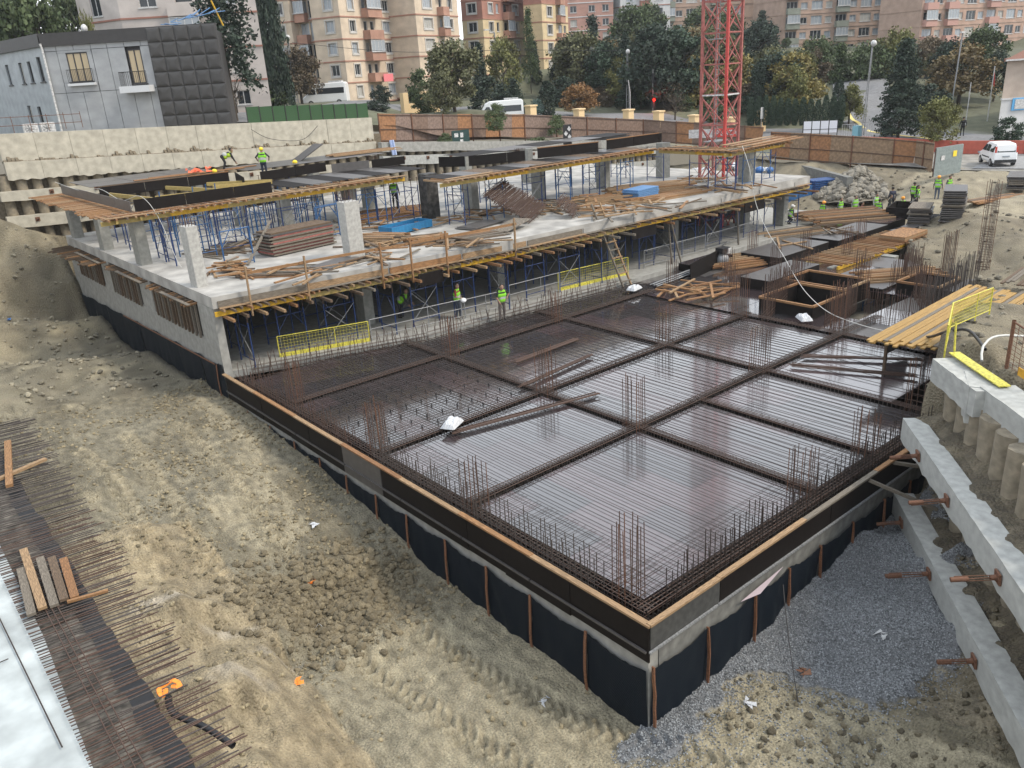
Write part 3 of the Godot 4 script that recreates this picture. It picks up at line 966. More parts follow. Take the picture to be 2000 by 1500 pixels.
	for k in vs.size() - 1:
		membrane_sheet(w, P(0, 0, vs[k]), P(0, 0, vs[k + 1]), lerpf(0.62, 0.05, k / 8.0), lerpf(0.62, 0.05, (k + 1) / 8.0), -3.6, left, k + 70)
	bar("batten", P(-0.1, 0.48, 24.2), P(-0.1, 0.22, 37.5), 0.03, 0.05, M["batten_copper"], w)
	batten(w, P(-0.05, 0, 24.0), 0.5, -1.6, left)
	# joists that stick out under the floor edge
	var t := thing("outrigger_timbers", "brown timber joists sticking out below the floor edge above the shuttered openings", "timber")
	for q in [[25.3, 30.8], [31.8, 38.0], [39.0, 46.8]]:
		var s: float = q[0]
		while s < q[1]:
			var l := rng.randf_range(0.35, 0.6) if s < 38.0 else rng.randf_range(0.8, 1.5)
			bar("joist", P(-l, 2.95 + rng.randf_range(-0.02, 0.02), s), P(0.06, 2.97, s + rng.randf_range(-0.1, 0.1)), 0.09, 0.08, M["wood3"] if rng.randf() < 0.7 else M["wood0"], t)
			s += rng.randf_range(0.34, 0.5)
		bar("edge_plank", P(-0.42, 3.03, q[0] - 0.3), P(-0.42, 3.03, q[0] + (q[1] - q[0]) * 0.6), 0.16, 0.04, M["wood4"], t)

# ==================================================================== formwork deck
const BEAM_U := [0.5, 7.75, 14.95, 20.7]
const BEAM_V := [0.55, 7.15, 11.95, 18.3]
# deck bays: u0, v0, u1, v1
const BAYS := [[0.75, 0.8, 7.55, 6.95], [0.75, 7.35, 7.55, 11.75], [0.75, 12.15, 7.55, 18.1], [0.75, 18.5, 7.55, 22.2],
	[7.95, 0.8, 10.8, 6.95], [11.2, 0.8, 14.75, 6.95], [7.95, 7.35, 14.75, 11.75], [7.95, 12.15, 14.75, 18.1], [7.95, 18.5, 14.75, 20.75],
	[15.15, 2.2, 20.5, 6.95], [15.15, 7.35, 20.5, 11.75], [15.15, 12.15, 20.5, 18.1], [15.15, 18.5, 22.5, 20.3]]

func build_deck() -> void:
	var d := thing("formwork_deck", "wet glossy brown plywood deck of the floor being reinforced", "formwork")
	for bay in BAYS:
		var u: float = bay[0]
		var row := 0
		while u < bay[2] - 0.05:
			var u1 := minf(u + 1.22, bay[2])
			var v: float = bay[1] - (0.9 if row % 2 else 0.0)
			while v < bay[3] - 0.05:
				var v1 := minf(v + 2.44, bay[3])
				var v0 := maxf(v, bay[1])
				if v1 - v0 > 0.1:
					block("plywood_sheet", P(u + 0.003, -0.021 + rng.randf_range(-0.002, 0.002), v0 + 0.003), P(u1 - 0.003, rng.randf_range(-0.003, 0.002), v1 - 0.003), M["deck%d" % rng.randi_range(0, 4)], d)
				v += 2.44
			u = u1
			row += 1
		var b := MB.new()
		# black side boards of the beam troughs around the bay
		b.abox(P(bay[0], -0.55, bay[1]), P(bay[0] + 0.02, -0.024, bay[3]))
		b.abox(P(bay[2] - 0.02, -0.55, bay[1]), P(bay[2], -0.024, bay[3]))
		b.abox(P(bay[0] + 0.02, -0.55, bay[1]), P(bay[2] - 0.02, -0.024, bay[1] + 0.02))
		b.abox(P(bay[0] + 0.02, -0.55, bay[3] - 0.02), P(bay[2] - 0.02, -0.024, bay[3]))
		part("trough_side", b, M["ply_black"], d)
	var bb := MB.new()
	bb.abox(P(0.3, -0.6, 0.3), P(22.6, -0.56, 23.0))
	part("trough_bottom", bb, M["ply_black"], d)

# ==================================================================== reinforcement
func bar_field(b: MB, along_v: bool, u0: float, v0: float, u1: float, v1: float, h: float, step: float, r: float) -> void:
	var s: float = u0 if along_v else v0
	var e: float = u1 if along_v else v1
	s += step * 0.5
	while s < e:
		var j := rng.randf_range(-0.03, 0.03)
		var k := rng.randf_range(-0.05, 0.05)
		if along_v: b.tube(P(s + j, h, v0 + k), P(s + j + rng.randf_range(-0.05, 0.05), h, v1 + k), r, 4)
		else: b.tube(P(u0 + k, h, s + j), P(u1 + k, h, s + j + rng.randf_range(-0.05, 0.05)), r, 4)
		s += step * rng.randf_range(0.85, 1.15)

func cage(label: String, a: Vector3, b: Vector3, w: float, top: float, bottom: float, step: float, group := "") -> void:
	var t := thing("beam_reinforcement", label, "reinforcement", a, 0.0, group)
	var d := b - a
	var l := d.length()
	var dir := d / l
	var side := dir.cross(Vector3.UP).normalized() * w * 0.5
	for k in 6:
		var off = side * [-1.0, -0.35, 0.35, 1.0, -1.0, 1.0][k]
		var hh := top - 0.02 if k < 4 else bottom + 0.02
		rod("bar", off + Vector3(0, hh, 0), off + d + Vector3(0, hh, 0), 0.013, M["rust"], t)
	var mb := MB.new()
	var s := 0.05
	while s < l:
		var o := dir * s + dir * rng.randf_range(-0.015, 0.015)
		var p := [o + side + Vector3(0, top, 0), o - side + Vector3(0, top, 0), o - side + Vector3(0, bottom, 0), o + side + Vector3(0, bottom, 0)]
		for k in 4: mb.tube(p[k], p[(k + 1) % 4], 0.0085, 4)
		if rng.randf() < 0.6: mb.tube(p[0], p[0] - side * 0.5 + Vector3(0, 0.07, 0), 0.008, 4)
		s += step
	var st := part("stirrups", mb, M["rebar_grey"], t)
	st.set_meta("kind", "stuff")

func column_bars(label: String, u: float, v: float, h: float, wu := 0.5, wv := 0.5, n := 4, base := -0.3, group := "column starter bars on the deck") -> Node3D:
	var t := thing("column_starter_bars", label, "reinforcement", P(u, 0, v), 0.0, group)
	var spots := []
	for i in n:
		var k := i / float(n - 1) - 0.5
		spots.push_back(Vector2(k * wu, -wv * 0.5)); spots.push_back(Vector2(k * wu, wv * 0.5))
		if i > 0 and i < n - 1:
			spots.push_back(Vector2(-wu * 0.5, k * wv)); spots.push_back(Vector2(wu * 0.5, k * wv))
	for s in spots:
		rod("bar", Vector3(s.x, base, s.y), Vector3(s.x + rng.randf_range(-0.03, 0.03), h * rng.randf_range(0.9, 1.03), s.y + rng.randf_range(-0.03, 0.03)), 0.0125, M["rust"] if rng.randf() < 0.7 else M["rust_bright"], t)
	var mb := MB.new()
	for hh in [0.12, 0.3, 0.55]:
		var a := [Vector3(-wu, 0, -wv) * 0.53, Vector3(wu, 0, -wv) * 0.53, Vector3(wu, 0, wv) * 0.53, Vector3(-wu, 0, wv) * 0.53]
		for k in 4: mb.tube(a[k] + Vector3(0, hh, 0), a[(k + 1) % 4] + Vector3(0, hh, 0), 0.008, 4)
	part("ties", mb, M["rust"], t)
	return t

func dowels(label: String, a: Vector3, b: Vector3, step: float, h0: float, h1: float, m: Material, across := 0.2, lean := 0.04) -> void:
	# a row of wall starter bars in two lines
	var t := thing("wall_starter_bars", label, "reinforcement", a)
	var d := b - a
	var n := int(d.length() / step)
	var side := d.normalized().cross(Vector3.UP) * across * 0.5
	for i in n + 1:
		for s in [-1.0, 1.0]:
			var p: Vector3 = d * (i / float(n)) + side * s + d.normalized() * rng.randf_range(-0.03, 0.03)
			rod("bar", p + Vector3(0, -0.4, 0), p + Vector3(rng.randf_range(-lean, lean), lerpf(h0, h1, rng.randf()), rng.randf_range(-lean, lean)), 0.0125, m, t)
	var mb := MB.new()
	for s in [-1.0, 1.0]:
		for hh in [-0.25, -0.08, 0.1, 0.26]:
			mb.tube(side * s + Vector3(0, hh, 0), d + side * s + Vector3(0, hh, 0), 0.009, 4)
	part("runner_bars", mb, m, t)

func build_rebar() -> void:
	var names := ["nearest the formwork corner", "with a white sack on its rim", "between the first cross beams under bundled steel", "beside the concrete strip and the yellow barrier",
		"next to the gravel side edge bars", "beside the pile wall corner", "in the middle under two long bar bundles", "north of the two bar bundles", "along the grey barrier with two workers",
		"near the pile wall cap with wet bare panels", "below the white sack at the far beam", "below the heap of loose studs", "at the foot of the wooden ladder"]
	for i in BAYS.size():
		var q: Array = BAYS[i]
		var b := MB.new()
		var step: float = 0.29
		if i == 9: step = 0.9
		if i in [2, 3, 8]: step = 0.19
		bar_field(b, true, q[0], q[1] - 0.2, q[2], q[3] + 0.2, 0.055, step, 0.0115)
		if i in [2, 3, 7, 8, 12]:
			bar_field(b, false, q[0] - 0.2, q[1], q[2] + 0.2, q[3], 0.036, 0.2 if i != 7 else 0.5, 0.010)
		elif i in [0, 1, 4]:
			bar_field(b, false, q[0] - 0.2, q[1], q[2] if i == 4 else q[0] + 1.3, q[1] + 1.0 if i == 4 else q[3], 0.036, 0.22, 0.008)
			if i == 0: bar_field(b, false, q[0], q[1], q[2], q[1] + 1.1, 0.036, 0.22, 0.008)
		var o := solo("reinforcement_mat", b, M["rebar_dark"], "steel bar mat over the deck " + names[i], "reinforcement", "steel bar mats on the deck")
		o.set_meta("kind", "thing")
	# spacer chairs that show as dark dots in one bay
	var sb := MB.new()
	for i in 9:
		for j in 8:
			var p := P(1.4 + i * 0.68, 0.0, 12.7 + j * 0.68)
			sb.tube(p, p + Vector3(0, 0.12, 0), 0.03, 6, 0.018)
	var so := solo("spacer_chairs", sb, M["cable_black"], "small black plastic bar spacers dotted over the dense mat", "spacers")
	so.set_meta("kind", "stuff")
	# beam cages
	cage("dense beam cage along the edge above the dirt track", P(0.5, 0, 0.4), P(0.5, 0, 23.0), 0.3, 0.05, -0.4, 0.16)
	cage("beam cage along the edge above the gravel", P(0.4, 0, 0.55), P(14.6, 0, 0.55), 0.3, 0.05, -0.4, 0.16)
	cage("long beam cage running through the first inner column row", P(7.75, 0, 0.7), P(7.75, 0, 21.4), 0.3, 0.14, -0.4, 0.13)
	cage("sparse secondary beam cage with wide stirrups ending at the gravel side", P(11.0, 0, 0.7), P(11.0, 0, 7.1), 0.28, 0.13, -0.4, 0.3)
	cage("long beam cage running through the second inner column row", P(14.95, 0, 0.9), P(14.95, 0, 20.4), 0.3, 0.14, -0.4, 0.15)
	cage("far beam cage under the white sack beside the shaft", P(20.7, 0, 2.6), P(20.7, 0, 12.2), 0.3, 0.15, -0.4, 0.16)
	cage("cross beam cage from the corner side to the pile wall side", P(0.6, 0, 7.15), P(24.0, 0, 7.15), 0.34, 0.15, -0.4, 0.11)
	cage("cross beam cage under the white sack and bar bundles", P(0.6, 0, 11.95), P(21.0, 0, 11.95), 0.34, 0.15, -0.4, 0.12)
	cage("cross beam cage just before the concrete strip", P(0.6, 0, 18.3), P(21.5, 0, 18.3), 0.34, 0.14, -0.4, 0.13)
	# column starters
	var cols := [[0.62, 1.15, 2.0, "at the formwork corner"], [0.7, 7.0, 1.5, "at the edge beside the long bar bundle"], [0.78, 12.4, 1.75, "at the edge, thick and rusty"], [0.95, 18.7, 1.6, "at the edge near the yellow barrier"],
		[8.05, 18.2, 1.85, "beside two standing workers"], [7.8, 11.75, 1.9, "where bar bundles cross the beam"], [7.65, 7.25, 1.9, "at the first inner crossing"], [15.3, 12.35, 1.7, "at the second inner crossing"], [14.75, 7.2, 1.75, "at the crossing towards the pile wall"],
		[20.2, 11.9, 2.2, "dense, beside the loose studs"], [21.0, 7.4, 2.3, "dense, beside the white cable"], [14.4, 18.4, 1.6, "near the ladder side of the deck"], [7.4, 0.9, 1.5, "amid the gravel side edge bars"], [10.9, 0.9, 1.4, "rusty, amid the edge bars by the raking struts"], [15.3, 1.4, 1.8, "beside the pile wall cap"]]
	for q in cols:
		column_bars("cluster of upright rusty column bars " + q[3], q[0], q[1], q[2], 0.45, 0.6, 4)
	dowels("row of thin upright bars along the dirt track edge", P(0.32, 0.0, 1.8), P(0.32, 0.0, 11.6), 0.2, 0.55, 1.05, M["rebar_grey"], 0.3)
	dowels("row of shorter upright bars along the edge towards the barrier", P(0.32, 0.0, 13.0), P(0.32, 0.0, 22.6), 0.24, 0.3, 0.95, M["rust"], 0.3)
	dowels("row of tall upright bars along the gravel edge", P(1.2, 0.0, 0.38), P(14.8, 0.0, 0.38), 0.2, 0.5, 1.2, M["rebar_dark"], 0.3)
	# hooked bars at the concrete strip
	dowels("row of bent bars leaning over the concrete strip", P(1.0, 0.1, 23.0), P(8.6, 0.1, 20.9), 0.22, 0.5, 0.9, M["rust"], 0.1, 0.25)
	dowels("row of thin bars in front of the grey barrier", P(8.8, 0.1, 21.0), P(21.0, 0.1, 20.4), 0.35, 0.4, 0.8, M["rust"], 0.1, 0.3)
	# bundles of long bars lying across the mats
	var lies := [[3.2, 11.4, 8.9, 10.2, "beside the white sack"], [7.6, 12.9, 11.8, 13.4, "across the middle bays"], [9.2, 15.2, 13.0, 15.4, "farther back across the middle bays"], [16.0, 6.6, 17.8, 2.6, "on the wet bare panels"], [17.2, 6.8, 19.6, 3.2, "beside the wet bare panels"]]
	for q in lies:
		var t := thing("bar_bundle", "bundle of long rusty bars lying on the mat " + q[4], "reinforcement", Vector3.ZERO, 0.0, "bar bundles on the deck")
		for k in 14:
			var e := Vector3(rng.randf_range(-0.13, 0.13), 0.09 + (k % 3) * 0.026, rng.randf_range(-0.13, 0.13))
			rod("bar", P(q[0], 0, q[1]) + e + Vector3(rng.randf_range(-0.4, 0.4), 0, 0) * 0.4, P(q[2], 0, q[3]) + e * Vector3(-1, 1, 1), 0.013, M["rust"], t)

# ==================================================================== finished floors and columns
func prism(poly: Array, lo: float, hi: float) -> MB:
	var b := MB.new()
	var pts := PackedVector2Array()
	for i in range(0, poly.size(), 2): pts.push_back(Vector2(poly[i], poly[i + 1]))
	var ix := Geometry2D.triangulate_polygon(pts)
	for i in range(0, ix.size(), 3):
		var a := pts[ix[i]]
		var c := pts[ix[i + 1]]
		var d := pts[ix[i + 2]]
		b.tri(P(a.x, hi, a.y), P(c.x, hi, c.y), P(d.x, hi, d.y), Vector3.UP, Vector3.UP, Vector3.UP)
		b.tri(P(a.x, lo, a.y), P(c.x, lo, c.y), P(d.x, lo, d.y), Vector3.DOWN, Vector3.DOWN, Vector3.DOWN)
	for i in pts.size():
		var a := pts[i]
		var c := pts[(i + 1) % pts.size()]
		b.quad(P(a.x, lo, a.y), P(a.x, hi, a.y), P(c.x, hi, c.y), P(c.x, lo, c.y))
	return b

func column(label: String, u: float, v: float, lo: float, hi: float, bars := 0.0, m: Material = null, wu := 0.55, wv := 0.85) -> void:
	var t := thing("concrete_column", label, "column", P(u, lo, v), 0.0, "bare concrete columns")
	var b := MB.new()
	var c := 0.025
	var x := wu * 0.5
	var z := wv * 0.5
	var ring := [Vector2(-x + c, -z), Vector2(x - c, -z), Vector2(x, -z + c), Vector2(x, z - c), Vector2(x - c, z), Vector2(-x + c, z), Vector2(-x, z - c), Vector2(-x, -z + c)]
	for i in 8:
		var p: Vector2 = ring[i]
		var q: Vector2 = ring[(i + 1) % 8]
		b.quad(Vector3(p.x, 0, p.y), Vector3(q.x, 0, q.y), Vector3(q.x, hi - lo, q.y), Vector3(p.x, hi - lo, p.y))
		b.flat(Vector3(p.x, hi - lo, p.y), Vector3(q.x, hi - lo, q.y), Vector3(0, hi - lo + 0.01, 0))
	part("shaft", b, m if m else M["concrete_column"], t)
	if bars > 0.0:
		for i in 12:
			var e := Vector3(-x * 0.8 + (i % 4) / 3.0 * x * 1.6, hi - lo - 0.05, -z * 0.8 + int(i / 4.0) * z * 0.8)
			rod("starter_bar", e, e + Vector3(rng.randf_range(-0.03, 0.03), bars * rng.randf_range(0.7, 1.1), rng.randf_range(-0.03, 0.03)), 0.012, M["rust"], t)

func build_finished_floors() -> void:
	var f := inst("ground_floor_slab", prism([0.36, 23.5, 3.3, 22.5, 8.8, 21.0, 23.0, 20.45, 40.0, 20.3, 46.0, 22.5, 46.0, 50.0, 0.36, 50.0], -0.1, 0.2).mesh(), M["concrete"])
	tag(f, "grey poured concrete strip behind the bar mats under the raised floor", "floor slab")
	f = inst("raised_floor_slab", prism([0.0, 23.3, 14.7, 21.75, 38.0, 21.1, 41.0, 21.0, 41.0, 47.4, 0.0, 47.4], 3.05, 3.55).mesh(), M["concrete_slab"])
	tag(f, "pale raised concrete floor slab crowded with timber and steel", "floor slab")
	for q in [[2.0, 33.0, 15.0, 33.3], [17.5, 32.4, 29.0, 32.7], [30.5, 33.0, 40.5, 33.3], [40.6, 26.0, 40.9, 33.0]]:  # walls added to keep the space under the slab dark
		var iw := thing("added_dark_wall", "grey wall added to darken the space below the raised floor", "wall", P(q[0], 0.2, q[1]), 0.0, "added darkening walls below the raised floor")
		block("wall", Vector3.ZERO, Vector3(q[2] - q[0], 2.85, q[1] - q[3]), M["concrete"], iw)
	var under := [[8.0, 25.2], [16.2, 24.9], [24.6, 24.6], [30.3, 24.3], [36.8, 23.4], [8.2, 31.5], [16.4, 31.2], [24.8, 30.9], [30.3, 30.2], [40.0, 22.5]]
	for q in under: column("grey concrete column in the shade under the raised floor", q[0], q[1], 0.2, 3.05)
	var spall := mat("concrete_patched", 0.46, 0.45, 0.42, 0.85, noise_mid, 0.7)
	column("free standing column with bar stubs and pale patch at the floor corner", 0.5, 25.9, 3.55, 6.15, 0.45, spall, 0.5, 0.8)
	column("column at the floor edge carrying the timber platform corner", 0.45, 33.3, 3.55, 6.0)
	column("column at the floor edge under the orange joists", 0.4, 39.7, 3.55, 6.0)
	column("column at the far floor edge beside the earth bank", 0.4, 46.0, 3.55, 6.0)
	column("free standing column with bar stubs beside the red stack of shutters", 7.8, 25.2, 3.55, 6.2, 0.55, spall, 0.8, 0.7)
	column("column with a coiled hose beside the blue trestles", 8.9, 34.7, 3.55, 6.0)
	column("column wrapped in black stained formwork behind the blue cradle", 16.5, 31.2, 3.55, 6.15, 0.0, mat("concrete_stained", 0.10, 0.095, 0.09, 0.7, noise_tex(0.008, 0.25, 1.0, 77, 6), 0.5), 0.85, 0.8)
	column("column next to the black stained one", 19.3, 30.8, 3.55, 6.0)
	column("column behind the heap of rusty bar mats", 24.85, 30.8, 3.55, 6.0)
	column("column behind the orange timber piles", 30.25, 30.2, 3.55, 6.0)
	column("column left of the red crane mast", 36.3, 30.0, 3.55, 6.0, 0.0, null, 0.9, 0.6)
	column("wide column in front of the red crane mast", 36.9, 23.3, 3.55, 6.0, 0.0, null, 0.75, 0.9)
	for q in [[8.4, 40.0], [8.2, 46.0], [16.6, 38.5], [16.4, 45.5], [24.8, 38.5], [30.2, 38.0], [13.0, 34.5]]:
		column("column in the shade of the upper formwork among blue props", q[0], q[1], 3.55, 6.0)

# ==================================================================== shoring
func shoring_frame(h: float, wide: float, m: Material, brace: bool) -> Node3D:
	var t := thing("shoring_frame", "blue steel shoring frame with cross braces holding up the formwork", "scaffold", Vector3.ZERO, 0.0, "blue shoring frames under the floors")
	for s in [-0.5, 0.5]:
		rod("post", Vector3(s * wide, 0, 0), Vector3(s * wide, h * 0.8, 0), 0.034, m, t)
		rod("jack_screw", Vector3(s * wide, h * 0.8, 0), Vector3(s * wide, h, 0), 0.022, M["rust"], t)
		block("head_plate", Vector3(s * wide - 0.09, h - 0.015, -0.09), Vector3(s * wide + 0.09, h, 0.09), M["rust"], t)
	for k in [0.12, 0.72]:
		rod("rail", Vector3(-wide * 0.5, h * k, 0), Vector3(wide * 0.5, h * k, 0), 0.022, m, t)
	if brace:
		rod("brace", Vector3(-wide * 0.5, h * 0.14, 0.03), Vector3(wide * 0.5, h * 0.70, 0.03), 0.016, M["galvanised"], t)
		rod("brace", Vector3(-wide * 0.5, h * 0.70, -0.03), Vector3(wide * 0.5, h * 0.14, -0.03), 0.016, M["galvanised"], t)
	else:
		rod("strut", Vector3(-wide * 0.5, h * 0.45, 0), Vector3(-wide * 0.1, h * 0.72, 0), 0.016, m, t)
		rod("strut", Vector3(wide * 0.5, h * 0.45, 0), Vector3(wide * 0.1, h * 0.72, 0), 0.016, m, t)
	return t

func build_shoring() -> void:
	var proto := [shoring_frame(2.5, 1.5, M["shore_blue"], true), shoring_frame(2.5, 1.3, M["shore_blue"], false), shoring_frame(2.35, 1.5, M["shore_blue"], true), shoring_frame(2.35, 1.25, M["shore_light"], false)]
	var first := [true, true, true, true]
	var put := func(k: int, at: Vector3, turn: float, label: String):
		if first[k]:
			first[k] = false
			proto[k].position = at
			proto[k].rotation.y = turn
			proto[k].set_meta("label", label)
		else: copy(proto[k], at, turn, label)
	for row in [[23.9, 1.3, 40.0, 2.15, "right behind the barriers"], [26.2, 1.6, 40.0, 2.3, "between the first concrete columns"], [28.6, 1.2, 40.5, 2.6, "deep in the shade behind the columns"]]:
		var u: float = row[1]
		var i := 0
		while u < row[2]:
			var front := lerpf(23.4, 21.3, clampf(u / 16.0, 0.0, 1.0))
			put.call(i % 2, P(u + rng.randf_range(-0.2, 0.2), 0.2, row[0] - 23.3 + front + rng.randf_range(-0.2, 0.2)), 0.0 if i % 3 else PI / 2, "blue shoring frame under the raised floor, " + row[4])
			u += row[3]
			i += 1
	for row in [[31.8, 1.2, 15.0, 1.7, "below the edge of the timber platform"], [33.2, 1.4, 15.5, 1.7, "second row below the timber platform"], [35.0, 2.0, 15.5, 1.8, "behind the hose draped column"], [37.0, 1.3, 15.5, 1.8, "below the black beam shutter"], [39.4, 1.6, 15.5, 1.9, "below the standing worker with yellow helmet"], [42.0, 1.6, 15.5, 2.1, "below the grey rear decking"], [45.0, 1.5, 15.5, 2.2, "last row before the pale retaining wall"], [27.3, 15.6, 31.0, 2.7, "below the bright yellow beams"], [29.4, 17.2, 35.0, 2.9, "between the columns behind the bar heap"], [33.0, 16.5, 36.0, 3.1, "in front of the rear pile wall"], [23.6, 32.2, 40.0, 2.3, "around the crane side column"], [21.6, 32.6, 38.5, 2.2, "below the overhanging planks"]]:
		var u: float = row[1]
		var i := 0
		while u < row[2]:
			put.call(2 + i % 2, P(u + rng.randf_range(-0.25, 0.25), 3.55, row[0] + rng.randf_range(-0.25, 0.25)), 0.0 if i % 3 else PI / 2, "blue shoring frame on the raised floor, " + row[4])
			u += row[3]
			i += 1
	# two bare trestles standing in the open
	for q in [[3.4, 28.4, 0.1], [9.6, 31.0, 0.2]]:
		var t := thing("trestle_frame", "bare blue trestle frame standing free on the raised floor", "scaffold", P(q[0], 3.55, q[1]), q[2], "free standing blue trestles")
		for s in [-0.75, 0.75]:
			rod("post", Vector3(s, 0, 0), Vector3(s, 1.75, 0), 0.035, M["shore_light"], t)
		for k in [0.12, 1.72]: rod("rail", Vector3(-0.75, k, 0), Vector3(0.75, k, 0), 0.03, M["shore_light"], t)
		rod("strut", Vector3(-0.75, 1.0, 0), Vector3(-0.25, 1.72, 0), 0.02, M["shore_light"], t)
		rod("strut", Vector3(0.75, 1.0, 0), Vector3(0.25, 1.72, 0), 0.02, M["shore_light"], t)
	# joists and beams under the front edge of the raised floor
	var e := thing("floor_edge_falsework", "timber joists and yellow beams sticking out under the raised floor edge", "formwork")
	var u := 0.3
	var i := 0
	while u < 40.5:
		var front := lerpf(23.3, 21.75, clampf(u / 14.7, 0, 1)) if u < 14.7 else lerpf(21.75, 21.05, (u - 14.7) / 25.0)
		var l := rng.randf_range(0.3, 0.8)
		bar("joist", P(u, 2.99, front - l), P(u + rng.randf_range(-0.08, 0.08), 2.99, front + 1.4), 0.08, 0.10, fresh() if rng.randf() < 0.5 else M["wood3"], e)
		if i % 2 == 0:
			bar("lower_joist", P(u + 0.1, 2.66, front - rng.randf_range(0.6, 1.2)), P(u + 0.1, 2.66, front + 1.6), 0.10, 0.12, wood(), e)
		u += rng.randf_range(0.3, 0.42) if u < 20.0 else rng.randf_range(0.5, 0.7)
		i += 1
	var seg := 0.2
	i = 0
	while seg < 40.0:
		var f0 := lerpf(23.3, 21.75, clampf(seg / 14.7, 0, 1)) if seg < 14.7 else lerpf(21.75, 21.05, (seg - 14.7) / 25.0)
		var s1 := minf(seg + 3.9, 40.8)
		var f1 := lerpf(23.3, 21.75, clampf(s1 / 14.7, 0, 1)) if s1 < 14.7 else lerpf(21.75, 21.05, (s1 - 14.7) / 25.0)
		var lift: float = 0.0 if i % 2 else 0.012
		bar("yellow_beam", P(seg - 0.2, 2.82 + lift, f0 - 0.05), P(s1 + 0.1, 2.82 + lift, f1 - 0.05), 0.08, 0.20, M["beam_pale"] if i % 3 else M["beam_yellow"], e)
		bar("edge_plank", P(seg, 3.07, f0 - 0.16), P(s1, 3.07, f1 - 0.16), 0.26, 0.03, M["wood4"] if i % 2 else M["wood1"], e)
		bar("edge_board", P(seg, 3.22, f0 - 0.03), P(s1 - 0.1, 3.22, f1 - 0.03), 0.03, 0.26, wood() if seg < 16.0 else M["concrete_slab"], e)
		seg = s1
		i += 1
	for q in [[9.0, 21.6, 10.4], [22.5, 20.6, 24.5], [32.5, 20.3, 34.6]]:
		block("black_shutter", P(q[0], 2.35, q[1]), P(q[2], 2.95, q[1] + 0.05), M["ply_black"], e)
	# guard rail posts and rails along the floor edge
	var g := thing("guard_rail", "orange timber guard rail along the raised floor edge", "railing")
	var posts := [[1.4, 22.9], [3.9, 22.6], [7.4, 22.2], [8.9, 22.05], [10.8, 21.9], [14.8, 21.6]]
	for k in posts.size():
		var q: Array = posts[k]
		bar("post", P(q[0], 2.55, q[1] - 0.12), P(q[0] + 0.03, 4.65, q[1] - 0.10), 0.10, 0.06, fresh(), g)
		if k < posts.size() - 1:
			var r: Array = posts[k + 1]
			bar("rail", P(q[0] - 0.2, 4.35 + 0.02 * (k % 2), q[1] - 0.05), P(r[0] + 0.2, 4.35 + 0.02 * (k % 2), r[1] - 0.05), 0.035, 0.12, M["wood0"], g)

# ==================================================================== upper formwork
func platform_edge(t: Node3D, a: Vector3, b: Vector3, inward: Vector3, poke: float) -> void:
	var d := b - a
	var l := d.length()
	var dir := d / l
	var s := 0.0
	var i := 0
	while s < l:
		var n := minf(s + 3.0, l)
		var lift := 0.01 if i % 2 else 0.0
		bar("yellow_beam", a + dir * (s - 0.15) + Vector3(0, -0.16 + lift, 0) + inward * 0.35, a + dir * n + Vector3(0, -0.16 + lift, 0) + inward * 0.35, 0.09, 0.20, M["beam_yellow"] if i % 2 else M["beam_pale"], t)
		bar("edge_plank", a + dir * s + Vector3(0, 0.07 + lift, 0) + inward * 0.12, a + dir * (n - 0.05) + Vector3(0, 0.07 + lift, 0) + inward * 0.12, 0.20, 0.04, fresh(), t)
		if i % 2 == 0: bar("walk_plank", a + dir * (s + 0.4) + Vector3(0, 0.10, 0) + inward * 0.55, a + dir * (n + 0.6) + Vector3(0, 0.10, 0) + inward * 0.62, 0.24, 0.04, wood(), t)
		s = n
		i += 1
	s = 0.1
	while s < l:
		bar("joist", a + dir * s - inward * rng.randf_range(0.05, poke), a + dir * (s + rng.randf_range(-0.06, 0.06)) + inward * 2.2, 0.08, 0.09, fresh() if rng.randf() < 0.8 else M["wood3"], t)
		s += rng.randf_range(0.36, 0.5)

func shutter_row(t: Node3D, a: Vector3, b: Vector3, h: float, m: Material, rail: bool) -> void:
	var d := b - a
	var l := d.length()
	var s := 0.0
	var i := 0
	while s < l - 0.2:
		var n := minf(s + 2.44, l)
		bar("plywood_sheet", a + d / l * s + Vector3(0, h * 0.5, 0), a + d / l * (n - 0.02) + Vector3(0, h * 0.5 + (0.01 if i % 2 else 0.0), 0), 0.04, h, m, t)
		if rail: bar("top_rail", a + d / l * s + Vector3(0, h + 0.03, 0), a + d / l * n + Vector3(0, h + 0.03, 0), 0.10, 0.05, wood(), t)
		s = n
		i += 1

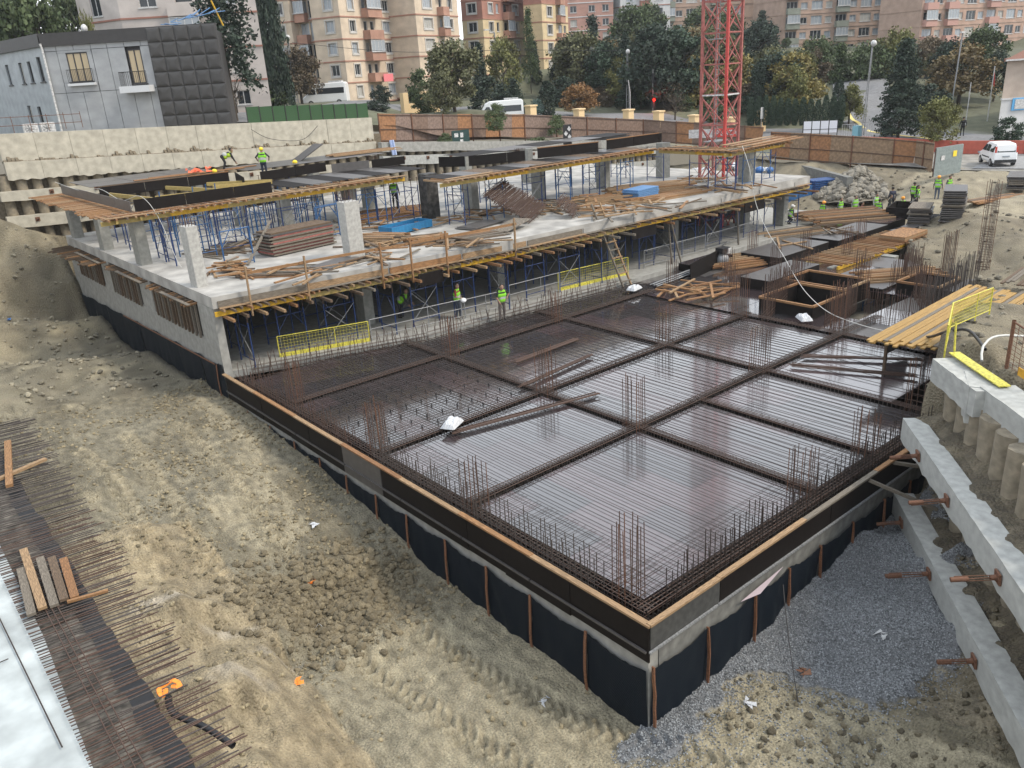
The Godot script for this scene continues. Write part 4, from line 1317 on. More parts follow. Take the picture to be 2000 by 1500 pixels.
func build_upper_formwork() -> void:
	var back := Vector3(0, 0, -1)
	var t := thing("upper_formwork", "timber and plywood formwork bay at the far left of the upper floor", "formwork", P(0, 6.1, 31.0))
	var o := -t.position
	platform_edge(t, P(-1.4, 6.15, 31.1) + o, P(15.0, 6.15, 31.0) + o, back, 0.25)
	# joists fanning out over the left edge
	var v := 31.4
	while v < 46.6:
		bar("side_joist", P(-1.5 + rng.randf_range(-0.2, 0.2), 6.14, v) + o, P(0.5, 6.14, v + rng.randf_range(-0.15, 0.15)) + o, 0.16, 0.06, fresh(), t)
		v += rng.randf_range(0.35, 0.5)
	bar("side_beam", P(-0.9, 6.02, 31.2) + o, P(-0.9, 6.02, 46.8) + o, 0.1, 0.16, M["beam_pale"], t)
	bar("side_beam", P(0.2, 6.02, 31.2) + o, P(0.2, 6.02, 46.8) + o, 0.1, 0.16, M["beam_pale"], t)
	shutter_row(t, P(0.3, 6.24, 32.3) + o, P(7.2, 6.24, 32.0) + o, 0.55, M["ply_black"], false)
	shutter_row(t, P(0.15, 6.24, 32.4) + o, P(0.05, 6.24, 45.5) + o, 0.5, M["ply_grey"], false)
	shutter_row(t, P(0.9, 6.24, 40.6) + o, P(8.4, 6.24, 40.2) + o, 0.55, M["ply_black"], true)
	shutter_row(t, P(7.6, 6.24, 36.5) + o, P(8.6, 6.24, 40.2) + o, 0.5, M["ply_black"], false)
	for q in [[0.6, 41.0], [3.1, 41.0], [5.6, 41.0], [0.6, 43.5], [3.1, 43.5], [5.6, 43.5]]:
		block("deck_sheet", P(q[0], 6.80, q[1]) + o, P(q[0] + 2.45, 6.825, q[1] + 2.45) + o, M["ply_grey"], t)
	bar("walk_plank", P(3.0, 6.87, 41.2) + o, P(9.5, 6.87, 40.9) + o, 0.3, 0.05, M["wood0"], t)
	bar("walk_plank", P(4.0, 6.87, 41.7) + o, P(10.5, 6.87, 41.4) + o, 0.25, 0.05, M["wood2"], t)
	for q in [[1.2, 39.8, 2.4, 33.6], [2.2, 35.2, 6.6, 34.9], [4.2, 39.6, 5.6, 35.4], [6.2, 38.6, 9.2, 36.4], [5.8, 36.6, 9.0, 36.0]]:
		bar("loose_beam", P(q[0], 6.42, q[1]) + o, P(q[2], 6.34, q[3]) + o, 0.09, 0.20, M["beam_pale"], t)
	for q in [[2.3, 34.9], [4.1, 35.1], [5.0, 35.6], [5.4, 35.3]]:
		rod("prop_head", P(q[0], 6.1, q[1]) + o, P(q[0] + 0.04, 6.75, q[1]) + o, 0.03, M["shore_light"], t)
	var b := MB.new()
	for i in 26:
		b.tube(P(0.5 + (i % 9) * 0.06, 6.2, 32.4 + int(i / 9.0) * 0.2) + o, P(0.5 + (i % 9) * 0.06, 6.75, 32.4 + int(i / 9.0) * 0.2) + o, 0.011, 4)
	part("column_bars", b, M["rust"], t)
	# middle part with the standing worker
	t = thing("upper_formwork", "black beam shutters and grey decking on the middle of the upper floor", "formwork", P(9, 6.1, 36.0))
	o = -t.position
	shutter_row(t, P(9.2, 6.24, 37.9) + o, P(13.9, 6.24, 38.6) + o, 0.55, M["ply_black"], false)
	shutter_row(t, P(13.7, 6.24, 37.5) + o, P(16.2, 6.24, 36.9) + o, 0.5, M["ply_grey"], false)
	shutter_row(t, P(16.3, 6.24, 37.0) + o, P(18.6, 6.24, 36.7) + o, 0.5, M["ply_black"], false)
	for i in 7:
		block("deck_sheet", P(8.8 + i * 1.3, 6.19, 33.2) + o, P(10.08 + i * 1.3, 6.215, 37.6) + o, M["ply_grey"] if i % 2 else M["ply_black"], t)
	for i in 4:
		block("rear_deck_sheet", P(9.0 + i * 2.45, 6.80, 39.4) + o, P(11.44 + i * 2.45, 6.825, 43.0) + o, M["ply_grey"], t)
	for i in 8:
		bar("loose_plank", P(15.5 + rng.randf_range(-0.4, 0.4), 6.9 + 0.05 * (i % 3), 40.5 + i * 0.16) + o, P(20.5 + rng.randf_range(-0.6, 0.6), 6.9 + 0.05 * (i % 3), 40.2 + i * 0.16) + o, 0.15, 0.045, fresh(), t)
	for i in 4:
		bar("leaning_sheet", P(13.3 + i * 0.1, 6.83, 41.5 + i * 0.12) + o, P(15.0 + i * 0.1, 7.7, 41.5 + i * 0.12) + o, 1.2, 0.03, M["ply_grey"], t)
	# right part with the yellow beams
	t = thing("upper_formwork", "long upper formwork with bright yellow beams and dark shutters towards the crane", "formwork", P(15, 6.1, 26.4))
	o = -t.position
	platform_edge(t, P(14.4, 6.15, 26.4) + o, P(31.2, 6.15, 26.2) + o, back, 0.2)
	platform_edge(t, P(31.2, 6.15, 26.2) + o, P(31.0, 6.15, 20.6) + o, Vector3(1, 0, 0), 0.15)
	platform_edge(t, P(31.0, 6.13, 20.4) + o, P(37.2, 6.13, 20.4) + o, back, 0.3)
	for q in [[18.4, 32.6, 19.2, 31.0], [19.4, 30.9, 22.8, 29.6], [24.0, 29.8, 28.2, 28.6], [29.4, 29.0, 34.6, 28.7]]:
		shutter_row(t, P(q[0], 6.24, q[1]) + o, P(q[2], 6.24, q[3]) + o, 0.6, M["ply_black"], q[0] > 23.0)
	for i in 12:
		block("deck_sheet", P(15.0 + i * 1.35, 6.195, 27.0) + o, P(16.33 + i * 1.35, 6.22, 29.6) + o, [M["ply_black"], M["ply_grey"], M["wood3"]][i % 3], t)
	for i in 5:
		block("rear_deck_sheet", P(19.5 + i * 3.0, 6.78, 31.3) + o, P(22.4 + i * 3.0, 6.80, 33.7) + o, M["ply_grey"] if i % 2 else M["ply_black"], t)
	for i in 7:
		bar("overhang_plank", P(33.0 + rng.randf_range(-0.5, 0.5), 6.28 + 0.045 * (i % 2), 20.2 + i * 0.42) + o, P(38.6 + rng.randf_range(-0.4, 0.8), 6.30 + 0.045 * (i % 2), 20.6 + i * 0.42) + o, 0.22, 0.045, fresh(), t)
	for q in [[16.4, 37.2], [22.9, 30.3], [28.6, 29.2], [34.9, 28.8]]:
		var cb := MB.new()
		for i in 14:
			cb.tube(P(q[0] + (i % 5) * 0.12, 6.1, q[1] + int(i / 5.0) * 0.2) + o, P(q[0] + (i % 5) * 0.12 + rng.randf_range(-0.03, 0.03), 6.95, q[1] + int(i / 5.0) * 0.2) + o, 0.012, 4)
		part("column_bars", cb, M["rust"], t)

# ==================================================================== formwork trays and shafts on the far right
func tray(label: String, u0: float, v0: float, u1: float, v1: float, top: float, low: float, m: Material) -> void:
	var t := thing("formwork_tray", label, "formwork", P(u0, low, v0), 0.0, "plywood trays on the far floor")
	var o := -t.position
	var u := u0
	while u < u1 - 0.1:
		var e := minf(u + 2.44, u1)
		block("top_sheet", P(u + 0.005, top - 0.02, v0) + o, P(e - 0.005, top, v1) + o, m, t)
		u = e
	var b := MB.new()
	b.abox(P(u0, low, v0 + 0.01) + o, P(u1, top - 0.024, v0 + 0.04) + o)
	b.abox(P(u0 + 0.01, low, v0 + 0.04) + o, P(u0 + 0.04, top - 0.024, v1 - 0.01) + o)
	b.abox(P(u1 - 0.04, low, v0 + 0.04) + o, P(u1 - 0.01, top - 0.024, v1 - 0.01) + o)
	part("side_board", b, M["ply_black"], t)

func shaft_rim(label: String, u0: float, v0: float, u1: float, v1: float, hi: float, lo: float) -> void:
	var t := thing("shaft_formwork", label, "formwork", P(u0, lo, v0))
	var o := -t.position
	for q in [[u0, v0, u1, v0], [u1, v0, u1, v1], [u1, v1, u0, v1], [u0, v1, u0, v0]]:
		bar("side_sheet", P(q[0], (hi + lo) * 0.5, q[1]) + o, P(q[2], (hi + lo) * 0.5, q[3]) + o, 0.03, hi - lo, M["ply_black"], t)
		bar("rim_timber", P(q[0], hi + 0.05, q[1]) + o, P(q[2], hi + 0.05, q[3]) + o, 0.12, 0.10, fresh(), t)
	block("shaft_floor", P(u0, lo - 0.05, v0) + o, P(u1, lo, v1) + o, M["concrete_dark"], t)

func timber_pile(label: String, at: Vector3, turn: float, n: int, length: float, wide: float, mats: Array, group := "", tidy := 0.12, sect := Vector2(0.10, 0.09), layers := 4) -> Node3D:
	var t := thing("timber_pile", label, "timber", at, turn, group)
	var per := ceili(n / float(layers))
	for i in n:
		var layer := int(i / float(per))
		var x := (float(i % per) / maxf(per - 1, 1) - 0.5) * wide * (1.0 - 0.12 * layer)
		var l := length * rng.randf_range(0.75, 1.0)
		var z := rng.randf_range(-0.5, 0.5) * length * tidy
		var y := sect.y * 0.5 + layer * sect.y * 1.02 + rng.randf() * 0.004
		var sk := rng.randf_range(-0.3, 0.3) * tidy * 3.0
		bar("timber", Vector3(x - sk, y, z - l * 0.5), Vector3(x + sk, y, z + l * 0.5), sect.x * rng.randf_range(0.85, 1.15), sect.y, M[mats[rng.randi_range(0, mats.size() - 1)]], t)
	return t

func loose_timbers(label: String, at: Vector3, n: int, spread: float, length: float, mats: Array, tilt := 0.1) -> Node3D:
	var t := thing("loose_timbers", label, "timber", at)
	for i in n:
		var a := rng.randf() * PI
		var d := Vector3(cos(a), rng.randf_range(-tilt, tilt) * 0.5, sin(a)) * length * rng.randf_range(0.5, 1.0) * 0.5
		var c := Vector3(rng.randf_range(-spread, spread), 0.05 + 0.05 * int(i / 3.0) + absf(d.y), rng.randf_range(-spread, spread))
		bar("timber", c - d, c + d, rng.randf_range(0.08, 0.16), 0.06, M[mats[rng.randi_range(0, mats.size() - 1)]], t)
	return t

func sack(label: String, at: Vector3, turn: float) -> void:
	var b := MB.new()
	var n := 14
	var g := []
	for i in n + 1:
		var row := []
		for j in n + 1:
			var x := i / float(n) * 2.0 - 1.0
			var z := j / float(n) * 2.0 - 1.0
			var puff := pow((1.0 - x * x * x * x) * (1.0 - z * z * z * z), 0.45)
			row.push_back([x, z, puff * (1.0 + n_small.get_noise_2d(x * 40.0 + at.x * 9.0, z * 40.0) * 0.5)])
		g.push_back(row)
	for side in [1.0, -1.0]:
		for i in n:
			for j in n:
				var q := []
				for c in [[0, 0], [1, 0], [1, 1], [0, 1]]:
					var e: Array = g[i + c[0]][j + c[1]]
					q.push_back(Vector3(e[0] * 0.42 * (1.0 - 0.1 * e[2]), 0.08 + e[2] * (0.19 if side > 0 else 0.07) * side, e[1] * 0.27 * (1.0 - 0.12 * e[2])))
				b.quad(q[0], q[1], q[2], q[3])
	var o := solo("white_sack", b, M["bag_white"], label, "sack", "white sacks on the steel mats")
	o.position = at
	o.rotation.y = turn

func barrier(label: String, a: Vector3, b: Vector3, h: float, m: Material, mesh_step: float, plate: bool, group: String) -> void:
	var t := thing("mesh_barrier", label, "barrier", a, 0.0, group)
	var d := b - a
	for k in [0.0, 1.0]:
		rod("post", d * k, d * k + Vector3(0, h, 0), 0.025, m, t)
	rod("top_rail", Vector3(0, h, 0), d + Vector3(0, h, 0), 0.022, m, t)
	rod("bottom_rail", Vector3(0, 0.16, 0), d + Vector3(0, 0.16, 0), 0.018, m, t)
	rod("middle_post", d * 0.62, d * 0.62 + Vector3(0, h, 0), 0.02, m, t)
	if mesh_step > 0.0:
		var mb := MB.new()
		var s := mesh_step
		while s < d.length():
			var p := d.normalized() * s
			mb.tube(p + Vector3(0, 0.16, 0), p + Vector3(0, h, 0), 0.006, 4)
			s += mesh_step
		s = 0.16 + mesh_step
		while s < h:
			mb.tube(Vector3(0, s, 0), d + Vector3(0, s, 0), 0.006, 4)
			s += mesh_step
		part("wire_mesh", mb, m, t)
	else:
		rod("middle_rail", Vector3(0, h * 0.55, 0), d + Vector3(0, h * 0.55, 0), 0.018, m, t)
	if plate: bar("toe_board", Vector3(0, 0.09, 0.02), d + Vector3(0, 0.09, 0.02), 0.02, 0.18, m, t)

func cable(called: String, label: String, pts: Array, r: float, m: Material) -> void:
	var curve := Curve3D.new()
	for i in pts.size():
		var tan: Vector3 = ((pts[mini(i + 1, pts.size() - 1)] - pts[maxi(i - 1, 0)]) / 6.0)
		curve.add_point(pts[i], -tan, tan)
	curve.bake_interval = 0.35
	var b := MB.new()
	var bp := curve.get_baked_points()
	for i in bp.size() - 1: b.tube(bp[i], bp[i + 1], r, 6)
	solo(called, b, m, label, "cable")

func build_far_formwork() -> void:
	var f := thing("far_formwork_deck", "messy dark plywood floor behind the tied mats with scattered sheets", "formwork")
	var tops := [M["deck1"], M["deck3"], M["ply_grey"], M["deck0"], M["deck2"]]
	for i in 10:
		for j in 7:
			var u := 21.0 + i * 2.44
			var v := 2.6 + j * 2.6
			if not Geometry2D.is_point_in_polygon(Vector2(u + 1.2, v + 1.3), foot_poly): continue
			if u > 21.5 and u < 27.5 and v > 7.5 and v < 12.9: continue
			if v > 19.0: continue
			block("plywood_sheet", P(u + 0.01, -0.08 + rng.randf_range(-0.01, 0.01), v + 0.01), P(u + 2.42, -0.055, v + 2.58), tops[rng.randi_range(0, 4)], f)
	f = inst("lower_floor", prism([21.0, 3.0, 30.0, 5.4, 35.0, 11.0, 46.0, 16.6, 46.0, 22.0, 21.0, 21.0], -3.2, -2.9).mesh(), M["concrete"])
	tag(f, "pale lower floor seen through the open shafts", "floor slab")
	shaft_rim("open shaft with black sides and an orange timber rim beside the white sack", 22.2, 9.4, 25.5, 12.2, 0.5, -2.6)
	shaft_rim("smaller framed opening with yellow timber rim behind the first shaft", 25.8, 9.8, 28.2, 13.2, 0.5, -0.4)
	shaft_rim("square framed pit opening beside the dense wall bars", 28.6, 6.6, 31.0, 8.6, 0.5, -0.5)
	tray("pale tray with black front beside the crane cable", 30.1, 16.2, 35.5, 18.8, 0.5, -0.05, M["ply_grey"])
	tray("pale long tray below the timber piles", 36.1, 15.9, 42.3, 18.0, 0.5, -0.05, M["ply_grey"])
	tray("small pale tray beside the open black crate", 42.6, 16.1, 45.2, 18.0, 0.5, -0.05, M["deck2"])
	tray("brown tray behind the first shaft", 25.2, 13.6, 30.0, 15.4, 0.5, -0.05, M["ply_grey"])
	tray("pale tray between shaft and pit opening", 28.4, 9.2, 31.6, 12.4, 0.1, -0.5, M["ply_grey"])
	tray("pale tray beside the stack of yellow planks", 21.2, 4.6, 23.2, 6.8, 0.02, -0.5, M["ply_grey"])
	tray("pale tray at the foot of the tall rusty cage", 29.0, 5.6, 31.8, 6.5, 0.35, -0.3, M["ply_grey"])
	tray("dark sheet bridging towards the ladder", 26.0, 19.0, 29.6, 20.2, 0.45, 0.0, M["deck1"])
	# joist field with a column and shoring under it
	var j := thing("joist_platform", "orange joist platform on yellow beams over the open lower floor", "formwork", P(31.5, 0.2, 13.0))
	var o := -j.position
	var u := 31.5
	while u < 41.5:
		bar("joist", P(u, 0.22, 12.9 + rng.randf_range(-0.2, 0.2)) + o, P(u + 0.1, 0.22, 15.7) + o, 0.09, 0.09, fresh(), j)
		u += rng.randf_range(0.3, 0.45)
	for v in [13.2, 15.2]: bar("yellow_beam", P(31.2, 0.07, v) + o, P(41.8, 0.07, v) + o, 0.1, 0.2, M["beam_yellow"] if v < 14.0 else M["beam_pale"], j)
	for i in 5: block("sheet", P(38.6, 0.28 + i * 0.06, 13.0) + o, P(41.6, 0.335 + i * 0.06, 14.6) + o, fresh(), j)
	column("concrete column beside the ladder under the orange joist platform", 36.0, 12.6, -2.9, 0.0)
	column("concrete column carrying the joists at the open shaft side", 32.2, 13.8, -2.9, 0.0, 0.0, null, 1.6, 0.3)
	for q in [[38.0, 12.4, 0.3], [40.0, 12.6, 0.1], [34.4, 12.8, 0.0]]:
		var s := thing("shoring_frame", "blue shoring frame on the lower floor below the joist platform", "scaffold", P(q[0], -2.9, q[1]), q[2], "blue frames below the joist platform")
		for k in [-0.7, 0.7]: rod("post", Vector3(k, 0, 0), Vector3(k, 2.9, 0), 0.034, M["shore_light"], s)
		for k in [0.3, 2.4]: rod("rail", Vector3(-0.7, k, 0), Vector3(0.7, k, 0), 0.025, M["shore_light"], s)
		rod("brace", Vector3(-0.7, 0.3, 0), Vector3(0.7, 2.4, 0), 0.02, M["shore_light"], s)
	# wall and column bars of the shafts
	dowels("dense wall bars along the near side of the shaft", P(20.7, 0, 10.9), P(25.4, 0, 12.6), 0.16, 1.2, 1.6, M["rust"], 0.25)
	dowels("dense wall bars behind the sack beside the shaft", P(21.6, 0, 8.3), P(25.6, 0, 9.2), 0.15, 1.1, 1.5, M["rust"], 0.25)
	dowels("dense wall bars along the far side of the shaft", P(24.6, 0, 13.4), P(30.6, 0, 14.2), 0.2, 0.9, 1.3, M["rust"], 0.25)
	dowels("dense wall bars turning towards the pit opening", P(23.2, 0, 7.4), P(23.6, 0, 4.4), 0.15, 1.3, 1.7, M["rust"], 0.25)
	dowels("tall dense wall bars behind the yellow planks", P(23.8, 0, 5.2), P(30.6, 0, 5.8), 0.15, 1.6, 2.3, M["rebar_grey"], 0.3)
	dowels("tall dense wall bars between the pit opening and the earth bank", P(26.2, 0, 6.0), P(31.0, 0, 9.2), 0.17, 1.4, 2.0, M["rust"], 0.3)
	dowels("dense wall bars under the timber pile at the bank", P(29.0, 0, 9.0), P(33.6, 0, 9.8), 0.2, 1.1, 1.6, M["rust"], 0.3)
	var cols := [[25.8, 12.4, 1.7, "at the shaft corner under the white cable"], [27.6, 9.8, 1.9, "between the two framed openings"], [28.8, 15.6, 1.6, "beside the pale tray"], [33.2, 16.4, 1.6, "in front of the long timber piles"], [38.2, 15.6, 1.6, "beside the orange joist platform"], [34.0, 14.2, 1.9, "beside the yellow offcut"], [23.0, 18.2, 1.5, "below the wooden ladder"], [26.9, 17.4, 1.5, "with white sheet scraps"], [31.9, 19.2, 1.5, "beside the timber at the tray"], [24.4, 15.4, 1.4, "behind the heap of studs"], [30.2, 11.4, 1.6, "at the pale middle tray"]]
	for q in cols: column_bars("cluster of upright rusty bars " + q[3], q[0], q[1], q[2], 0.5, 0.4, 4, -0.3, "column starter bars on the far floor")
	var t := column_bars("tall rusty column cage rising against the earth bank", 33.6, 6.6, 5.0, 0.55, 0.45, 4, -0.3, "")
	var tb := MB.new()
	for i in 24:
		var h := 0.4 + i * 0.13 + (0.9 if i > 17 else 0.0)
		if h > 5.0: continue
		for k in 4:
			var a := Vector3([-0.29, 0.29, 0.29, -0.29][k], h, [-0.24, -0.24, 0.24, 0.24][k])
			var c := Vector3([0.29, 0.29, -0.29, -0.29][k], h, [-0.24, 0.24, 0.24, -0.24][k])
			tb.tube(a, c, 0.009, 4)
	part("hoops", tb, M["rust"], t)
	column_bars("thin upright wall bars beside the tall rusty cage", 32.8, 8.0, 2.4, 0.9, 0.3, 6, -0.3, "")

func build_loose_things() -> void:
	sack("white sack on the beam cage beside the long bar bundle", P(3.35, 0.16, 11.7), 0.5)
	sack("white sack on the cage next to the open shaft", P(21.2, 0.18, 9.2), 0.9)
	sack("white sack at the beam crossing below the ladder", P(20.6, 0.18, 18.8), 0.2)
	loose_timbers("heap of fresh orange studs thrown on the deck by the shaft", P(22.6, 0.0, 16.2), 18, 1.4, 3.2, ["wood0", "wood1", "wood0", "wood2"])
	timber_pile("pile of fresh orange timbers beside the grey compressor tank", P(29.6, 0.0, 18.6), 1.15, 20, 4.6, 2.6, ["wood0", "wood1", "wood2"])
	timber_pile("wide pile of orange timbers in front of the group of workers", P(43.5, 0.45, 19.8), 1.0, 40, 6.5, 4.6, ["wood0", "wood1", "wood3", "wood2"])
	timber_pile("low pile of weathered timbers beside the blue sheet stack", P(38.4, 0.0, 20.6), 1.2, 18, 5.0, 2.4, ["wood3", "wood4", "wood1"])
	timber_pile("orange timber pile lying against the earth bank by the tall cage", P(31.4, 0.0, 9.9), 0.9, 34, 4.6, 2.6, ["wood0", "wood2", "wood1"])
	loose_timbers("grey scrap boards on the pale tray", P(38.4, 0.5, 17.0), 9, 1.1, 2.2, ["wood4", "wood3"])
	loose_timbers("two timber offcuts on the near pale tray", P(33.4, 0.5, 17.8), 3, 0.6, 4.2, ["wood0", "wood1"], 0.0)
	# ladder
	var l := thing("wooden_ladder", "wooden ladder leaning from the deck against the raised floor", "ladder", P(21.6, 0.0, 20.2))
	for s in [-0.32, 0.32]:
		bar("stile", Vector3(s, 0.0, 0), Vector3(s - 0.1, 4.35, -2.2), 0.07, 0.10, M["wood4"] if s < 0 else M["wood1"], l)
	for i in 10:
		var k := (i + 0.7) / 10.6
		bar("rung", Vector3(-0.40 - 0.1 * k, 4.35 * k, -2.2 * k + 0.07), Vector3(0.40 - 0.1 * k, 4.35 * k, -2.2 * k + 0.07), 0.10, 0.05, M["wood1"] if i % 2 else M["wood4"], l)
	# barriers on the concrete strip
	barrier("bright yellow mesh barrier with toe board on the concrete strip", P(2.6, 0.2, 23.6), P(6.5, 0.2, 22.4), 0.95, M["fence_yellow"], 0.14, true, "")
	barrier("grey tube barrier following the yellow one", P(6.6, 0.2, 22.4), P(11.4, 0.2, 21.8), 1.0, M["galvanised"], 0.0, false, "grey tube barriers")
	barrier("grey tube barrier between the two workers", P(11.6, 0.2, 21.8), P(13.6, 0.2, 21.6), 0.95, M["galvanised"], 0.0, false, "grey tube barriers")
	barrier("grey tube barrier behind the worker holding an orange tool", P(14.4, 0.2, 21.7), P(17.8, 0.2, 21.6), 1.1, M["galvanised"], 0.0, false, "grey tube barriers")
	barrier("yellow mesh barrier beside the wooden ladder", P(18.0, 0.2, 21.9), P(23.0, 0.2, 21.4), 1.0, M["fence_yellow"], 0.14, true, "")
	barrier("long grey tube barrier in the shade right of the ladder", P(24.6, 0.2, 21.6), P(30.2, 0.2, 21.5), 1.05, M["galvanised"], 0.16, false, "grey tube barriers")
	barrier("grey tube barrier at the far end of the strip", P(30.4, 0.2, 21.5), P(36.0, 0.2, 21.6), 1.05, M["galvanised"], 0.16, false, "grey tube barriers")
	for q in [[33.0, 21.0, 0.5], [26.4, 21.0, 0.3], [27.0, 20.8, -0.4]]:
		var lt := thing("leaning_plank", "single plank leaning from the strip to the raised floor edge", "plank", P(q[0], 0.2, q[1]), 0.0, "planks leaning on the floor edge")
		bar("plank", Vector3(0, 0, 0), Vector3(q[2], 2.8, -0.6), 0.10, 0.05, M["wood4"], lt)
	# compressor tank
	var c := thing("compressor_tank", "small grey upright tank with black motor and white tag beside a timber pile", "compressor", P(28.4, -0.05, 18.9))
	var b := MB.new()
	b.ball(Vector3(0, 0.42, 0), Vector3(0.42, 0.42, 0.42), 14)
	part("tank", b, M["galvanised"], c)
	block("motor", Vector3(-0.34, 0.86, -0.25), Vector3(0.36, 1.15, 0.3), M["cable_black"], c)
	block("tag", Vector3(0.05, 0.8, 0.34), Vector3(0.33, 1.12, 0.36), M["white_paint"], c)
	rod("handle", Vector3(-0.3, 1.15, 0), Vector3(0.4, 1.4, 0), 0.03, M["cable_black"], c)
	# black tilted sheets near the tank
	var bs := thing("tilted_sheet", "black plywood sheet tilted up beside the pale pipes", "plywood", P(26.0, 0.0, 18.6))
	bar("sheet", Vector3(-1.2, 0.35, 0.2), Vector3(2.2, 0.5, -0.4), 0.04, 1.0, M["ply_black"], bs)
	var pp := thing("pale_pipes", "bundle of pale pipes lying near the ladder foot", "pipe", P(24.6, 0.1, 19.0))
	for i in 7: rod("pipe", Vector3(-2.6 + rng.randf() * 0.3, 0.05 + 0.03 * (i % 3), i * 0.09), Vector3(3.0 + rng.randf() * 0.4, 0.05 + 0.03 * (i % 3), i * 0.09 - 0.6), 0.035, M["galvanised"], pp)
	# ---- on the raised floor
	var st := thing("shutter_stack", "tall stack of old shutters with red edges beside the column", "stack", P(7.0, 3.55, 29.6), 0.12)
	for i in 7:
		var y := 0.06 + i * 0.16
		block("shutter", Vector3(-1.9 + rng.randf_range(-0.1, 0.1), y, -0.75), Vector3(1.9 + rng.randf_range(-0.1, 0.1), y + 0.07, 0.75), M["ply_grey"] if i == 6 else M["wood4"], st)
		block("red_frame", Vector3(-1.8 + rng.randf_range(-0.15, 0.1), y + 0.075, -0.7), Vector3(1.8, y + 0.155, 0.72 + rng.randf_range(-0.08, 0.05)), mat("shutter_red", 0.36, 0.12, 0.10, 0.8, noise_coarse, 0.9) if i == 0 else M["shutter_red"] if i % 2 else M["wood3"], st)
	timber_pile("small pile of brown boards at the open floor edge", P(3.6, 3.55, 25.2), 0.8, 12, 2.8, 1.4, ["wood3", "wood0", "wood4", "wood2"], "", 0.2, Vector2(0.14, 0.06), 2)
	var pl := thing("plywood_stack", "low stack of grey plywood sheets by the floor edge", "stack", P(6.4, 3.55, 24.4), 0.35)
	for i in 4: block("sheet", Vector3(-1.2 + rng.randf_range(-0.1, 0.1), 0.03 * i, -0.65), Vector3(1.2 + rng.randf_range(-0.1, 0.1), 0.03 * i + 0.026, 0.6), M["ply_grey"] if i % 2 else M["wood3"], pl)
	timber_pile("jumbled pile of pale timber ends beside the free column", P(10.6, 3.55, 27.4), 0.5, 40, 2.6, 2.2, ["wood1", "wood0", "wood3", "wood1"], "", 0.25)
	timber_pile("second jumbled pile of short timbers at the floor edge", P(12.0, 3.55, 25.2), 1.3, 30, 2.0, 1.6, ["wood1", "wood3", "wood0"], "", 0.3)
	timber_pile("orange timbers under the standing worker in the middle", P(16.0, 3.55, 34.4), 1.2, 30, 4.8, 3.6, ["wood0", "wood2", "wood0"], "", 0.15, Vector2(0.12, 0.09), 3)
	timber_pile("long dark planks along the floor edge beside the grey boards", P(14.2, 3.55, 24.2), 1.35, 16, 4.2, 1.7, ["wood3", "wood4", "wood3", "wood0"], "", 0.2, Vector2(0.2, 0.05), 3)
	timber_pile("flat brown timbers scattered around the blue trestle", P(4.6, 3.55, 33.0), 0.4, 14, 3.2, 3.6, ["wood3", "wood4"], "", 0.3, Vector2(0.12, 0.06), 1)
	loose_timbers("curled pile of pale offcuts near the corner column", P(2.7, 3.55, 28.0), 22, 0.6, 1.2, ["wood1", "wood0", "wood4"])
	var lean := thing("leaning_plank", "single grey plank propped on the stack of red shutters", "plank", P(3.6, 3.55, 28.0))
	bar("plank", Vector3(0, 0.05, 0), Vector3(2.3, 1.6, -1.9), 0.14, 0.05, M["wood4"], lean)
	var cr := thing("steel_cradle", "bright blue steel cradle box lying on the raised floor", "cradle", P(13.2, 3.55, 28.9), 0.12)
	for z in [-0.55, 0.55]: bar("long_side", Vector3(-1.45, 0.25, z), Vector3(1.45, 0.25, z), 0.06, 0.40, M["shore_cyan"] if M.has("shore_cyan") else mat("shore_cyan", 0.02, 0.20, 0.42, 0.45, noise_mid, 0.7), cr)
	for x in [-1.42, 1.42]: bar("short_side", Vector3(x, 0.25, -0.52), Vector3(x, 0.25, 0.52), 0.06, 0.40, M["shore_cyan"], cr)
	block("tray", Vector3(-1.4, 0.06, -0.5), Vector3(1.4, 0.10, 0.5), M["shore_blue"], cr)
	for i in 4: rod("loose_tube", Vector3(-1.0 + i * 0.4, 0.3, -0.4), Vector3(-0.4 + i * 0.4, 0.34, 0.4), 0.03, M["shore_light"], cr)
	var dk := thing("plywood_sheet_loose", "loose dark grey plywood sheets lying on the floor beside the bar heap", "plywood", P(16.4, 3.55, 26.3), 0.2)
	for i in 2: block("sheet", Vector3(-1.3 + i * 0.2, 0.05 + 0.03 * i, -0.75), Vector3(1.2 + i * 0.2, 0.075 + 0.03 * i, 0.6), M["ply_grey"], dk)
	var sh := thing("pale_sheet", "pale dusty sheet sloping at the floor edge", "plywood", P(16.6, 3.6, 23.9), 0.3)
	bar("sheet", Vector3(-1.2, 0.1, 0), Vector3(1.2, 0.35, 0), 1.1, 0.03, M["wood4"], sh)
	var clutter := [[2.0, 26.6, 1.0, 2.0, 10], [5.0, 23.9, 1.4, 2.6, 10], [8.6, 23.6, 1.2, 2.6, 12], [12.6, 23.0, 1.5, 3.0, 16], [9.6, 26.4, 1.2, 2.0, 14], [14.6, 30.0, 1.6, 2.4, 16], [17.6, 28.6, 1.3, 2.2, 12], [20.6, 29.0, 1.6, 2.6, 12], [22.6, 22.6, 1.4, 2.8, 14], [26.0, 22.2, 1.8, 3.4, 16], [33.6, 22.4, 1.8, 3.2, 16], [35.0, 26.4, 1.6, 2.6, 12], [24.4, 28.6, 1.4, 2.4, 12], [6.0, 31.8, 1.8, 2.4, 14], [11.6, 32.4, 1.8, 2.6, 14]]
	var where := ["by the corner column", "by the first guard rail post", "beside the free column", "along the open floor edge", "behind the free column", "in front of the stained column", "right of the stained column", "left of the next column", "beside the ladder top", "at the edge before the blue panels", "at the edge left of the crane column", "beside the crane mast foot", "behind the rusty bar heap", "behind the red shutter stack", "behind the blue cradle"]
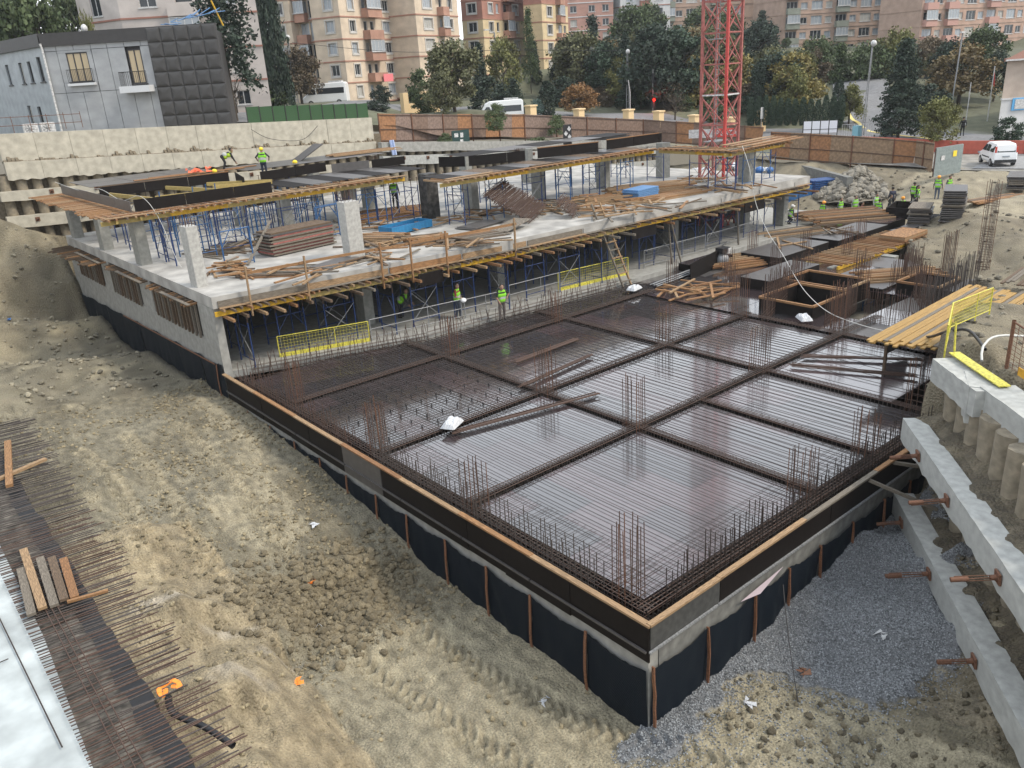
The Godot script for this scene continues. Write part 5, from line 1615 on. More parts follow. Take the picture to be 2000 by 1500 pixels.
	for i in clutter.size():
		var q: Array = clutter[i]
		loose_timbers("scattered planks and offcuts on the raised floor " + where[i], P(q[0], 3.55, q[1]), q[4], q[2], q[3], ["wood0", "wood1", "wood3", "wood4", "wood1"], 0.04)
	# heap of bar mats
	for q in [[19.0, 26.2, 3.0, 2.6, 1.5, 26, "large heap of rusty bar mats on the raised floor"], [21.0, 24.0, 1.4, 1.0, 0.8, 9, "small rusty bar mat leaning at the floor edge"]]:
		var h := thing("bar_mat_heap", q[6], "reinforcement", P(q[0], 3.55, q[1]), 0.5)
		for k in q[5]:
			var z: float = (k / float(q[5]) - 0.5) * q[3]
			var y: float = 0.1 + (0.5 - z / q[3]) * q[4]
			for e in 5:
				rod("bar", Vector3(-q[2] * 0.5 + rng.randf_range(-0.2, 0.2), y + e * 0.05 - 0.14, z + rng.randf_range(-0.06, 0.06)), Vector3(q[2] * 0.5 + rng.randf_range(-0.2, 0.2), y + 0.18 * q[4] + e * 0.05, z + rng.randf_range(-0.05, 0.05)), 0.019, M["rust"], h)
		var mb := MB.new()
		for k in 5:
			var x: float = (k / 4.0 - 0.5) * q[2] * 0.9
			mb.tube(Vector3(x, q[4] + 0.15, -q[3] * 0.5), Vector3(x, 0.05, q[3] * 0.5), 0.013, 4)
		part("cross_bars", mb, M["rust"], h)
	timber_pile("wide pile of orange timbers behind the blue panels", P(31.0, 3.55, 26.6), 1.15, 44, 5.6, 3.4, ["wood0", "wood1", "wood1"], "", 0.2)
	timber_pile("orange timber pile left of the blue panels", P(25.8, 3.55, 26.4), 1.0, 26, 3.6, 2.2, ["wood0", "wood1", "wood2"], "", 0.2)
	timber_pile("orange timbers along the floor edge before the blue panels", P(29.4, 3.55, 23.6), 1.45, 18, 5.6, 1.4, ["wood0", "wood1"], "", 0.15, Vector2(0.1, 0.09), 2)
	loose_timbers("scattered pale offcuts and laths on the raised floor by the ladder top", P(23.4, 3.55, 24.6), 34, 2.0, 2.2, ["wood1", "wood4", "wood0"], 0.05)
	loose_timbers("scattered laths left of the orange timber pile", P(21.6, 3.55, 27.4), 12, 1.2, 1.8, ["wood1", "wood4"], 0.05)
	var bp := thing("panel_stack", "stack of pale blue steel panels among orange timbers", "stack", P(28.2, 3.55, 25.0), 0.1)
	for i in 6: block("panel", Vector3(-1.1 + rng.randf_range(-0.1, 0.1), 0.05 + i * 0.1, -0.6), Vector3(1.1 + rng.randf_range(-0.1, 0.1), 0.13 + i * 0.1, 0.6), mat("panel_blue", 0.12, 0.27, 0.52, 0.5, noise_mid, 0.7) if i == 0 else M["panel_blue"], bp)
	var ps := thing("white_pipe_length", "white pipe standing upright among the black sheets", "pipe", P(46.5, 4.8, 50.6))
	rod("pipe", Vector3.ZERO, Vector3(0, 1.2, 0), 0.06, M["white_paint"], ps)
	# ---- stacks at the far right
	mat("sheet_blue", 0.025, 0.085, 0.26, 0.5, noise_coarse, 0.7)
	mat("sheet_blue_light", 0.04, 0.16, 0.40, 0.5, noise_coarse, 0.7)
	for q in [[53.6, 27.2, 2.4, 2.4, "sheet_blue"], [51.4, 28.4, 2.0, 2.4, "sheet_blue_light"]]:
		var s := thing("blue_sheet_stack", "tall stack of ribbed blue steel sheets beside the rubble heap" if q[4] == "sheet_blue" else "tall stack of paler blue steel sheets nearest the raised floor end", "stack", P(q[0], -0.9, q[1]), -0.5)
		for i in 15:
			var y: float = i * q[2] / 15.0
			bar("steel_sheet", Vector3(-1.2 + rng.randf_range(-0.08, 0.08), y + 0.06, 0), Vector3(1.2 + rng.randf_range(-0.08, 0.08), y + 0.06 + 0.03, 0), 1.5, 0.11, M[q[4]], s)
		for x in [-1.15, 1.15]: bar("corner_post", Vector3(x * 1.04, 0, 0.76), Vector3(x * 1.04, q[2], 0.76), 0.08, 0.08, M["shore_blue"], s)
	var wl := thing("concrete_block_wall", "low grey concrete wall beside the blue sheet stacks", "wall", P(56.0, 0.0, 29.5))
	for i in 2: bar("course", Vector3(-3.0, 0.45 + i * 0.92, 5.0), Vector3(2.6, 0.45 + i * 0.92, -2.6), 0.5, 0.9, M["concrete_dark"], wl)
	var boards := [[45.0, 13.0, 0.75, 2.0, 16, 2.9, "tall stack of weathered grey boards beside the sandy track"], [44.4, 14.8, 0.4, 1.2, 10, 2.3, "lower stack of weathered grey boards next to the tall stack"], [55.4, 13.0, 1.45, 0.9, 8, 3.2, "stack of dark grey boards with bent pipes at the track side"]]
	for q in boards:
		var s := thing("board_stack", q[6], "stack", P(q[0], q[2], q[1]), 0.35)
		for i in q[4]:
			var y: float = 0.05 + i * q[3] / q[4]
			var x := rng.randf_range(-0.2, 0.2)
			bar("board", Vector3(-q[5] * 0.5 + x, y, rng.randf_range(-0.1, 0.1)), Vector3(q[5] * 0.5 + x, y + rng.randf_range(0.0, 0.05), rng.randf_range(-0.1, 0.1)), 1.3, q[3] / q[4] * 0.62, M["ply_grey"] if rng.randf() < 0.5 else M["wood4"], s)
	timber_pile("orange planks sloping beside the tall board stack", P(50.4, 1.25, 12.6), 1.25, 14, 5.0, 1.3, ["wood0", "wood3", "wood2"], "", 0.1, Vector2(0.22, 0.05), 3)
	var bent := thing("bent_pipes", "tangle of bent galvanised pipes hanging over the bank", "pipe", P(53.2, 1.6, 11.2))
	for i in 14:
		var a := Vector3(rng.randf_range(-1.2, 0.6), rng.randf_range(0.3, 0.9), rng.randf_range(-0.6, 0.6))
		rod("pipe", a, a + Vector3(rng.randf_range(-2.4, 1.0), rng.randf_range(-0.9, 0.1), rng.randf_range(0.6, 2.6)), 0.03, M["galvanised"], bent)
	var ct := thing("open_crate", "open black plywood crate with a rail beside the group of workers", "crate", P(46.4, 0.4, 17.0), 0.25)
	for z in [-0.7, 0.7]: block("side", Vector3(-1.5, 0, z - 0.03), Vector3(1.5, 0.75, z + 0.03), M["ply_black"], ct)
	for x in [-1.47, 1.47]: block("end", Vector3(x - 0.03, 0, -0.66), Vector3(x + 0.03, 0.74, 0.66), M["ply_black"], ct)
	rod("rail", Vector3(-1.5, 1.1, 0.75), Vector3(1.6, 1.15, 0.75), 0.03, M["cable_black"], ct)
	rod("rail_post", Vector3(1.0, 0, 0.76), Vector3(1.0, 1.5, 0.76), 0.03, M["cable_black"], ct)
	var bd := thing("black_boards", "loose black boards tumbled below the tall board stack", "plywood", P(43.2, 0.15, 14.6))
	for i in 6: bar("board", Vector3(-1.6 + i * 0.3, 0.1 + 0.1 * (i % 3), -0.5 + i * 0.25), Vector3(1.3 + i * 0.3, 0.35 + 0.05 * i, 0.6 - i * 0.1), 0.9, 0.03, M["ply_black"] if i % 2 else M["ply_grey"], bd)
	# rubble heap below the hoarding
	var rocks := []
	for i in 2600:
		var r := pow(rng.randf(), 0.6)
		var a := rng.randf() * TAU
		var u := 55.2 + cos(a) * r * 4.2
		var v := 25.0 + sin(a) * r * 3.2
		var h := 0.2 + 2.1 * (1.0 - r) * (1.0 - r * 0.3)
		var s := 0.06 + pow(rng.randf(), 6.0) * 0.9
		var d := rng.randf_range(0.75, 1.3)
		rocks.push_back([lump(u, v, h + rng.randf() * 0.15, s), Color(0.34 * d, 0.31 * d, 0.255 * d)])
	scatter("rubble_heap", "heap of broken pale concrete rubble below the plywood hoarding", "rubble", rock_mesh(61, 0.85), M["clod"], rocks)
	var heap := MB.new()
	for i in 24:
		for k in 5:
			var q := []
			for c2 in [[0, 0], [1, 0], [1, 1], [0, 1]]:
				var a: float = TAU * (i + c2[0]) / 24.0
				var r: float = (k + c2[1]) / 5.0
				q.push_back(P(55.2 + cos(a) * r * 4.4, 0.1 + 2.0 * (1.0 - r) * (1.0 - r * 0.3) + n_small.get_noise_2d(cos(a) * r * 60.0, sin(a) * r * 60.0) * 0.3, 25.0 + sin(a) * r * 3.4))
			heap.quad(q[0], q[1], q[2], q[3])
	struct("rubble_ground", heap, mat("rubble_soil", 0.25, 0.22, 0.17, 0.95, noise_coarse, 0.8))
	# debris bags near the wall end
	for q in [[54.0, 33.6, "bag_blue", "blue and white rubbish bags heaped on the wall end"], [51.0, 38.0, "bag_white", "white striped rubbish bags piled below the hoarding"], [54.5, 37.0, "cable_black", "black rubbish bags lying below the hoarding"]]:
		var s := thing("rubbish_bags", q[3], "rubbish", P(q[0], 1.55, q[1]))
		for i in 7:
			var mb := MB.new()
			mb.ball(Vector3(rng.randf_range(-1.0, 1.0), 0.25 + 0.2 * (i % 2), rng.randf_range(-0.6, 0.6)), Vector3(rng.randf_range(0.3, 0.5), rng.randf_range(0.22, 0.35), rng.randf_range(0.3, 0.45)), 8)
			part("bag", mb, M[q[2]] if i % 3 else M["bag_white"], s)
	# ---- yellow planks and fence pieces at the near right bank
	var yp := thing("yellow_plank_stack", "broad stack of bright yellow planks bridging from bank to deck", "timber", P(20.6, 1.55, 2.5), 0.0)
	for i in 34:
		bar("plank", Vector3(-4.4 + rng.randf_range(-0.3, 0.3) + (i % 17) * 0.06, 0.03 + 0.056 * int(i / 17.0), -1.25 + (i % 17) * 0.155), Vector3(4.6 + rng.randf_range(-0.5, 0.5), 0.03 + 0.056 * int(i / 17.0) + 0.12, -1.5 + (i % 17) * 0.155 + rng.randf_range(-0.04, 0.04)), 0.15, 0.05, M["wood_yellow"] if i % 5 else M["wood4"], yp)
	for x in [-3.0, 0.5, 3.2]: bar("bearer", Vector3(x, -0.04, -1.5), Vector3(x, -0.04, 1.3), 0.10, 0.10, M["wood3"], yp)
	for x in [-3.0, 0.5]: bar("leg", Vector3(x, -1.6, -1.2), Vector3(x, -0.1, -1.2), 0.10, 0.10, M["wood3"], yp)
	var bt := thing("bank_planks", "stack of short timbers and pale sheets on the bank behind the yellow planks", "timber", P(27.0, 1.9, 2.2), 0.1)
	for i in 9: bar("plank", Vector3(-1.6 + rng.randf_range(-0.2, 0.2), 0.06 + 0.07 * (i % 3), -0.8 + i * 0.2), Vector3(1.8, 0.06 + 0.07 * (i % 3), -0.8 + i * 0.2), 0.12, 0.06, wood(), bt)
	for q in [[22.5, 4.3, 25.0, 4.1], [19.0, 4.4, 20.6, 4.2]]:
		var s := thing("upright_sheet", "dark plywood sheet standing on edge behind the yellow planks", "plywood", Vector3.ZERO, 0.0, "sheets on edge behind the planks")
		bar("sheet", P(q[0], 0.75, q[1]), P(q[2], 0.95, q[3]), 0.03, 1.1, M["ply_grey"], s)
	var yf := thing("fallen_fence", "bent bright yellow mesh fence lying on the pile wall cap", "fence", P(12.0, 3.2, -0.8))
	bar("toe_board", Vector3(0.0, 0.12, 0.0), Vector3(-1.7, 0.10, 1.95), 0.30, 0.03, M["fence_yellow"], yf)
	rod("bent_rail", Vector3(0.0, 0.15, 0.0), Vector3(0.1, 0.95, -0.1), 0.03, M["fence_yellow"], yf)
	barrier("bent yellow mesh fence along the bank beside the pile wall cap", P(12.0, 3.1, -0.55), P(14.7, 3.0, 0.45), 0.95, M["fence_yellow"], 0.11, false, "")
	barrier("second yellow mesh fence climbing the bank beside the yellow planks", P(14.8, 2.95, 0.5), P(18.6, 2.6, 0.75), 0.95, M["fence_yellow"], 0.11, false, "")
	var rf := thing("rusty_mesh_panel", "rusty welded mesh panel standing on the pile wall cap", "fence", P(11.9, 3.2, -2.2))
	rod("post", Vector3.ZERO, Vector3(0.0, 1.35, 0.0), 0.05, M["rust_bright"], rf)
	rod("post", Vector3(-1.2, 0, 1.3), Vector3(-1.2, 1.15, 1.3), 0.03, M["rust_bright"], rf)
	rod("top_rail", Vector3(0, 1.3, 0), Vector3(-2.6, 1.1, 2.8), 0.025, M["rust_bright"], rf)
	var rm := MB.new()
	for i in 15: rm.tube(Vector3(-2.6 * i / 14.0, 0.05, 2.8 * i / 14.0), Vector3(-2.6 * i / 14.0, 1.25, 2.8 * i / 14.0), 0.008, 4)
	for i in 10: rm.tube(Vector3(0, 0.12 * i + 0.1, 0), Vector3(-2.6, 0.10 * i + 0.08, 2.8), 0.008, 4)
	part("wire_mesh", rm, M["rust_bright"], rf)
	bar("kick_board", Vector3(-0.4, 0.14, 0.42), Vector3(-2.6, 0.14, 2.78), 0.02, 0.22, mat("board_orange", 0.72, 0.38, 0.03, 0.6, noise_mid, 0.6), rf)
	cable("hose", "white plastic hose arching over the bank behind the cap", [P(12.4, 3.1, -1.4), P(12.9, 3.35, -1.2), P(13.6, 3.5, -1.3), P(14.4, 3.4, -2.0), P(15.0, 3.2, -3.0)], 0.035, M["cable_white"])
	cable("hose", "pale green rope running across the bank", [P(22.0, 2.6, -0.4), P(18.5, 3.0, -1.2), P(15.0, 3.1, -2.6), P(12.5, 3.2, -4.0)], 0.025, mat("rope_green", 0.30, 0.60, 0.46, 0.7))
	# ---- cables
	cable("power_cable", "long white cable sagging from the upper formwork across the shafts", [P(32.25, 6.4, 20.49), P(31.5, 5.2, 19.4), P(31.7, 3.2, 19.0), P(30.9, 1.8, 17.6), P(27.95, 1.2, 14.6), P(25.0, 0.95, 12.0), P(22.8, 0.85, 9.96), P(21.3, 0.72, 8.06), P(20.8, 0.62, 6.4), P(20.6, 0.62, 5.0), P(18.8, 1.3, 3.2)], 0.016, M["cable_white"])
	cable("power_cable", "black cable bundle draped below the yellow planks", [P(18.8, 1.3, 3.2), P(17.6, 1.75, 2.2), P(16.6, 2.35, 1.3), P(15.2, 3.0, 0.1), P(13.4, 3.1, -1.1)], 0.05, M["cable_black"])
	cable("power_cable", "white cable hanging along the upper formwork corner", [P(-0.3, 7.0, 45.0), P(0.1, 6.7, 41.0), P(0.2, 7.0, 37.5), P(0.4, 6.6, 34.6), P(0.7, 6.9, 32.4), P(0.95, 6.0, 31.2), P(1.2, 4.0, 30.6), P(1.3, 3.6, 30.4)], 0.012, M["cable_white"])
	cable("rope", "thin rope hanging in loops on the pale retaining wall", [P(14.6, 8.6, 50.8), P(16.0, 7.8, 50.8), P(18.5, 7.5, 50.8), P(20.0, 8.4, 50.8)], 0.02, M["cable_black"])
	cable("thin_rod", "thin black rod leaning from the membrane wall to the ground", [P(5.0, -1.25, -0.15), P(4.0, -1.95, -1.0), P(2.95, -2.62, -1.95)], 0.012, M["cable_black"])
	# ---- old raft with long bars at the near left
	var rs := inst("old_raft_slab", prism([-22.0, -2.0, -10.3, -2.0, -10.15, 4.2, -9.95, 9.0, -9.92, 16.0, -9.6, 26.0, -22.0, 26.0], -0.6, 0.30).mesh(), mat("concrete_white", 0.56, 0.61, 0.615, 0.8, noise_coarse, 0.12))
	tag(rs, "bright pale concrete raft with bars sticking out of its broken edge", "floor slab")
	var strip := MB.new()
	for i in 100:
		var v0 := -1.0 + i * 0.24
		var ea := -8.72 + 0.10 * n_small.get_noise_2d(v0 * 25.0, 3.0)
		var eb := -8.72 + 0.10 * n_small.get_noise_2d((v0 + 0.24) * 25.0, 3.0)
		strip.quad(P(ea - 0.42, 0.115, v0), P(ea, 0.16, v0), P(eb, 0.16, v0 + 0.24), P(eb - 0.42, 0.115, v0 + 0.24))
		strip.quad(P(ea, 0.16, v0), P(ea + 0.05, -0.15, v0), P(eb + 0.05, -0.15, v0 + 0.24), P(eb, 0.16, v0 + 0.24))
	solo("membrane_strip", strip, M["cable_black"], "black membrane strip lying under the long bars of the old raft", "membrane")
	var ledge := inst("raft_ledge", prism([-10.2, -2.0, -9.05, -2.0, -9.0, 10.0, -8.95, 25.0, -10.0, 25.0], -0.5, 0.11).mesh(), mat("concrete_stain", 0.24, 0.215, 0.18, 0.9, noise_tex(0.012, 0.35, 1.0, 91, 6), 0.35))
	tag(ledge, "stained lower concrete ledge under the raft bars", "floor slab")
	var br := thing("raft_bars", "long rusty bars sticking out of the old raft over the slope", "reinforcement", P(-9.0, 0.3, 10.0))
	o_bars(br)
	var pb := thing("board_bundle", "bundle of weathered boards lying on the raft bars", "timber", P(-9.55, 0.42, 11.3))
	var q0 := [["wood4", -0.34, 2.4], ["wood1", -0.1, 3.3], ["wood4", 0.14, 2.6], ["wood3", 0.36, 2.3], ["wood2", 0.58, 2.1]]
	for i in 5:
		bar("board", Vector3(q0[i][1] - 0.1, 0.05 + 0.05 * (i % 2), 1.5), Vector3(q0[i][1] + 0.12, 0.05 + 0.05 * (i % 2), 1.5 - q0[i][2]), 0.19, 0.07, M[q0[i][0]], pb)
	bar("board", Vector3(0.3, 0.05, 1.55), Vector3(1.15, 0.04, 1.75), 0.08, 0.06, M["wood0"], pb)
	var ts := thing("timber_cross", "two orange timbers crossed on the raft bars", "timber", P(-8.7, 0.42, 19.6))
	bar("timber", Vector3(0.3, 0.05, -2.2), Vector3(-0.35, 0.05, 1.8), 0.20, 0.10, M["wood0"], ts)
	bar("timber", Vector3(-0.75, 0.02, 1.0), Vector3(0.95, 0.02, 0.4), 0.16, 0.09, M["wood1"], ts)
	cable("strap", "grey strap and hose lying below the raft bars", [P(-8.5, 0.15, 5.2), P(-8.6, 0.2, 4.6), P(-8.3, 0.1, 4.1), P(-8.1, 0.05, 3.5), P(-8.0, 0.0, 3.2)], 0.07, M["cable_black"])
	var os := solo("orange_strap", strap_mesh(), M["tape_orange"], "crumpled orange strap beside the raft bars", "strap")
	os.position = P(-8.45, 0.32, 5.2)
	# litter
	var k0 := 0
	for q in [[-4.0, 8.2, "white_paint", "white scrap on the clod heap"], [-1.2, 2.2, "bag_white", "pale plastic film pressed into the mud"], [2.2, -1.2, "bag_white", "crumpled white bag beside the gravel"], [5.8, -2.4, "white_paint", "small white scrap on the gravel"], [3.9, -1.5, "batten_copper", "orange leaf of scrap on the gravel"], [-5.6, 6.0, "tape_orange", "orange scrap on the slope"], [-3.4, 9.6, "tape_orange", "yellow scrap between the clods"], [-2.0, 12.0, "bag_white", "white scrap at the track side"], [-4.6, 44.2, "bag_blue", "blue plastic scrap on the far bank"]]:
		var mb := MB.new()
		for i in 5:
			var a := Vector3(rng.randf_range(-0.14, 0.14), rng.randf_range(0.02, 0.12), rng.randf_range(-0.14, 0.14))
			var e := Vector3(rng.randf_range(-0.2, 0.2), rng.randf_range(0.0, 0.1), rng.randf_range(-0.2, 0.2))
			var g := Vector3(rng.randf_range(-0.2, 0.2), rng.randf_range(0.0, 0.06), rng.randf_range(-0.2, 0.2))
			mb.flat(a, e, g)
		var li := solo("litter", mb, M[q[2]], q[3], "litter")
		li.position = P(q[0], pit_h(q[0], q[1], true) + 0.03, q[1])
		k0 += 1

func strap_mesh() -> MB:
	var b := MB.new()
	for i in 14:
		var a := TAU * i / 9.0
		b.beam(Vector3(cos(a) * 0.12 + 0.03 * i - 0.2, 0.05 + 0.04 * sin(i * 1.7), sin(a) * 0.16), Vector3(cos(a + 0.7) * 0.12 + 0.03 * i - 0.17, 0.05 + 0.04 * sin(i * 1.7 + 1.7), sin(a + 0.7) * 0.16), 0.09, 0.015)
	return b

func o_bars(t: Node3D) -> void:
	var o := -t.position
	var v := 1.0
	while v < 24.5:
		var end := -7.75 + rng.randf_range(-0.35, 0.25) + 0.03 * (v - 10.0)
		var a := P(-10.2, 0.40 + rng.randf_range(-0.03, 0.03), v)
		var b := P(end, 0.40 - rng.randf_range(0.0, 0.12), v + rng.randf_range(-0.12, 0.12) - 0.12)
		rod("bar", a + o, b + o, 0.014, M["rust"] if v < 15.0 and rng.randf() < 0.6 else M["rebar_grey"], t)
		v += rng.randf_range(0.07, 0.13)
	for k in 3:
		rod("runner_bar", P(-9.75 + k * 0.14, 0.43 + k * 0.02, 2.2) + o, P(-9.70 + k * 0.12, 0.43, 10.4) + o, 0.012, M["rust"], t)
	rod("bent_bar", P(-10.6, 0.36, 11.8) + o, P(-10.45, 0.36, 5.0) + o, 0.014, M["rebar_dark"], t)
	rod("bent_bar", P(-10.9, 0.36, 8.6) + o, P(-10.7, 0.36, 8.6) + o, 0.012, M["rebar_dark"], t)

# ==================================================================== tower crane
func build_crane() -> void:
	var t := thing("tower_crane_mast", "red lattice tower crane mast rising behind the upper formwork", "crane", P(38.0, -3.0, 26.4), 0.12)
	mat("crane_red", 0.52, 0.055, 0.045, 0.5, noise_mid, 0.4)
	mat("crane_faded", 0.42, 0.13, 0.11, 0.6, noise_coarse, 0.5)
	var w := 0.93
	var top := 34.0
	var cs := [Vector3(-w, 0, -w), Vector3(w, 0, -w), Vector3(w, 0, w), Vector3(-w, 0, w)]
	for i in 4:
		bar("leg", cs[i], cs[i] + Vector3(0, top, 0), 0.17, 0.17, M["crane_red"] if i == 3 else M["crane_faded"], t)
	var y := 0.4
	var k := 0
	while y < top - 2.0:
		for i in 4:
			var a: Vector3 = cs[i]
			var b: Vector3 = cs[(i + 1) % 4]
			var inw := (a + b).normalized() * 0.03
			bar("rail", a + Vector3(0, y, 0), b + Vector3(0, y, 0), 0.09, 0.09, M["white_paint"] if k % 4 == 2 and i > 1 else M["crane_faded"], t)
			bar("brace", a + Vector3(0, y + 0.05, 0) + inw, b + Vector3(0, y + 1.85, 0) + inw, 0.07, 0.07, M["crane_faded"], t)
			bar("brace", b + Vector3(0, y + 0.05, 0) - inw, a + Vector3(0, y + 1.85, 0) - inw, 0.07, 0.07, M["crane_faded"], t)
		y += 1.95
		k += 1
	var lb := MB.new()
	for s in [-0.2, 0.2]: lb.tube(Vector3(s, 0.5, -0.3), Vector3(s, top, -0.3), 0.025, 5)
	var r := 0.6
	while r < top:
		lb.tube(Vector3(-0.2, r, -0.3), Vector3(0.2, r, -0.3), 0.015, 4)
		r += 0.32
	part("ladder", lb, M["galvanised"], t)
	for q in [9.0, 15.6]: block("landing", Vector3(-0.8, q, -0.8), Vector3(0.8, q + 0.06, 0.2), M["galvanised"], t)
	var bn := thing("site_banner", "white banner with red lettering tied to the crane base", "banner", P(40.8, 5.85, 31.25), -0.927)
	block("sheet", Vector3(0.0, 0, -0.02), Vector3(1.85, 0.62, 0.02), M["white_paint"], bn)
	block("lettered_sheet", Vector3(1.87, 0.0, -0.02), Vector3(3.7, 0.62, 0.02), mat("banner_red", 0.55, 0.06, 0.05, 0.6), bn)
	lettering("PLAZA", bn, Vector3(2.78, 0.3, 0.03), 0.4, M["white_paint"])

func lettering(text: String, parent: Node3D, at: Vector3, size: float, m: Material, turn := 0.0) -> void:
	var tm := TextMesh.new()
	var f := SystemFont.new()
	f.font_names = PackedStringArray(["Droid Sans"])
	f.font_weight = 700
	tm.font = f
	tm.text = text
	tm.font_size = 32
	tm.pixel_size = size / 24.0
	tm.depth = 0.02
	var o := inst("lettering", tm, m, parent)
	o.position = at
	o.rotation.y = turn

# ==================================================================== fences
func hoarding(label: String, pts: Array, tops: Array, height: float, mats: Array) -> void:
	var t := thing("plywood_hoarding", label, "fence", P(pts[0], tops[0] - height, pts[1]))
	var o := -t.position
	var k := 0
	for i in range(0, pts.size() - 2, 2):
		var a := P(pts[i], tops[i / 2], pts[i + 1])
		var b := P(pts[i + 2], tops[i / 2 + 1], pts[i + 3])
		var d := b - a
		var l := Vector2(d.x, d.z).length()
		var n := maxi(1, roundi(l / 1.9))
		var side := Vector3(d.z, 0, -d.x).normalized()
		if side.dot(P(-11, 0, -9.5) - a) < 0: side = -side
		for j in n:
			var p := a + d * (j / float(n))
			var q := a + d * ((j + 1.0) / n)
			var hj := height + rng.randf_range(-0.06, 0.05)
			bar("plywood_sheet", p + Vector3(0, -height * 0.5, 0) + o, q - d.normalized() * 0.012 + Vector3(0, -height * 0.5 + (hj - height) * 0.5, 0) + o, 0.03, hj, M[mats[rng.randi_range(0, mats.size() - 1)]], t)
			if (j + k) % 2 == 0: bar("post", p + side * 0.06 + Vector3(0, -height - 0.4, 0) + o, p + side * 0.06 + Vector3(0, 0.02, 0) + o, 0.09, 0.09, M["rust_bright"], t)
		for hh in [0.12, height * 0.55, height * 0.95]:
			bar("rail", a + side * 0.05 + Vector3(0, -hh, 0) + o, b + side * 0.05 + Vector3(0, -hh, 0) + o, 0.05, 0.06, M["rust"], t)
		k += n

func build_fences() -> void:
	mat("hoard_brown", 0.24, 0.16, 0.12, 0.85, noise_coarse, 0.5)
	mat("hoard_pink", 0.29, 0.205, 0.165, 0.85, noise_coarse, 0.6)
	mat("hoard_orange", 0.38, 0.19, 0.09, 0.85, noise_coarse, 0.5)
	mat("hoard_tan", 0.33, 0.225, 0.14, 0.85, noise_coarse, 0.5)
	hoarding("long brown plywood hoarding above the rear pile wall", [26.2, 52.0, 31.4, 52.4, 44.0, 54.0, 59.6, 52.2, 65.6, 41.2], [8.85, 8.42, 7.45, 5.75, 4.55], 2.3, ["hoard_brown", "hoard_pink", "hoard_brown", "hoard_orange"])
	hoarding("orange brown plywood hoarding with steel rails beside the red street wall", [60.2, 36.6, 60.2, 28.4, 61.6, 23.4, 59.6, 21.0], [4.56, 4.33, 3.9, 3.95], 2.5, ["hoard_tan", "hoard_orange", "hoard_tan", "hoard_pink"])
	# ground between the rear wall and the hoarding is the bank; green hedge fence on the pale wall
	var g := thing("green_fence", "green artificial hedge fence panels on top of the pale retaining wall", "fence", P(14.6, 8.9, 51.35))
	var hm := mat("hedge_green", 0.055, 0.13, 0.055, 0.95, noise_fine, 1.5)
	for i in 10:
		var u0 := 14.7 + i * 1.03
		var hb := lerpf(9.0, 8.55, i / 10.0)
		block("hedge_panel", P(u0 + 0.03, hb, 51.4) - g.position, P(u0 + 1.0, hb + 1.15, 51.48) - g.position, hm, g)
		bar("post", P(u0, hb, 51.38) - g.position, P(u0, hb + 1.2, 51.38) - g.position, 0.05, 0.05, M["black_rubber"], g)
	var gate := thing("corrugated_gate", "grey green corrugated steel gate leaf with two stickers at the site entrance", "gate", P(55.2, 1.85, 18.9))
	var gm := mat("gate_grey", 0.30, 0.345, 0.335, 0.5, noise_mid, 0.5)
	var dir := (P(58.5, 0, 18.3) - P(55.2, 0, 18.9)).normalized()
	var mb := MB.new()
	for i in 44:
		var a := dir * (i * 0.0765)
		var e := dir * ((i + 1) * 0.0765)
		var off := Vector3(0, 0, 0.035 if i % 2 else 0.0)
		var off2 := Vector3(0, 0, 0.0 if i % 2 else 0.035)
		mb.quad(a + off, e + off2, e + off2 + Vector3(0, 2.15, 0), a + off + Vector3(0, 2.15, 0))
	part("steel_leaf", mb, gm, gate)
	bar("frame_rail", Vector3(0, 2.15, -0.05), dir * 3.36 + Vector3(0, 2.15, -0.05), 0.06, 0.06, gm, gate)
	bar("frame_rail", Vector3(0, 0.1, -0.05), dir * 3.36 + Vector3(0, 0.1, -0.05), 0.06, 0.06, gm, gate)
	bar("frame_post", Vector3(0, 0, -0.05), Vector3(0, 2.15, -0.05), 0.08, 0.08, M["rust"], gate)
	bar("sticker", dir * 0.6 + Vector3(0, 1.35, 0.06), dir * 1.05 + Vector3(0, 1.35, 0.06), 0.01, 0.36, M["white_paint"], gate)
	bar("sticker", dir * 2.05 + Vector3(0, 1.55, 0.06), dir * 2.5 + Vector3(0, 1.55, 0.06), 0.01, 0.44, mat("sign_yellow", 0.80, 0.58, 0.03, 0.6), gate)
	# site notice board in dark green net, blue cloth on the wall, safety diamonds
	var nb := thing("notice_board", "dark green netted board with three white notices on the rear wall", "sign", P(33.6, 5.2, 50.6))
	block("board", Vector3(-1.0, 0, -0.03), Vector3(0.9, 1.7, 0.03), mat("net_green", 0.02, 0.065, 0.06, 0.8, noise_fine, 1.0), nb)
	for q in [[-0.75, 1.15, 0.42, 0.32], [-0.1, 1.08, 0.32, 0.4], [-0.15, 0.5, 0.32, 0.42]]:
		block("notice", Vector3(q[0], q[1], 0.035), Vector3(q[0] + q[2], q[1] + q[3], 0.05), M["white_paint"], nb)
	var cl := thing("blue_cloth", "pale blue cloth hanging over the rear wall corner", "cloth", P(25.9, 5.6, 49.8))
	var cb := MB.new()
	for i in 6:
		for j in 8:
			var q := []
			for c in [[0, 0], [1, 0], [1, 1], [0, 1]]:
				q.push_back(Vector3((i + c[0]) * 0.085 - 0.25 + 0.02 * (j + c[1]), 1.2 - (j + c[1]) * 0.15, 0.08 * sin((i + c[0]) * 1.9) + 0.05))
			cb.quad(q[0], q[1], q[2], q[3])
	part("cloth", cb, mat("cloth_blue", 0.38, 0.46, 0.66, 0.9), cl)
	var dm := thing("danger_diamonds", "black board with white diamond marks on the upper formwork", "sign", P(30.6, 6.3, 34.0))
	block("board", Vector3(-0.35, 0, -0.02), Vector3(0.45, 1.4, 0.02), M["cable_black"], dm)
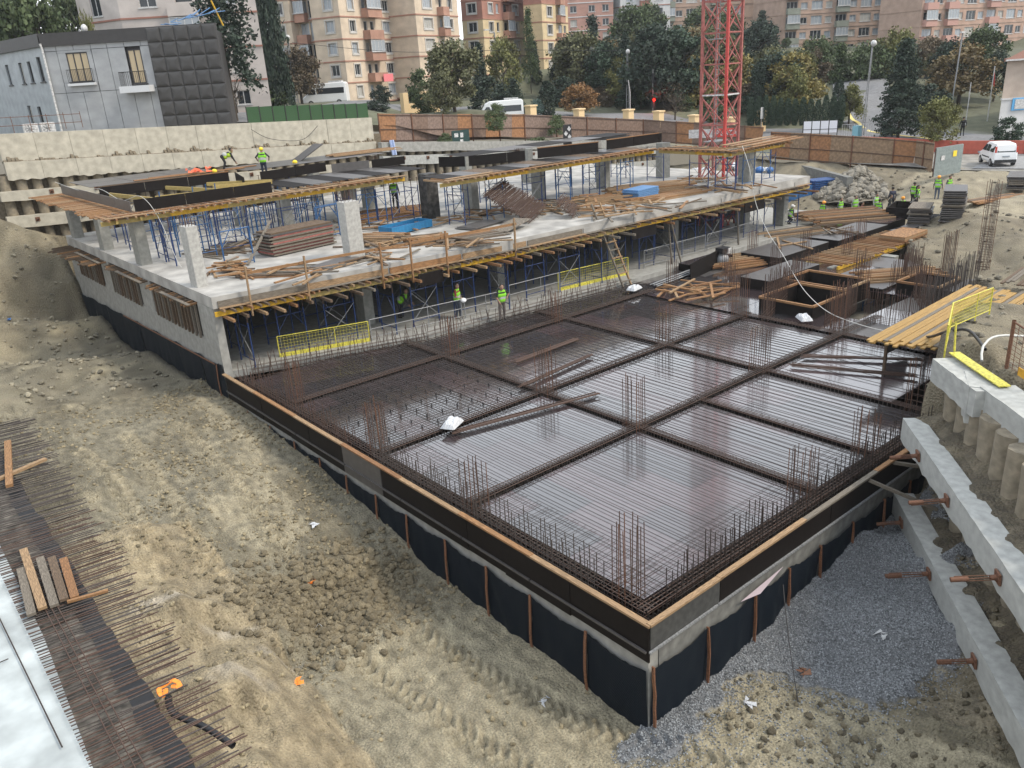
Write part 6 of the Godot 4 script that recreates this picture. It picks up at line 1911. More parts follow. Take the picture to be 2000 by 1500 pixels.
	for q in [[0.2, 1.1], [-0.12, 0.8], [0.22, 0.55]]:
		var d := block("diamond", Vector3(-0.5, -0.5, -0.5), Vector3(0.5, 0.5, 0.5), M["white_paint"], dm)
		d.transform = Transform3D(Basis(Vector3.BACK, PI / 4) * Basis.from_scale(Vector3(0.26, 0.26, 0.02)), Vector3(q[0], q[1], 0.035))
	for q in [[12.6, 6.83, 40.2, "yellow hard hat lying on the upper decking"], [7.6, 6.83, 40.8, "yellow hard hat lying beside the bending worker"]]:
		var hb := MB.new()
		hb.ball(Vector3(0, 0.06, 0), Vector3(0.16, 0.13, 0.19), 10)
		var hh := solo("hard_hat", hb, M["sign_yellow"], q[3], "hard hat")
		hh.position = P(q[0], q[1], q[2])
	var vest := MB.new()
	for i in 16:
		var c0 := Vector3(rng.randf_range(-0.9, 0.9), rng.randf_range(0.02, 0.2), rng.randf_range(-0.25, 0.25))
		vest.flat(c0, c0 + Vector3(rng.randf_range(0.1, 0.4), rng.randf_range(0, 0.15), 0.2), c0 + Vector3(0.1, rng.randf_range(0, 0.2), -0.25))
	var vo := solo("orange_straps", vest, mat("strap_red", 0.75, 0.13, 0.05, 0.7), "tangle of orange straps on the upper decking", "strap")
	vo.position = P(6.6, 6.85, 41.0)
	var sh := thing("sheet_stack", "low stack of black plastic sheets between rear wall and hoarding", "stack", P(52.0, 3.9, 51.2), 0.0)
	for i in 5:
		bar("sheet", Vector3(-4.6 + i * 0.5, 0.15 + i * 0.17, 0.1 * i), Vector3(4.8 - i * 0.4, 0.05 + i * 0.15, -0.1 * i), 1.6, 0.12, M["cable_black"], sh)

# ==================================================================== facades
var frame_cache := {}

func window_frame(w: float, h: float, n: int) -> ArrayMesh:
	var key := "%.2f %.2f %d" % [w, h, n]
	if not frame_cache.has(key):
		var b := MB.new()
		var f := 0.07
		b.abox(Vector3(0, 0, -0.06), Vector3(f, h, 0.02)); b.abox(Vector3(w - f, 0, -0.06), Vector3(w, h, 0.02))
		b.abox(Vector3(f, 0, -0.06), Vector3(w - f, f, 0.02)); b.abox(Vector3(f, h - f, -0.06), Vector3(w - f, h, 0.02))
		for i in n - 1:
			var x := w * (i + 1) / n
			b.abox(Vector3(x - 0.04, f, -0.06), Vector3(x + 0.04, h - f, 0.015))
		b.abox(Vector3(-0.1, -0.1, -0.02), Vector3(w + 0.1, -0.005, 0.2))
		frame_cache[key] = b.mesh()
	return frame_cache[key]

func surround_mesh(w: float, h: float) -> ArrayMesh:
	var key := "s %.2f %.2f" % [w, h]
	if not frame_cache.has(key):
		var b := MB.new()
		b.abox(Vector3(-0.2, h + 0.005, 0.14), Vector3(w + 0.2, h + 0.17, 0.22))
		b.abox(Vector3(-0.2, -0.26, 0.14), Vector3(w + 0.2, -0.105, 0.22))
		b.abox(Vector3(-0.2, -0.1, 0.14), Vector3(-0.01, h, 0.2)); b.abox(Vector3(w + 0.01, -0.1, 0.14), Vector3(w + 0.2, h, 0.2))
		frame_cache[key] = b.mesh()
	return frame_cache[key]

# holes: [x, y, w, h, leaves, style]; style 0 plain white window, 1 with surround, 2 dark frame, 3 open void
func facade(t: Node3D, origin: Vector3, dir: Vector3, w: float, h: float, holes: Array, m: Material, frame_m: Material, sur: Material = null, bands: Array = [], band_m: Material = null) -> void:
	var n := dir.cross(Vector3.UP)
	var bs := Basis(dir, Vector3.UP, n)
	var xs := [0.0, w]
	var ys := [0.0, h]
	for q in holes:
		for x in [q[0], q[0] + q[2]]:
			if not xs.has(x): xs.push_back(x)
		for y in [q[1], q[1] + q[3]]:
			if not ys.has(y): ys.push_back(y)
	xs.sort(); ys.sort()
	var b := MB.new()
	var at := func(x: float, y: float, z: float) -> Vector3: return origin + bs * Vector3(x, y, z)
	for j in ys.size() - 1:
		for i in xs.size() - 1:
			var cx: float = (xs[i] + xs[i + 1]) * 0.5
			var cy: float = (ys[j] + ys[j + 1]) * 0.5
			var hole := false
			for q in holes:
				if cx > q[0] and cx < q[0] + q[2] and cy > q[1] and cy < q[1] + q[3]: hole = true
			if not hole: b.quad(at.call(xs[i], ys[j], 0), at.call(xs[i + 1], ys[j], 0), at.call(xs[i + 1], ys[j + 1], 0), at.call(xs[i], ys[j + 1], 0))
	for q in holes:
		var d := -0.2 if q[5] != 3 else -1.3
		var x0: float = q[0]
		var x1: float = q[0] + q[2]
		var y0: float = q[1]
		var y1: float = q[1] + q[3]
		b.quad(at.call(x0, y0, 0), at.call(x0, y0, d), at.call(x0, y1, d), at.call(x0, y1, 0))
		b.quad(at.call(x1, y0, d), at.call(x1, y0, 0), at.call(x1, y1, 0), at.call(x1, y1, d))
		b.quad(at.call(x0, y0, d), at.call(x0, y0, 0), at.call(x1, y0, 0), at.call(x1, y0, d))
		b.quad(at.call(x0, y1, 0), at.call(x0, y1, d), at.call(x1, y1, d), at.call(x1, y1, 0))
		if q[5] == 3: b.quad(at.call(x0, y0, d), at.call(x1, y0, d), at.call(x1, y1, d), at.call(x0, y1, d))
	part("wall", b, m, t)
	for q in holes:
		if q[5] == 3: continue
		var f := inst("window", window_frame(q[2], q[3], q[4]), frame_m, t)
		f.transform = Transform3D(bs, origin + bs * Vector3(q[0], q[1], -0.13))
		var p := inst("pane", unit_box, [M["glass_dark"], M["glass_light"], M["curtain"], M["glass_light"], M["glass_dark"]][rng.randi_range(0, 4)], f)
		p.transform = Transform3D(Basis.from_scale(Vector3(q[2] - 0.04, q[3] - 0.04, 0.02)), Vector3(q[2] * 0.5, q[3] * 0.5, -0.03))
		if q[5] == 1 and sur:
			var s := inst("surround", surround_mesh(q[2], q[3]), sur, f)
			s.position = Vector3.ZERO
	for y in bands:
		var bb := inst("floor_band", unit_box, band_m, t)
		bb.transform = Transform3D(bs * Basis.from_scale(Vector3(w + 0.06, 0.16, 0.08)), origin + bs * Vector3(w * 0.5, y, 0.045))

func balcony(t: Node3D, origin: Vector3, dir: Vector3, x: float, y: float, w: float, deep: float, m: Material, glazed: bool, h := 2.7) -> void:
	var n := dir.cross(Vector3.UP)
	var bs := Basis(dir, Vector3.UP, n)
	var b := MB.new()
	var tr := Transform3D(bs, origin + bs * Vector3(x, y, 0))
	b.box(tr * Transform3D(Basis(), Vector3(w * 0.5, -0.08, deep * 0.5 + 0.01)), Vector3(w, 0.16, deep))
	b.box(tr * Transform3D(Basis(), Vector3(w * 0.5, 0.5, deep - 0.05)), Vector3(w, 1.0, 0.1))
	b.box(tr * Transform3D(Basis(), Vector3(0.05, 0.5, deep * 0.5 - 0.05)), Vector3(0.1, 1.0, deep - 0.1))
	b.box(tr * Transform3D(Basis(), Vector3(w - 0.05, 0.5, deep * 0.5 - 0.05)), Vector3(w, 1.0, deep - 0.1) * Vector3(0, 1, 1) + Vector3(0.1, 0, 0))
	var o := part("balcony", b, m, t)
	if glazed:
		var f := inst("glazing", window_frame(w, h - 1.25, maxi(3, int(w / 0.7))), M["white_paint"], o)
		f.transform = tr * Transform3D(Basis(), Vector3(0, 1.0, deep - 0.05))
		var p := inst("pane", unit_box, M["glass_light"], o)
		p.transform = tr * Transform3D(Basis.from_scale(Vector3(w - 0.05, h - 1.3, 0.02)), Vector3(w * 0.5, 1.0 + (h - 1.25) * 0.5, deep - 0.08))

func core(t: Node3D, poly: Array, lo: float, hi: float, m: Material) -> void:
	part("core", prism(poly, lo, hi), m, t)

func rows(x: float, w: float, y0: float, step: float, count: int, sill: float, h: float, leaves: int, style: int) -> Array:
	var a := []
	for k in count: a.push_back([x, y0 + step * k + sill, w, h, leaves, style])
	return a

func build_grey_office() -> void:
	mat("curtain", 0.62, 0.60, 0.55, 0.7, noise_fine, 0.8)
	var panel := mat("office_grey", 0.38, 0.39, 0.40, 0.5, noise_mid, 0.15)
	var dark := mat("office_dark", 0.045, 0.042, 0.042, 0.55, noise_mid, 0.3)
	var quilt := mat("office_quilt", 0.055, 0.052, 0.05, 0.45, noise_mid, 0.3)
	var t := thing("grey_office", "two storey grey panelled office with dark quilted end wall and balcony", "building", P(4.17, 8.9, 60.42))
	var a := P(4.17, 8.9, 60.42)
	var e := P(10.1, 8.9, 55.6)
	var r := P(14.0, 8.9, 52.45)
	var dir := (e - a).normalized()
	var n := dir.cross(Vector3.UP)
	var o := -t.position
	var bs := Basis(dir, Vector3.UP, n)
	var w := (e - a).length()
	# cladding panels between open joints, with the two openings left free
	part("core", prism([4.3, 60.6, 10.2, 55.85, 13.8, 52.9, 17.0, 59.0, 12.0, 68.0, 3.2, 70.0], 8.2, 15.7), dark, t).position = o
	var cols := [0.0, 0.95, 2.2, 3.45, 4.6, 5.85, 7.05, w]
	var levels := [0.0, 3.0, 5.85, 6.75]
	for i in 7:
		for j in 3:
			var x0: float = cols[i]
			var x1: float = cols[i + 1]
			var y0: float = levels[j]
			var y1: float = levels[j + 1]
			if j == 1 and (i == 1 or i == 2): continue
			if j == 1 and i == 5: x1 = 5.95
			if j == 1 and i == 6: x0 = 6.95
			if x1 - x0 < 0.15: continue
			var b := block("cladding_panel", Vector3(-0.5, -0.5, -0.5), Vector3(0.5, 0.5, 0.5), panel, t)
			b.transform = Transform3D(bs * Basis.from_scale(Vector3(x1 - x0 - 0.035, y1 - y0 - 0.035, 0.08)), a + o + bs * Vector3((x0 + x1) * 0.5, (y0 + y1) * 0.5, 0.06))
	for q in [[0.97, 5.7, 3.4, 5.85], [0.97, 3.02, 3.4, 3.68]]:
		var b := block("cladding_panel", Vector3(-0.5, -0.5, -0.5), Vector3(0.5, 0.5, 0.5), panel, t)
		b.transform = Transform3D(bs * Basis.from_scale(Vector3(q[2] - q[0], q[3] - q[1], 0.08)), a + o + bs * Vector3((q[0] + q[2]) * 0.5, (q[1] + q[3]) * 0.5, 0.06))
	for q in [[0.97, 1.55], [3.1, 3.42]]:
		var b := block("cladding_panel", Vector3(-0.5, -0.5, -0.5), Vector3(0.5, 0.5, 0.5), panel, t)
		b.transform = Transform3D(bs * Basis.from_scale(Vector3(q[1] - q[0], 2.0, 0.08)), a + o + bs * Vector3((q[0] + q[1]) * 0.5, 4.69, 0.06))
	var win := inst("window", window_frame(1.55, 1.98, 3), dark, t)
	win.transform = Transform3D(bs, a + o + bs * Vector3(1.55, 3.7, 0.05))
	var gw := mat("office_glass", 0.42, 0.33, 0.20, 0.06)
	var pn := inst("pane", unit_box, gw, win)
	pn.transform = Transform3D(Basis.from_scale(Vector3(1.5, 1.94, 0.02)), Vector3(0.78, 0.99, -0.03))
	win = inst("balcony_door", window_frame(0.98, 2.3, 2), dark, t)
	win.transform = Transform3D(bs, a + o + bs * Vector3(5.97, 3.35, 0.05))
	pn = inst("pane", unit_box, gw, win)
	pn.transform = Transform3D(Basis.from_scale(Vector3(0.92, 2.25, 0.02)), Vector3(0.49, 1.15, -0.03))
	var rail := MB.new()
	for i in 18: rail.tube(Vector3(1.4 + i * 0.11, 3.68, 0.28), Vector3(1.4 + i * 0.11, 4.55, 0.28), 0.012, 4)
	rail.tube(Vector3(1.4, 4.55, 0.28), Vector3(3.27, 4.55, 0.28), 0.02, 4)
	rail.tube(Vector3(1.4, 3.7, 0.28), Vector3(3.27, 3.7, 0.28), 0.02, 4)
	for i in 16: rail.tube(Vector3(5.4 + i * 0.13, 3.2, 0.95), Vector3(5.4 + i * 0.13, 4.15, 0.95), 0.014, 4)
	for i in 6: rail.tube(Vector3(5.4, 3.2, 0.2 + i * 0.15), Vector3(5.4, 4.15, 0.2 + i * 0.15), 0.014, 4)
	rail.tube(Vector3(5.4, 4.15, 0.95), Vector3(7.35, 4.15, 0.95), 0.025, 4)
	rail.tube(Vector3(5.4, 4.15, 0.95), Vector3(5.4, 4.15, 0.1), 0.025, 4)
	var ro := part("railing", rail, M["black_rubber"], t)
	ro.transform = Transform3D(bs, a + o)
	for q in [[1.35, 3.45, 3.3, 3.62, 0.32], [5.3, 2.75, 7.45, 3.2, 1.05]]:
		var b := block("sill" if q[4] < 0.5 else "balcony", Vector3(-0.5, -0.5, -0.5), Vector3(0.5, 0.5, 0.5), mat("office_white", 0.55, 0.56, 0.57, 0.6), t)
		b.transform = Transform3D(bs * Basis.from_scale(Vector3(q[2] - q[0], q[3] - q[1], q[4])), a + o + bs * Vector3((q[0] + q[2]) * 0.5, (q[1] + q[3]) * 0.5, q[4] * 0.5 + 0.1))
	# dark quilted end
	var qw := (r - e).length()
	for i in 5:
		for j in 7:
			var b := MB.new()
			var cw := qw / 5.0
			var ch := 7.0 / 7.0
			var p0 := Vector3(w + i * cw + 0.015, j * ch + 0.015, 0.25)
			var sx := cw - 0.03
			var sy := ch - 0.03
			var ring := []
			for lv in [[0.0, 0.0], [0.06, 0.045], [0.18, 0.075], [0.34, 0.09]]:
				var rg := []
				for c in [[0, 0], [1, 0], [1, 1], [0, 1]]:
					rg.push_back(a + o + bs * Vector3(p0.x + lerpf(lv[0], 1.0 - lv[0], c[0]) * sx, p0.y + lerpf(lv[0], 1.0 - lv[0], c[1]) * sy, 0.25 + lv[1]))
				ring.push_back(rg)
			for lv in 3:
				for c in 4: b.quad(ring[lv][c], ring[lv][(c + 1) % 4], ring[lv + 1][(c + 1) % 4], ring[lv + 1][c])
			b.quad(ring[3][0], ring[3][1], ring[3][2], ring[3][3])
			part("quilted_panel", b, quilt, t)
	var en := block("end_wall", Vector3(-0.5, -0.5, -0.5), Vector3(0.5, 0.5, 0.5), dark, t)
	en.transform = Transform3D(bs * Basis.from_scale(Vector3(qw, 7.05, 0.24)), a + o + bs * Vector3(w + qw * 0.5, 3.52, 0.12))
	# fascia along the roof and the receding left side
	var fa := block("fascia", Vector3(-0.5, -0.5, -0.5), Vector3(0.5, 0.5, 0.5), dark, t)
	fa.transform = Transform3D(bs * Basis.from_scale(Vector3(w, 0.85, 0.3)), a + o + bs * Vector3(w * 0.5, 6.62, 0.1))
	var side := Vector3(-0.139, 0, -0.99).normalized()
	var sa := a + side * 14.0
	var sd := -side
	var holes := []
	for q in [[12.2, 3.9, 0.8, 1.7], [10.2, 3.9, 0.7, 1.5], [8.4, 3.9, 0.7, 1.5], [5.5, 3.9, 0.7, 1.5], [10.0, 0.6, 0.7, 1.6], [8.0, 0.4, 0.7, 1.9]]: holes.push_back([q[0], q[1], q[2], q[3], 2, 2])
	facade(t, sa + o, sd, 14.0, 6.3, holes, mat("office_side", 0.33, 0.36, 0.385, 0.5, noise_mid, 0.15), dark)
	bar("fascia", sa + o + Vector3(0, 6.65, 0), a + o + Vector3(0, 6.65, 0), 0.4, 0.85, dark, t)
	var pipe := MB.new()
	pipe.path([a + o + n * 0.25 + Vector3(0, 6.4, 0), a + o + n * 0.25 + Vector3(0.05, 6.0, 0), a + o + n * 0.22 + Vector3(0, 0.1, 0)], 0.08, 8)
	part("down_pipe", pipe, M["white_paint"], t)
	var disc := MB.new()
	disc.ball(Vector3(3.6, 7.5, -2.0) , Vector3(0.25, 0.32, 0.2), 10)
	part("globe_lamp", disc, M["white_paint"], t)
	for q in [[-1.6, 0.9], [-0.6, 0.7]]:
		var ac := thing("air_conditioner", "white outdoor air conditioning unit standing on the pale wall beside the office", "air conditioner", P(2.2 + q[0], 9.5, 52.6), 0.0, "air conditioners beside the office")
		block("case", Vector3(-0.42, 0, -0.18), Vector3(0.42, 0.65, 0.18), M["white_paint"], ac)
		var fan := MB.new()
		fan.tube(Vector3(-0.08, 0.33, 0.18), Vector3(-0.08, 0.33, 0.2), 0.26, 14)
		for k in 7: fan.tube(Vector3(-0.08, 0.33, 0.2), Vector3(-0.08 + 0.25 * cos(k * 0.9), 0.33 + 0.25 * sin(k * 0.9), 0.2), 0.02, 4)
		part("fan_grille", fan, M["galvanised"], ac)
	var rl := thing("roof_edge_railing", "rust red railing on the pale wall in front of the office corner", "railing", P(-1.6, 9.7, 51.3))
	for i in 6: rod("post", Vector3(i * 1.0, 0, 0), Vector3(i * 1.0, 1.0, 0), 0.02, M["rust_bright"], rl)
	for k in [0.45, 0.95]: rod("rail", Vector3(0, k, 0), Vector3(5.0, k - 0.1, 0), 0.02, M["rust_bright"], rl)
	var sl := thing("roof_slides", "tangle of blue and yellow steel tubes on the office roof", "scaffold", P(14.5, 15.9, 54.6))
	for i in 16:
		var c := Vector3(-3.6 + i * 0.26, 0.15 + 0.05 * i, rng.randf_range(-0.4, 0.4))
		rod("tube", c, c + Vector3(rng.randf_range(0.4, 1.4), rng.randf_range(-0.1, 0.6), rng.randf_range(-0.4, 0.4)), 0.03, M["panel_blue"], sl)
	rod("yellow_post", Vector3(0.9, 0, 0), Vector3(0.3, 1.7, 0), 0.06, M["beam_yellow"], sl)

func block_of_flats(called: String, label: String, corner: Vector3, rd: Vector3, ld: Vector3, rw: float, lw: float, floors: int, step: float, wall: Material, wall_l: Material, r_specs: Array, l_specs: Array, band: Material, sur: Material, balc: Array, balc_m: Material, upper: Material = null, upper_from := 99) -> Node3D:
	# corner: the vertical edge nearest the viewer; right face along rd, left face along ld
	var t := thing(called, label, "building", corner)
	var h := floors * step
	for side in 2:
		var specs: Array = r_specs if side == 0 else l_specs
		var w: float = rw if side == 0 else lw
		var org := Vector3.ZERO if side == 0 else ld * lw
		var dir := rd if side == 0 else -ld
		var lowf := mini(floors, upper_from)
		for seg in 2:
			var f0 := 0 if seg == 0 else lowf
			var f1 := lowf if seg == 0 else floors
			if f1 <= f0: continue
			var holes := []
			var bands := []
			for f in range(f0, f1):
				for q in specs: holes.push_back([q[0], (f - f0) * step + q[1], q[2], q[3], q[4], q[5]])
				bands.push_back((f - f0) * step + 0.02)
			var wm: Material = wall if side == 0 else wall_l
			if seg == 1 and upper: wm = upper
			facade(t, org + Vector3(0, f0 * step, 0), dir, w, (f1 - f0) * step, holes, wm, M["white_paint"], sur, bands, band)
	for q in balc:
		for f in range(q[4], floors):
			balcony(t, Vector3.ZERO if q[5] == 0 else ld * lw, rd if q[5] == 0 else -ld, q[0], f * step + q[1], q[2], q[3], balc_m, (f + int(q[0])) % 2 == 0, step)
	var inset := (rd + ld).normalized() * 0.5
	var b := MB.new()
	var p0 := inset
	var p1 := rd * rw + ld * 0.35
	var p2 := rd * rw + ld * lw
	var p3 := ld * lw + rd * 0.35
	b.hexa([p0, p3, p2, p1, p0 + Vector3(0, h, 0), p3 + Vector3(0, h, 0), p2 + Vector3(0, h, 0), p1 + Vector3(0, h, 0)])
	part("core", b, M["glass_dark"], t)  # dark inner block added so the window openings look dark inside
	part("roof", roof_slab(rd, ld, rw, lw, h), balc_m, t)
	return t

func roof_slab(rd: Vector3, ld: Vector3, rw: float, lw: float, h: float) -> MB:
	var b := MB.new()
	var e := 0.3
	var p := [-rd * e - ld * e, ld * (lw + e) - rd * e, rd * (rw + e) + ld * (lw + e), rd * (rw + e) - ld * e]
	b.hexa([p[0] + Vector3(0, h, 0), p[1] + Vector3(0, h, 0), p[2] + Vector3(0, h, 0), p[3] + Vector3(0, h, 0), p[0] + Vector3(0, h + 0.3, 0), p[1] + Vector3(0, h + 0.3, 0), p[2] + Vector3(0, h + 0.3, 0), p[3] + Vector3(0, h + 0.3, 0)])
	return b

func az(deg: float) -> Vector3:
	var t := deg_to_rad(38.97 + deg)
	return P(sin(t), 0, cos(t))

func build_apartments() -> void:
	var peach := mat("wall_peach", 0.68, 0.56, 0.43, 0.9, noise_mid, 0.08)
	var peach_l := peach
	var yellow := mat("wall_yellow", 0.68, 0.54, 0.33, 0.9, noise_mid, 0.08)
	var brick := mat("wall_brick", 0.40, 0.20, 0.15, 0.9, noise_mid, 0.08)
	var band := mat("band_brown", 0.36, 0.19, 0.14, 0.9)
	var sur := mat("surround_grey", 0.50, 0.47, 0.43, 0.9)
	var balc := mat("balcony_brick", 0.46, 0.26, 0.19, 0.9, noise_mid, 0.1)
	var pinkish := mat("wall_pinkgrey", 0.60, 0.54, 0.50, 0.9, noise_mid, 0.08)
	var white := mat("wall_white", 0.66, 0.66, 0.66, 0.9, noise_mid, 0.08)
	var st := 2.72
	var rd := az(28)
	var ld := az(-63)
	# peach block
	var bc := P(47.1, 8.6, 93.1)
	block_of_flats("apartment_block", "peach apartment block with brown bands facing the white minibus", bc, rd, ld, 14.9, 4.6, 6, st, peach, peach_l,
		[[1.9, 0.95, 1.2, 1.35, 2, 1], [5.0, 0.3, 0.85, 2.0, 1, 0], [6.5, 0.3, 0.85, 2.0, 1, 0], [9.4, 0.95, 2.4, 1.35, 4, 1]], [[2.2, 0.95, 1.3, 1.35, 2, 1]], band, sur, [[4.7, 0.1, 3.2, 1.2, 1, 0]], balc, brick, 5)
	# its set back stair wing and left wing
	var lc := bc + ld * 4.6 + rd * 1.6
	block_of_flats("apartment_block", "recessed bay window wing of the peach apartment block", lc, rd, ld, 3.0, 3.7, 6, st, peach, peach_l, [], [[0.4, 0.95, 1.4, 1.5, 3, 0], [2.0, 0.3, 1.2, 2.2, 2, 0]], band, sur, [[0.2, 0.0, 1.7, 0.9, 1, 1]], balc, brick, 5)
	block_of_flats("apartment_block", "narrow left wing of the peach apartment block beside the dark conifer", bc + ld * 8.3 + rd * 0.2, rd, ld, 3.0, 3.4, 6, st, peach, peach_l, [], [[1.1, 0.95, 1.2, 1.4, 2, 1]], band, sur, [], balc, brick, 5)
	# second peach block
	block_of_flats("apartment_block", "second peach apartment block partly hidden by the olive green tree", P(59.2, 8.8, 93.4), rd, az(-62), 11.8, 9.0, 6, st, peach, peach, [[2.0, 0.95, 2.3, 1.35, 4, 1], [6.4, 0.3, 0.8, 2.0, 1, 0], [8.9, 0.95, 1.1, 1.35, 2, 1]], [], band, sur, [[5.8, 0.1, 1.7, 1.1, 1, 0]], balc, brick, 5)
	# yellow blocks
	block_of_flats("apartment_block", "yellow apartment block left of the slender conifer", P(75.0, 11.2, 98.3), rd, az(-62), 15.8, 3.7, 6, st, yellow, yellow, [[2.0, 0.95, 1.4, 1.35, 2, 1], [4.6, 0.95, 0.9, 1.35, 1, 0], [7.2, 0.3, 1.6, 2.0, 2, 3], [10.4, 0.95, 2.0, 1.35, 3, 1]], [[1.1, 0.95, 1.5, 1.35, 2, 1]], band, sur, [[6.8, 0.1, 2.4, 1.1, 1, 0]], balc, brick, 3)
	block_of_flats("apartment_block", "yellow apartment block right of the slender conifer", P(84.7, 10.4, 95.3), rd, az(-62), 10.6, 3.2, 6, st, yellow, yellow, [[2.0, 0.95, 1.9, 1.35, 3, 1], [6.4, 0.9, 1.6, 1.5, 3, 0], [8.6, 0.95, 1.0, 1.35, 2, 0]], [], band, sur, [[5.6, 0.1, 1.9, 0.9, 0, 0]], balc, brick, 4)
	# pink grey block behind the office
	block_of_flats("apartment_block", "pinkish grey apartment block behind the grey office roof", P(15.2, 9.2, 77.8), az(86), az(-60), 12.6, 6.0, 4, 3.0, pinkish, pinkish, [[1.9, 0.9, 1.6, 1.2, 2, 0], [5.2, 0.2, 1.6, 2.2, 2, 3], [9.4, 0.8, 1.3, 1.3, 2, 0]], [[2.0, 0.5, 1.5, 1.7, 2, 0]], brick, sur, [[4.6, 0.1, 2.8, 1.0, 1, 0]], pinkish)
	# reddish and white blocks on the slope
	block_of_flats("apartment_block", "narrow brick red apartment block high behind the yellow one", P(121.0, 16.0, 127.0), az(84), az(-20), 10.0, 8.0, 5, st, mat("wall_redpink", 0.46, 0.27, 0.22, 0.9, noise_mid, 0.08), pinkish, [[0.6, 0.9, 1.4, 1.3, 2, 0], [4.6, 0.9, 1.4, 1.3, 2, 0], [7.6, 0.9, 1.4, 1.3, 2, 0]], [], white, sur, [], balc)
	block_of_flats("apartment_block", "white apartment block with red trim high on the slope", P(131.0, 17.5, 121.0), az(84), az(-20), 11.0, 8.0, 5, st, white, white, [[1.2, 0.9, 1.6, 1.3, 2, 0], [4.4, 0.9, 1.6, 1.3, 2, 0], [7.8, 0.9, 1.6, 1.3, 2, 0]], [], brick, sur, [[4.2, 0.1, 2.0, 1.0, 1, 0]], brick)
	# long far block in three sections
	var far := mat("wall_far", 0.46, 0.33, 0.26, 0.9, noise_mid, 0.08)
	var green := mat("balcony_green", 0.26, 0.28, 0.235, 0.9, noise_mid, 0.1)
	var spec := []
	for i in 6:
		var x: float = i * 5.6
		spec.push_back([x + 0.6, 0.75, 2.5, 1.6, 3, 0]); spec.push_back([x + 3.8, 0.9, 1.5, 1.2, 2, 0])
	block_of_flats("apartment_block", "brown apartment block behind the crane mast", P(139.0, 14.0, 117.0), az(80), az(-20), 22.0, 10.0, 6, 2.8, far, far, spec.slice(0, 7), [], far, sur, [[0.5, 0.1, 2.8, 1.0, 0, 0], [11.8, 0.1, 2.8, 1.0, 0, 0]], green)
	block_of_flats("apartment_block", "long reddish apartment block with grey green balconies on the far hill", P(148.5, 10.5, 92.5), az(79), az(-20), 29.0, 10.0, 7, 2.8, far, far, spec.slice(0, 10), [], far, sur, [[0.5, 0.1, 2.8, 0.9, 0, 0], [11.6, 0.1, 2.8, 0.9, 0, 0], [22.9, 0.1, 2.8, 0.9, 0, 0]], green)
	block_of_flats("apartment_block", "reddish apartment block with white glazed balconies above the rising road", P(149.5, 9.0, 65.0), az(66), az(-20), 30.0, 10.0, 7, 2.8, mat("wall_far_red", 0.50, 0.34, 0.265, 0.9, noise_mid, 0.08), far, spec.slice(0, 11), [], far, sur, [[0.5, 0.1, 2.8, 0.9, 0, 0], [6.0, 0.1, 2.8, 0.9, 0, 0], [17.2, 0.1, 2.8, 0.9, 0, 0]], mat("balcony_rose", 0.44, 0.26, 0.22, 0.9))
	# corner building at the right with the blue sign
	var cb := block_of_flats("corner_building", "white and beige two storey building with tiled roof and blue sign at the road", P(78.0, 2.7, 23.2), az(84), az(37), 14.0, 8.0, 2, 3.4, white, white, [], [], white, sur, [], mat("roof_tile", 0.30, 0.15, 0.11, 0.9, noise_fine, 0.5), mat("wall_beige", 0.52, 0.43, 0.36, 0.9, noise_mid, 0.1), 1)
	var cd := az(84)
	var cn := cd.cross(Vector3.UP)
	var cbs := Basis(cd, Vector3.UP, cn)
	var rb := MB.new()
	var cl := az(37)
	var ec := [cbs * Vector3(-0.7, 0, 0.7), cbs * Vector3(15, 0, 0.7), cd * 15.0 + cl * 9.0, cl * 9.0 - cd * 0.7]
	rb.hexa([ec[0] + Vector3(0, 6.85, 0), ec[1] + Vector3(0, 6.85, 0), ec[2] + Vector3(0, 6.85, 0), ec[3] + Vector3(0, 6.85, 0), ec[0] + Vector3(0, 7.0, 0), ec[1] + Vector3(0, 7.0, 0), ec[2] + Vector3(0, 7.0, 0), ec[3] + Vector3(0, 7.0, 0)])
	part("eave", rb, M["white_paint"], cb)
	rb = MB.new()
	var rt := [cd * 4.0 + cl * 4.0, cd * 12.0 + cl * 4.0, cd * 12.0 + cl * 5.0, cd * 4.0 + cl * 5.0]
	rb.hexa([ec[0] + Vector3(0, 7.0, 0), ec[1] + Vector3(0, 7.0, 0), ec[2] + Vector3(0, 7.0, 0), ec[3] + Vector3(0, 7.0, 0), rt[0] + Vector3(0, 9.0, 0), rt[1] + Vector3(0, 9.0, 0), rt[2] + Vector3(0, 9.0, 0), rt[3] + Vector3(0, 9.0, 0)])
	part("tiled_roof", rb, M["roof_tile"], cb)
	var sg := MB.new()
	sg.box(Transform3D(cbs, cbs * Vector3(3.3, 2.9, 0.08)), Vector3(4.4, 1.15, 0.08))
	part("sign_board", sg, mat("sign_blue", 0.10, 0.35, 0.62, 0.5), cb)
	sg = MB.new()
	sg.box(Transform3D(cbs, cbs * Vector3(3.4, 2.9, 0.14)), Vector3(4.1, 0.9, 0.05))
	part("sign_face", sg, M["white_paint"], cb)
	var banner := thing("entrance_banner", "pink red banner on the first balcony of the peach block", "banner", bc + rd * 6.2 + Vector3(0, 2.6, 0), deg_to_rad(-39.0) - deg_to_rad(-28.0))
	banner.transform.basis = Basis(rd, Vector3.UP, rd.cross(Vector3.UP))
	block("sheet", Vector3(0, 0, 1.5), Vector3(2.3, 1.0, 1.54), mat("banner_pink", 0.72, 0.20, 0.22, 0.7), banner)

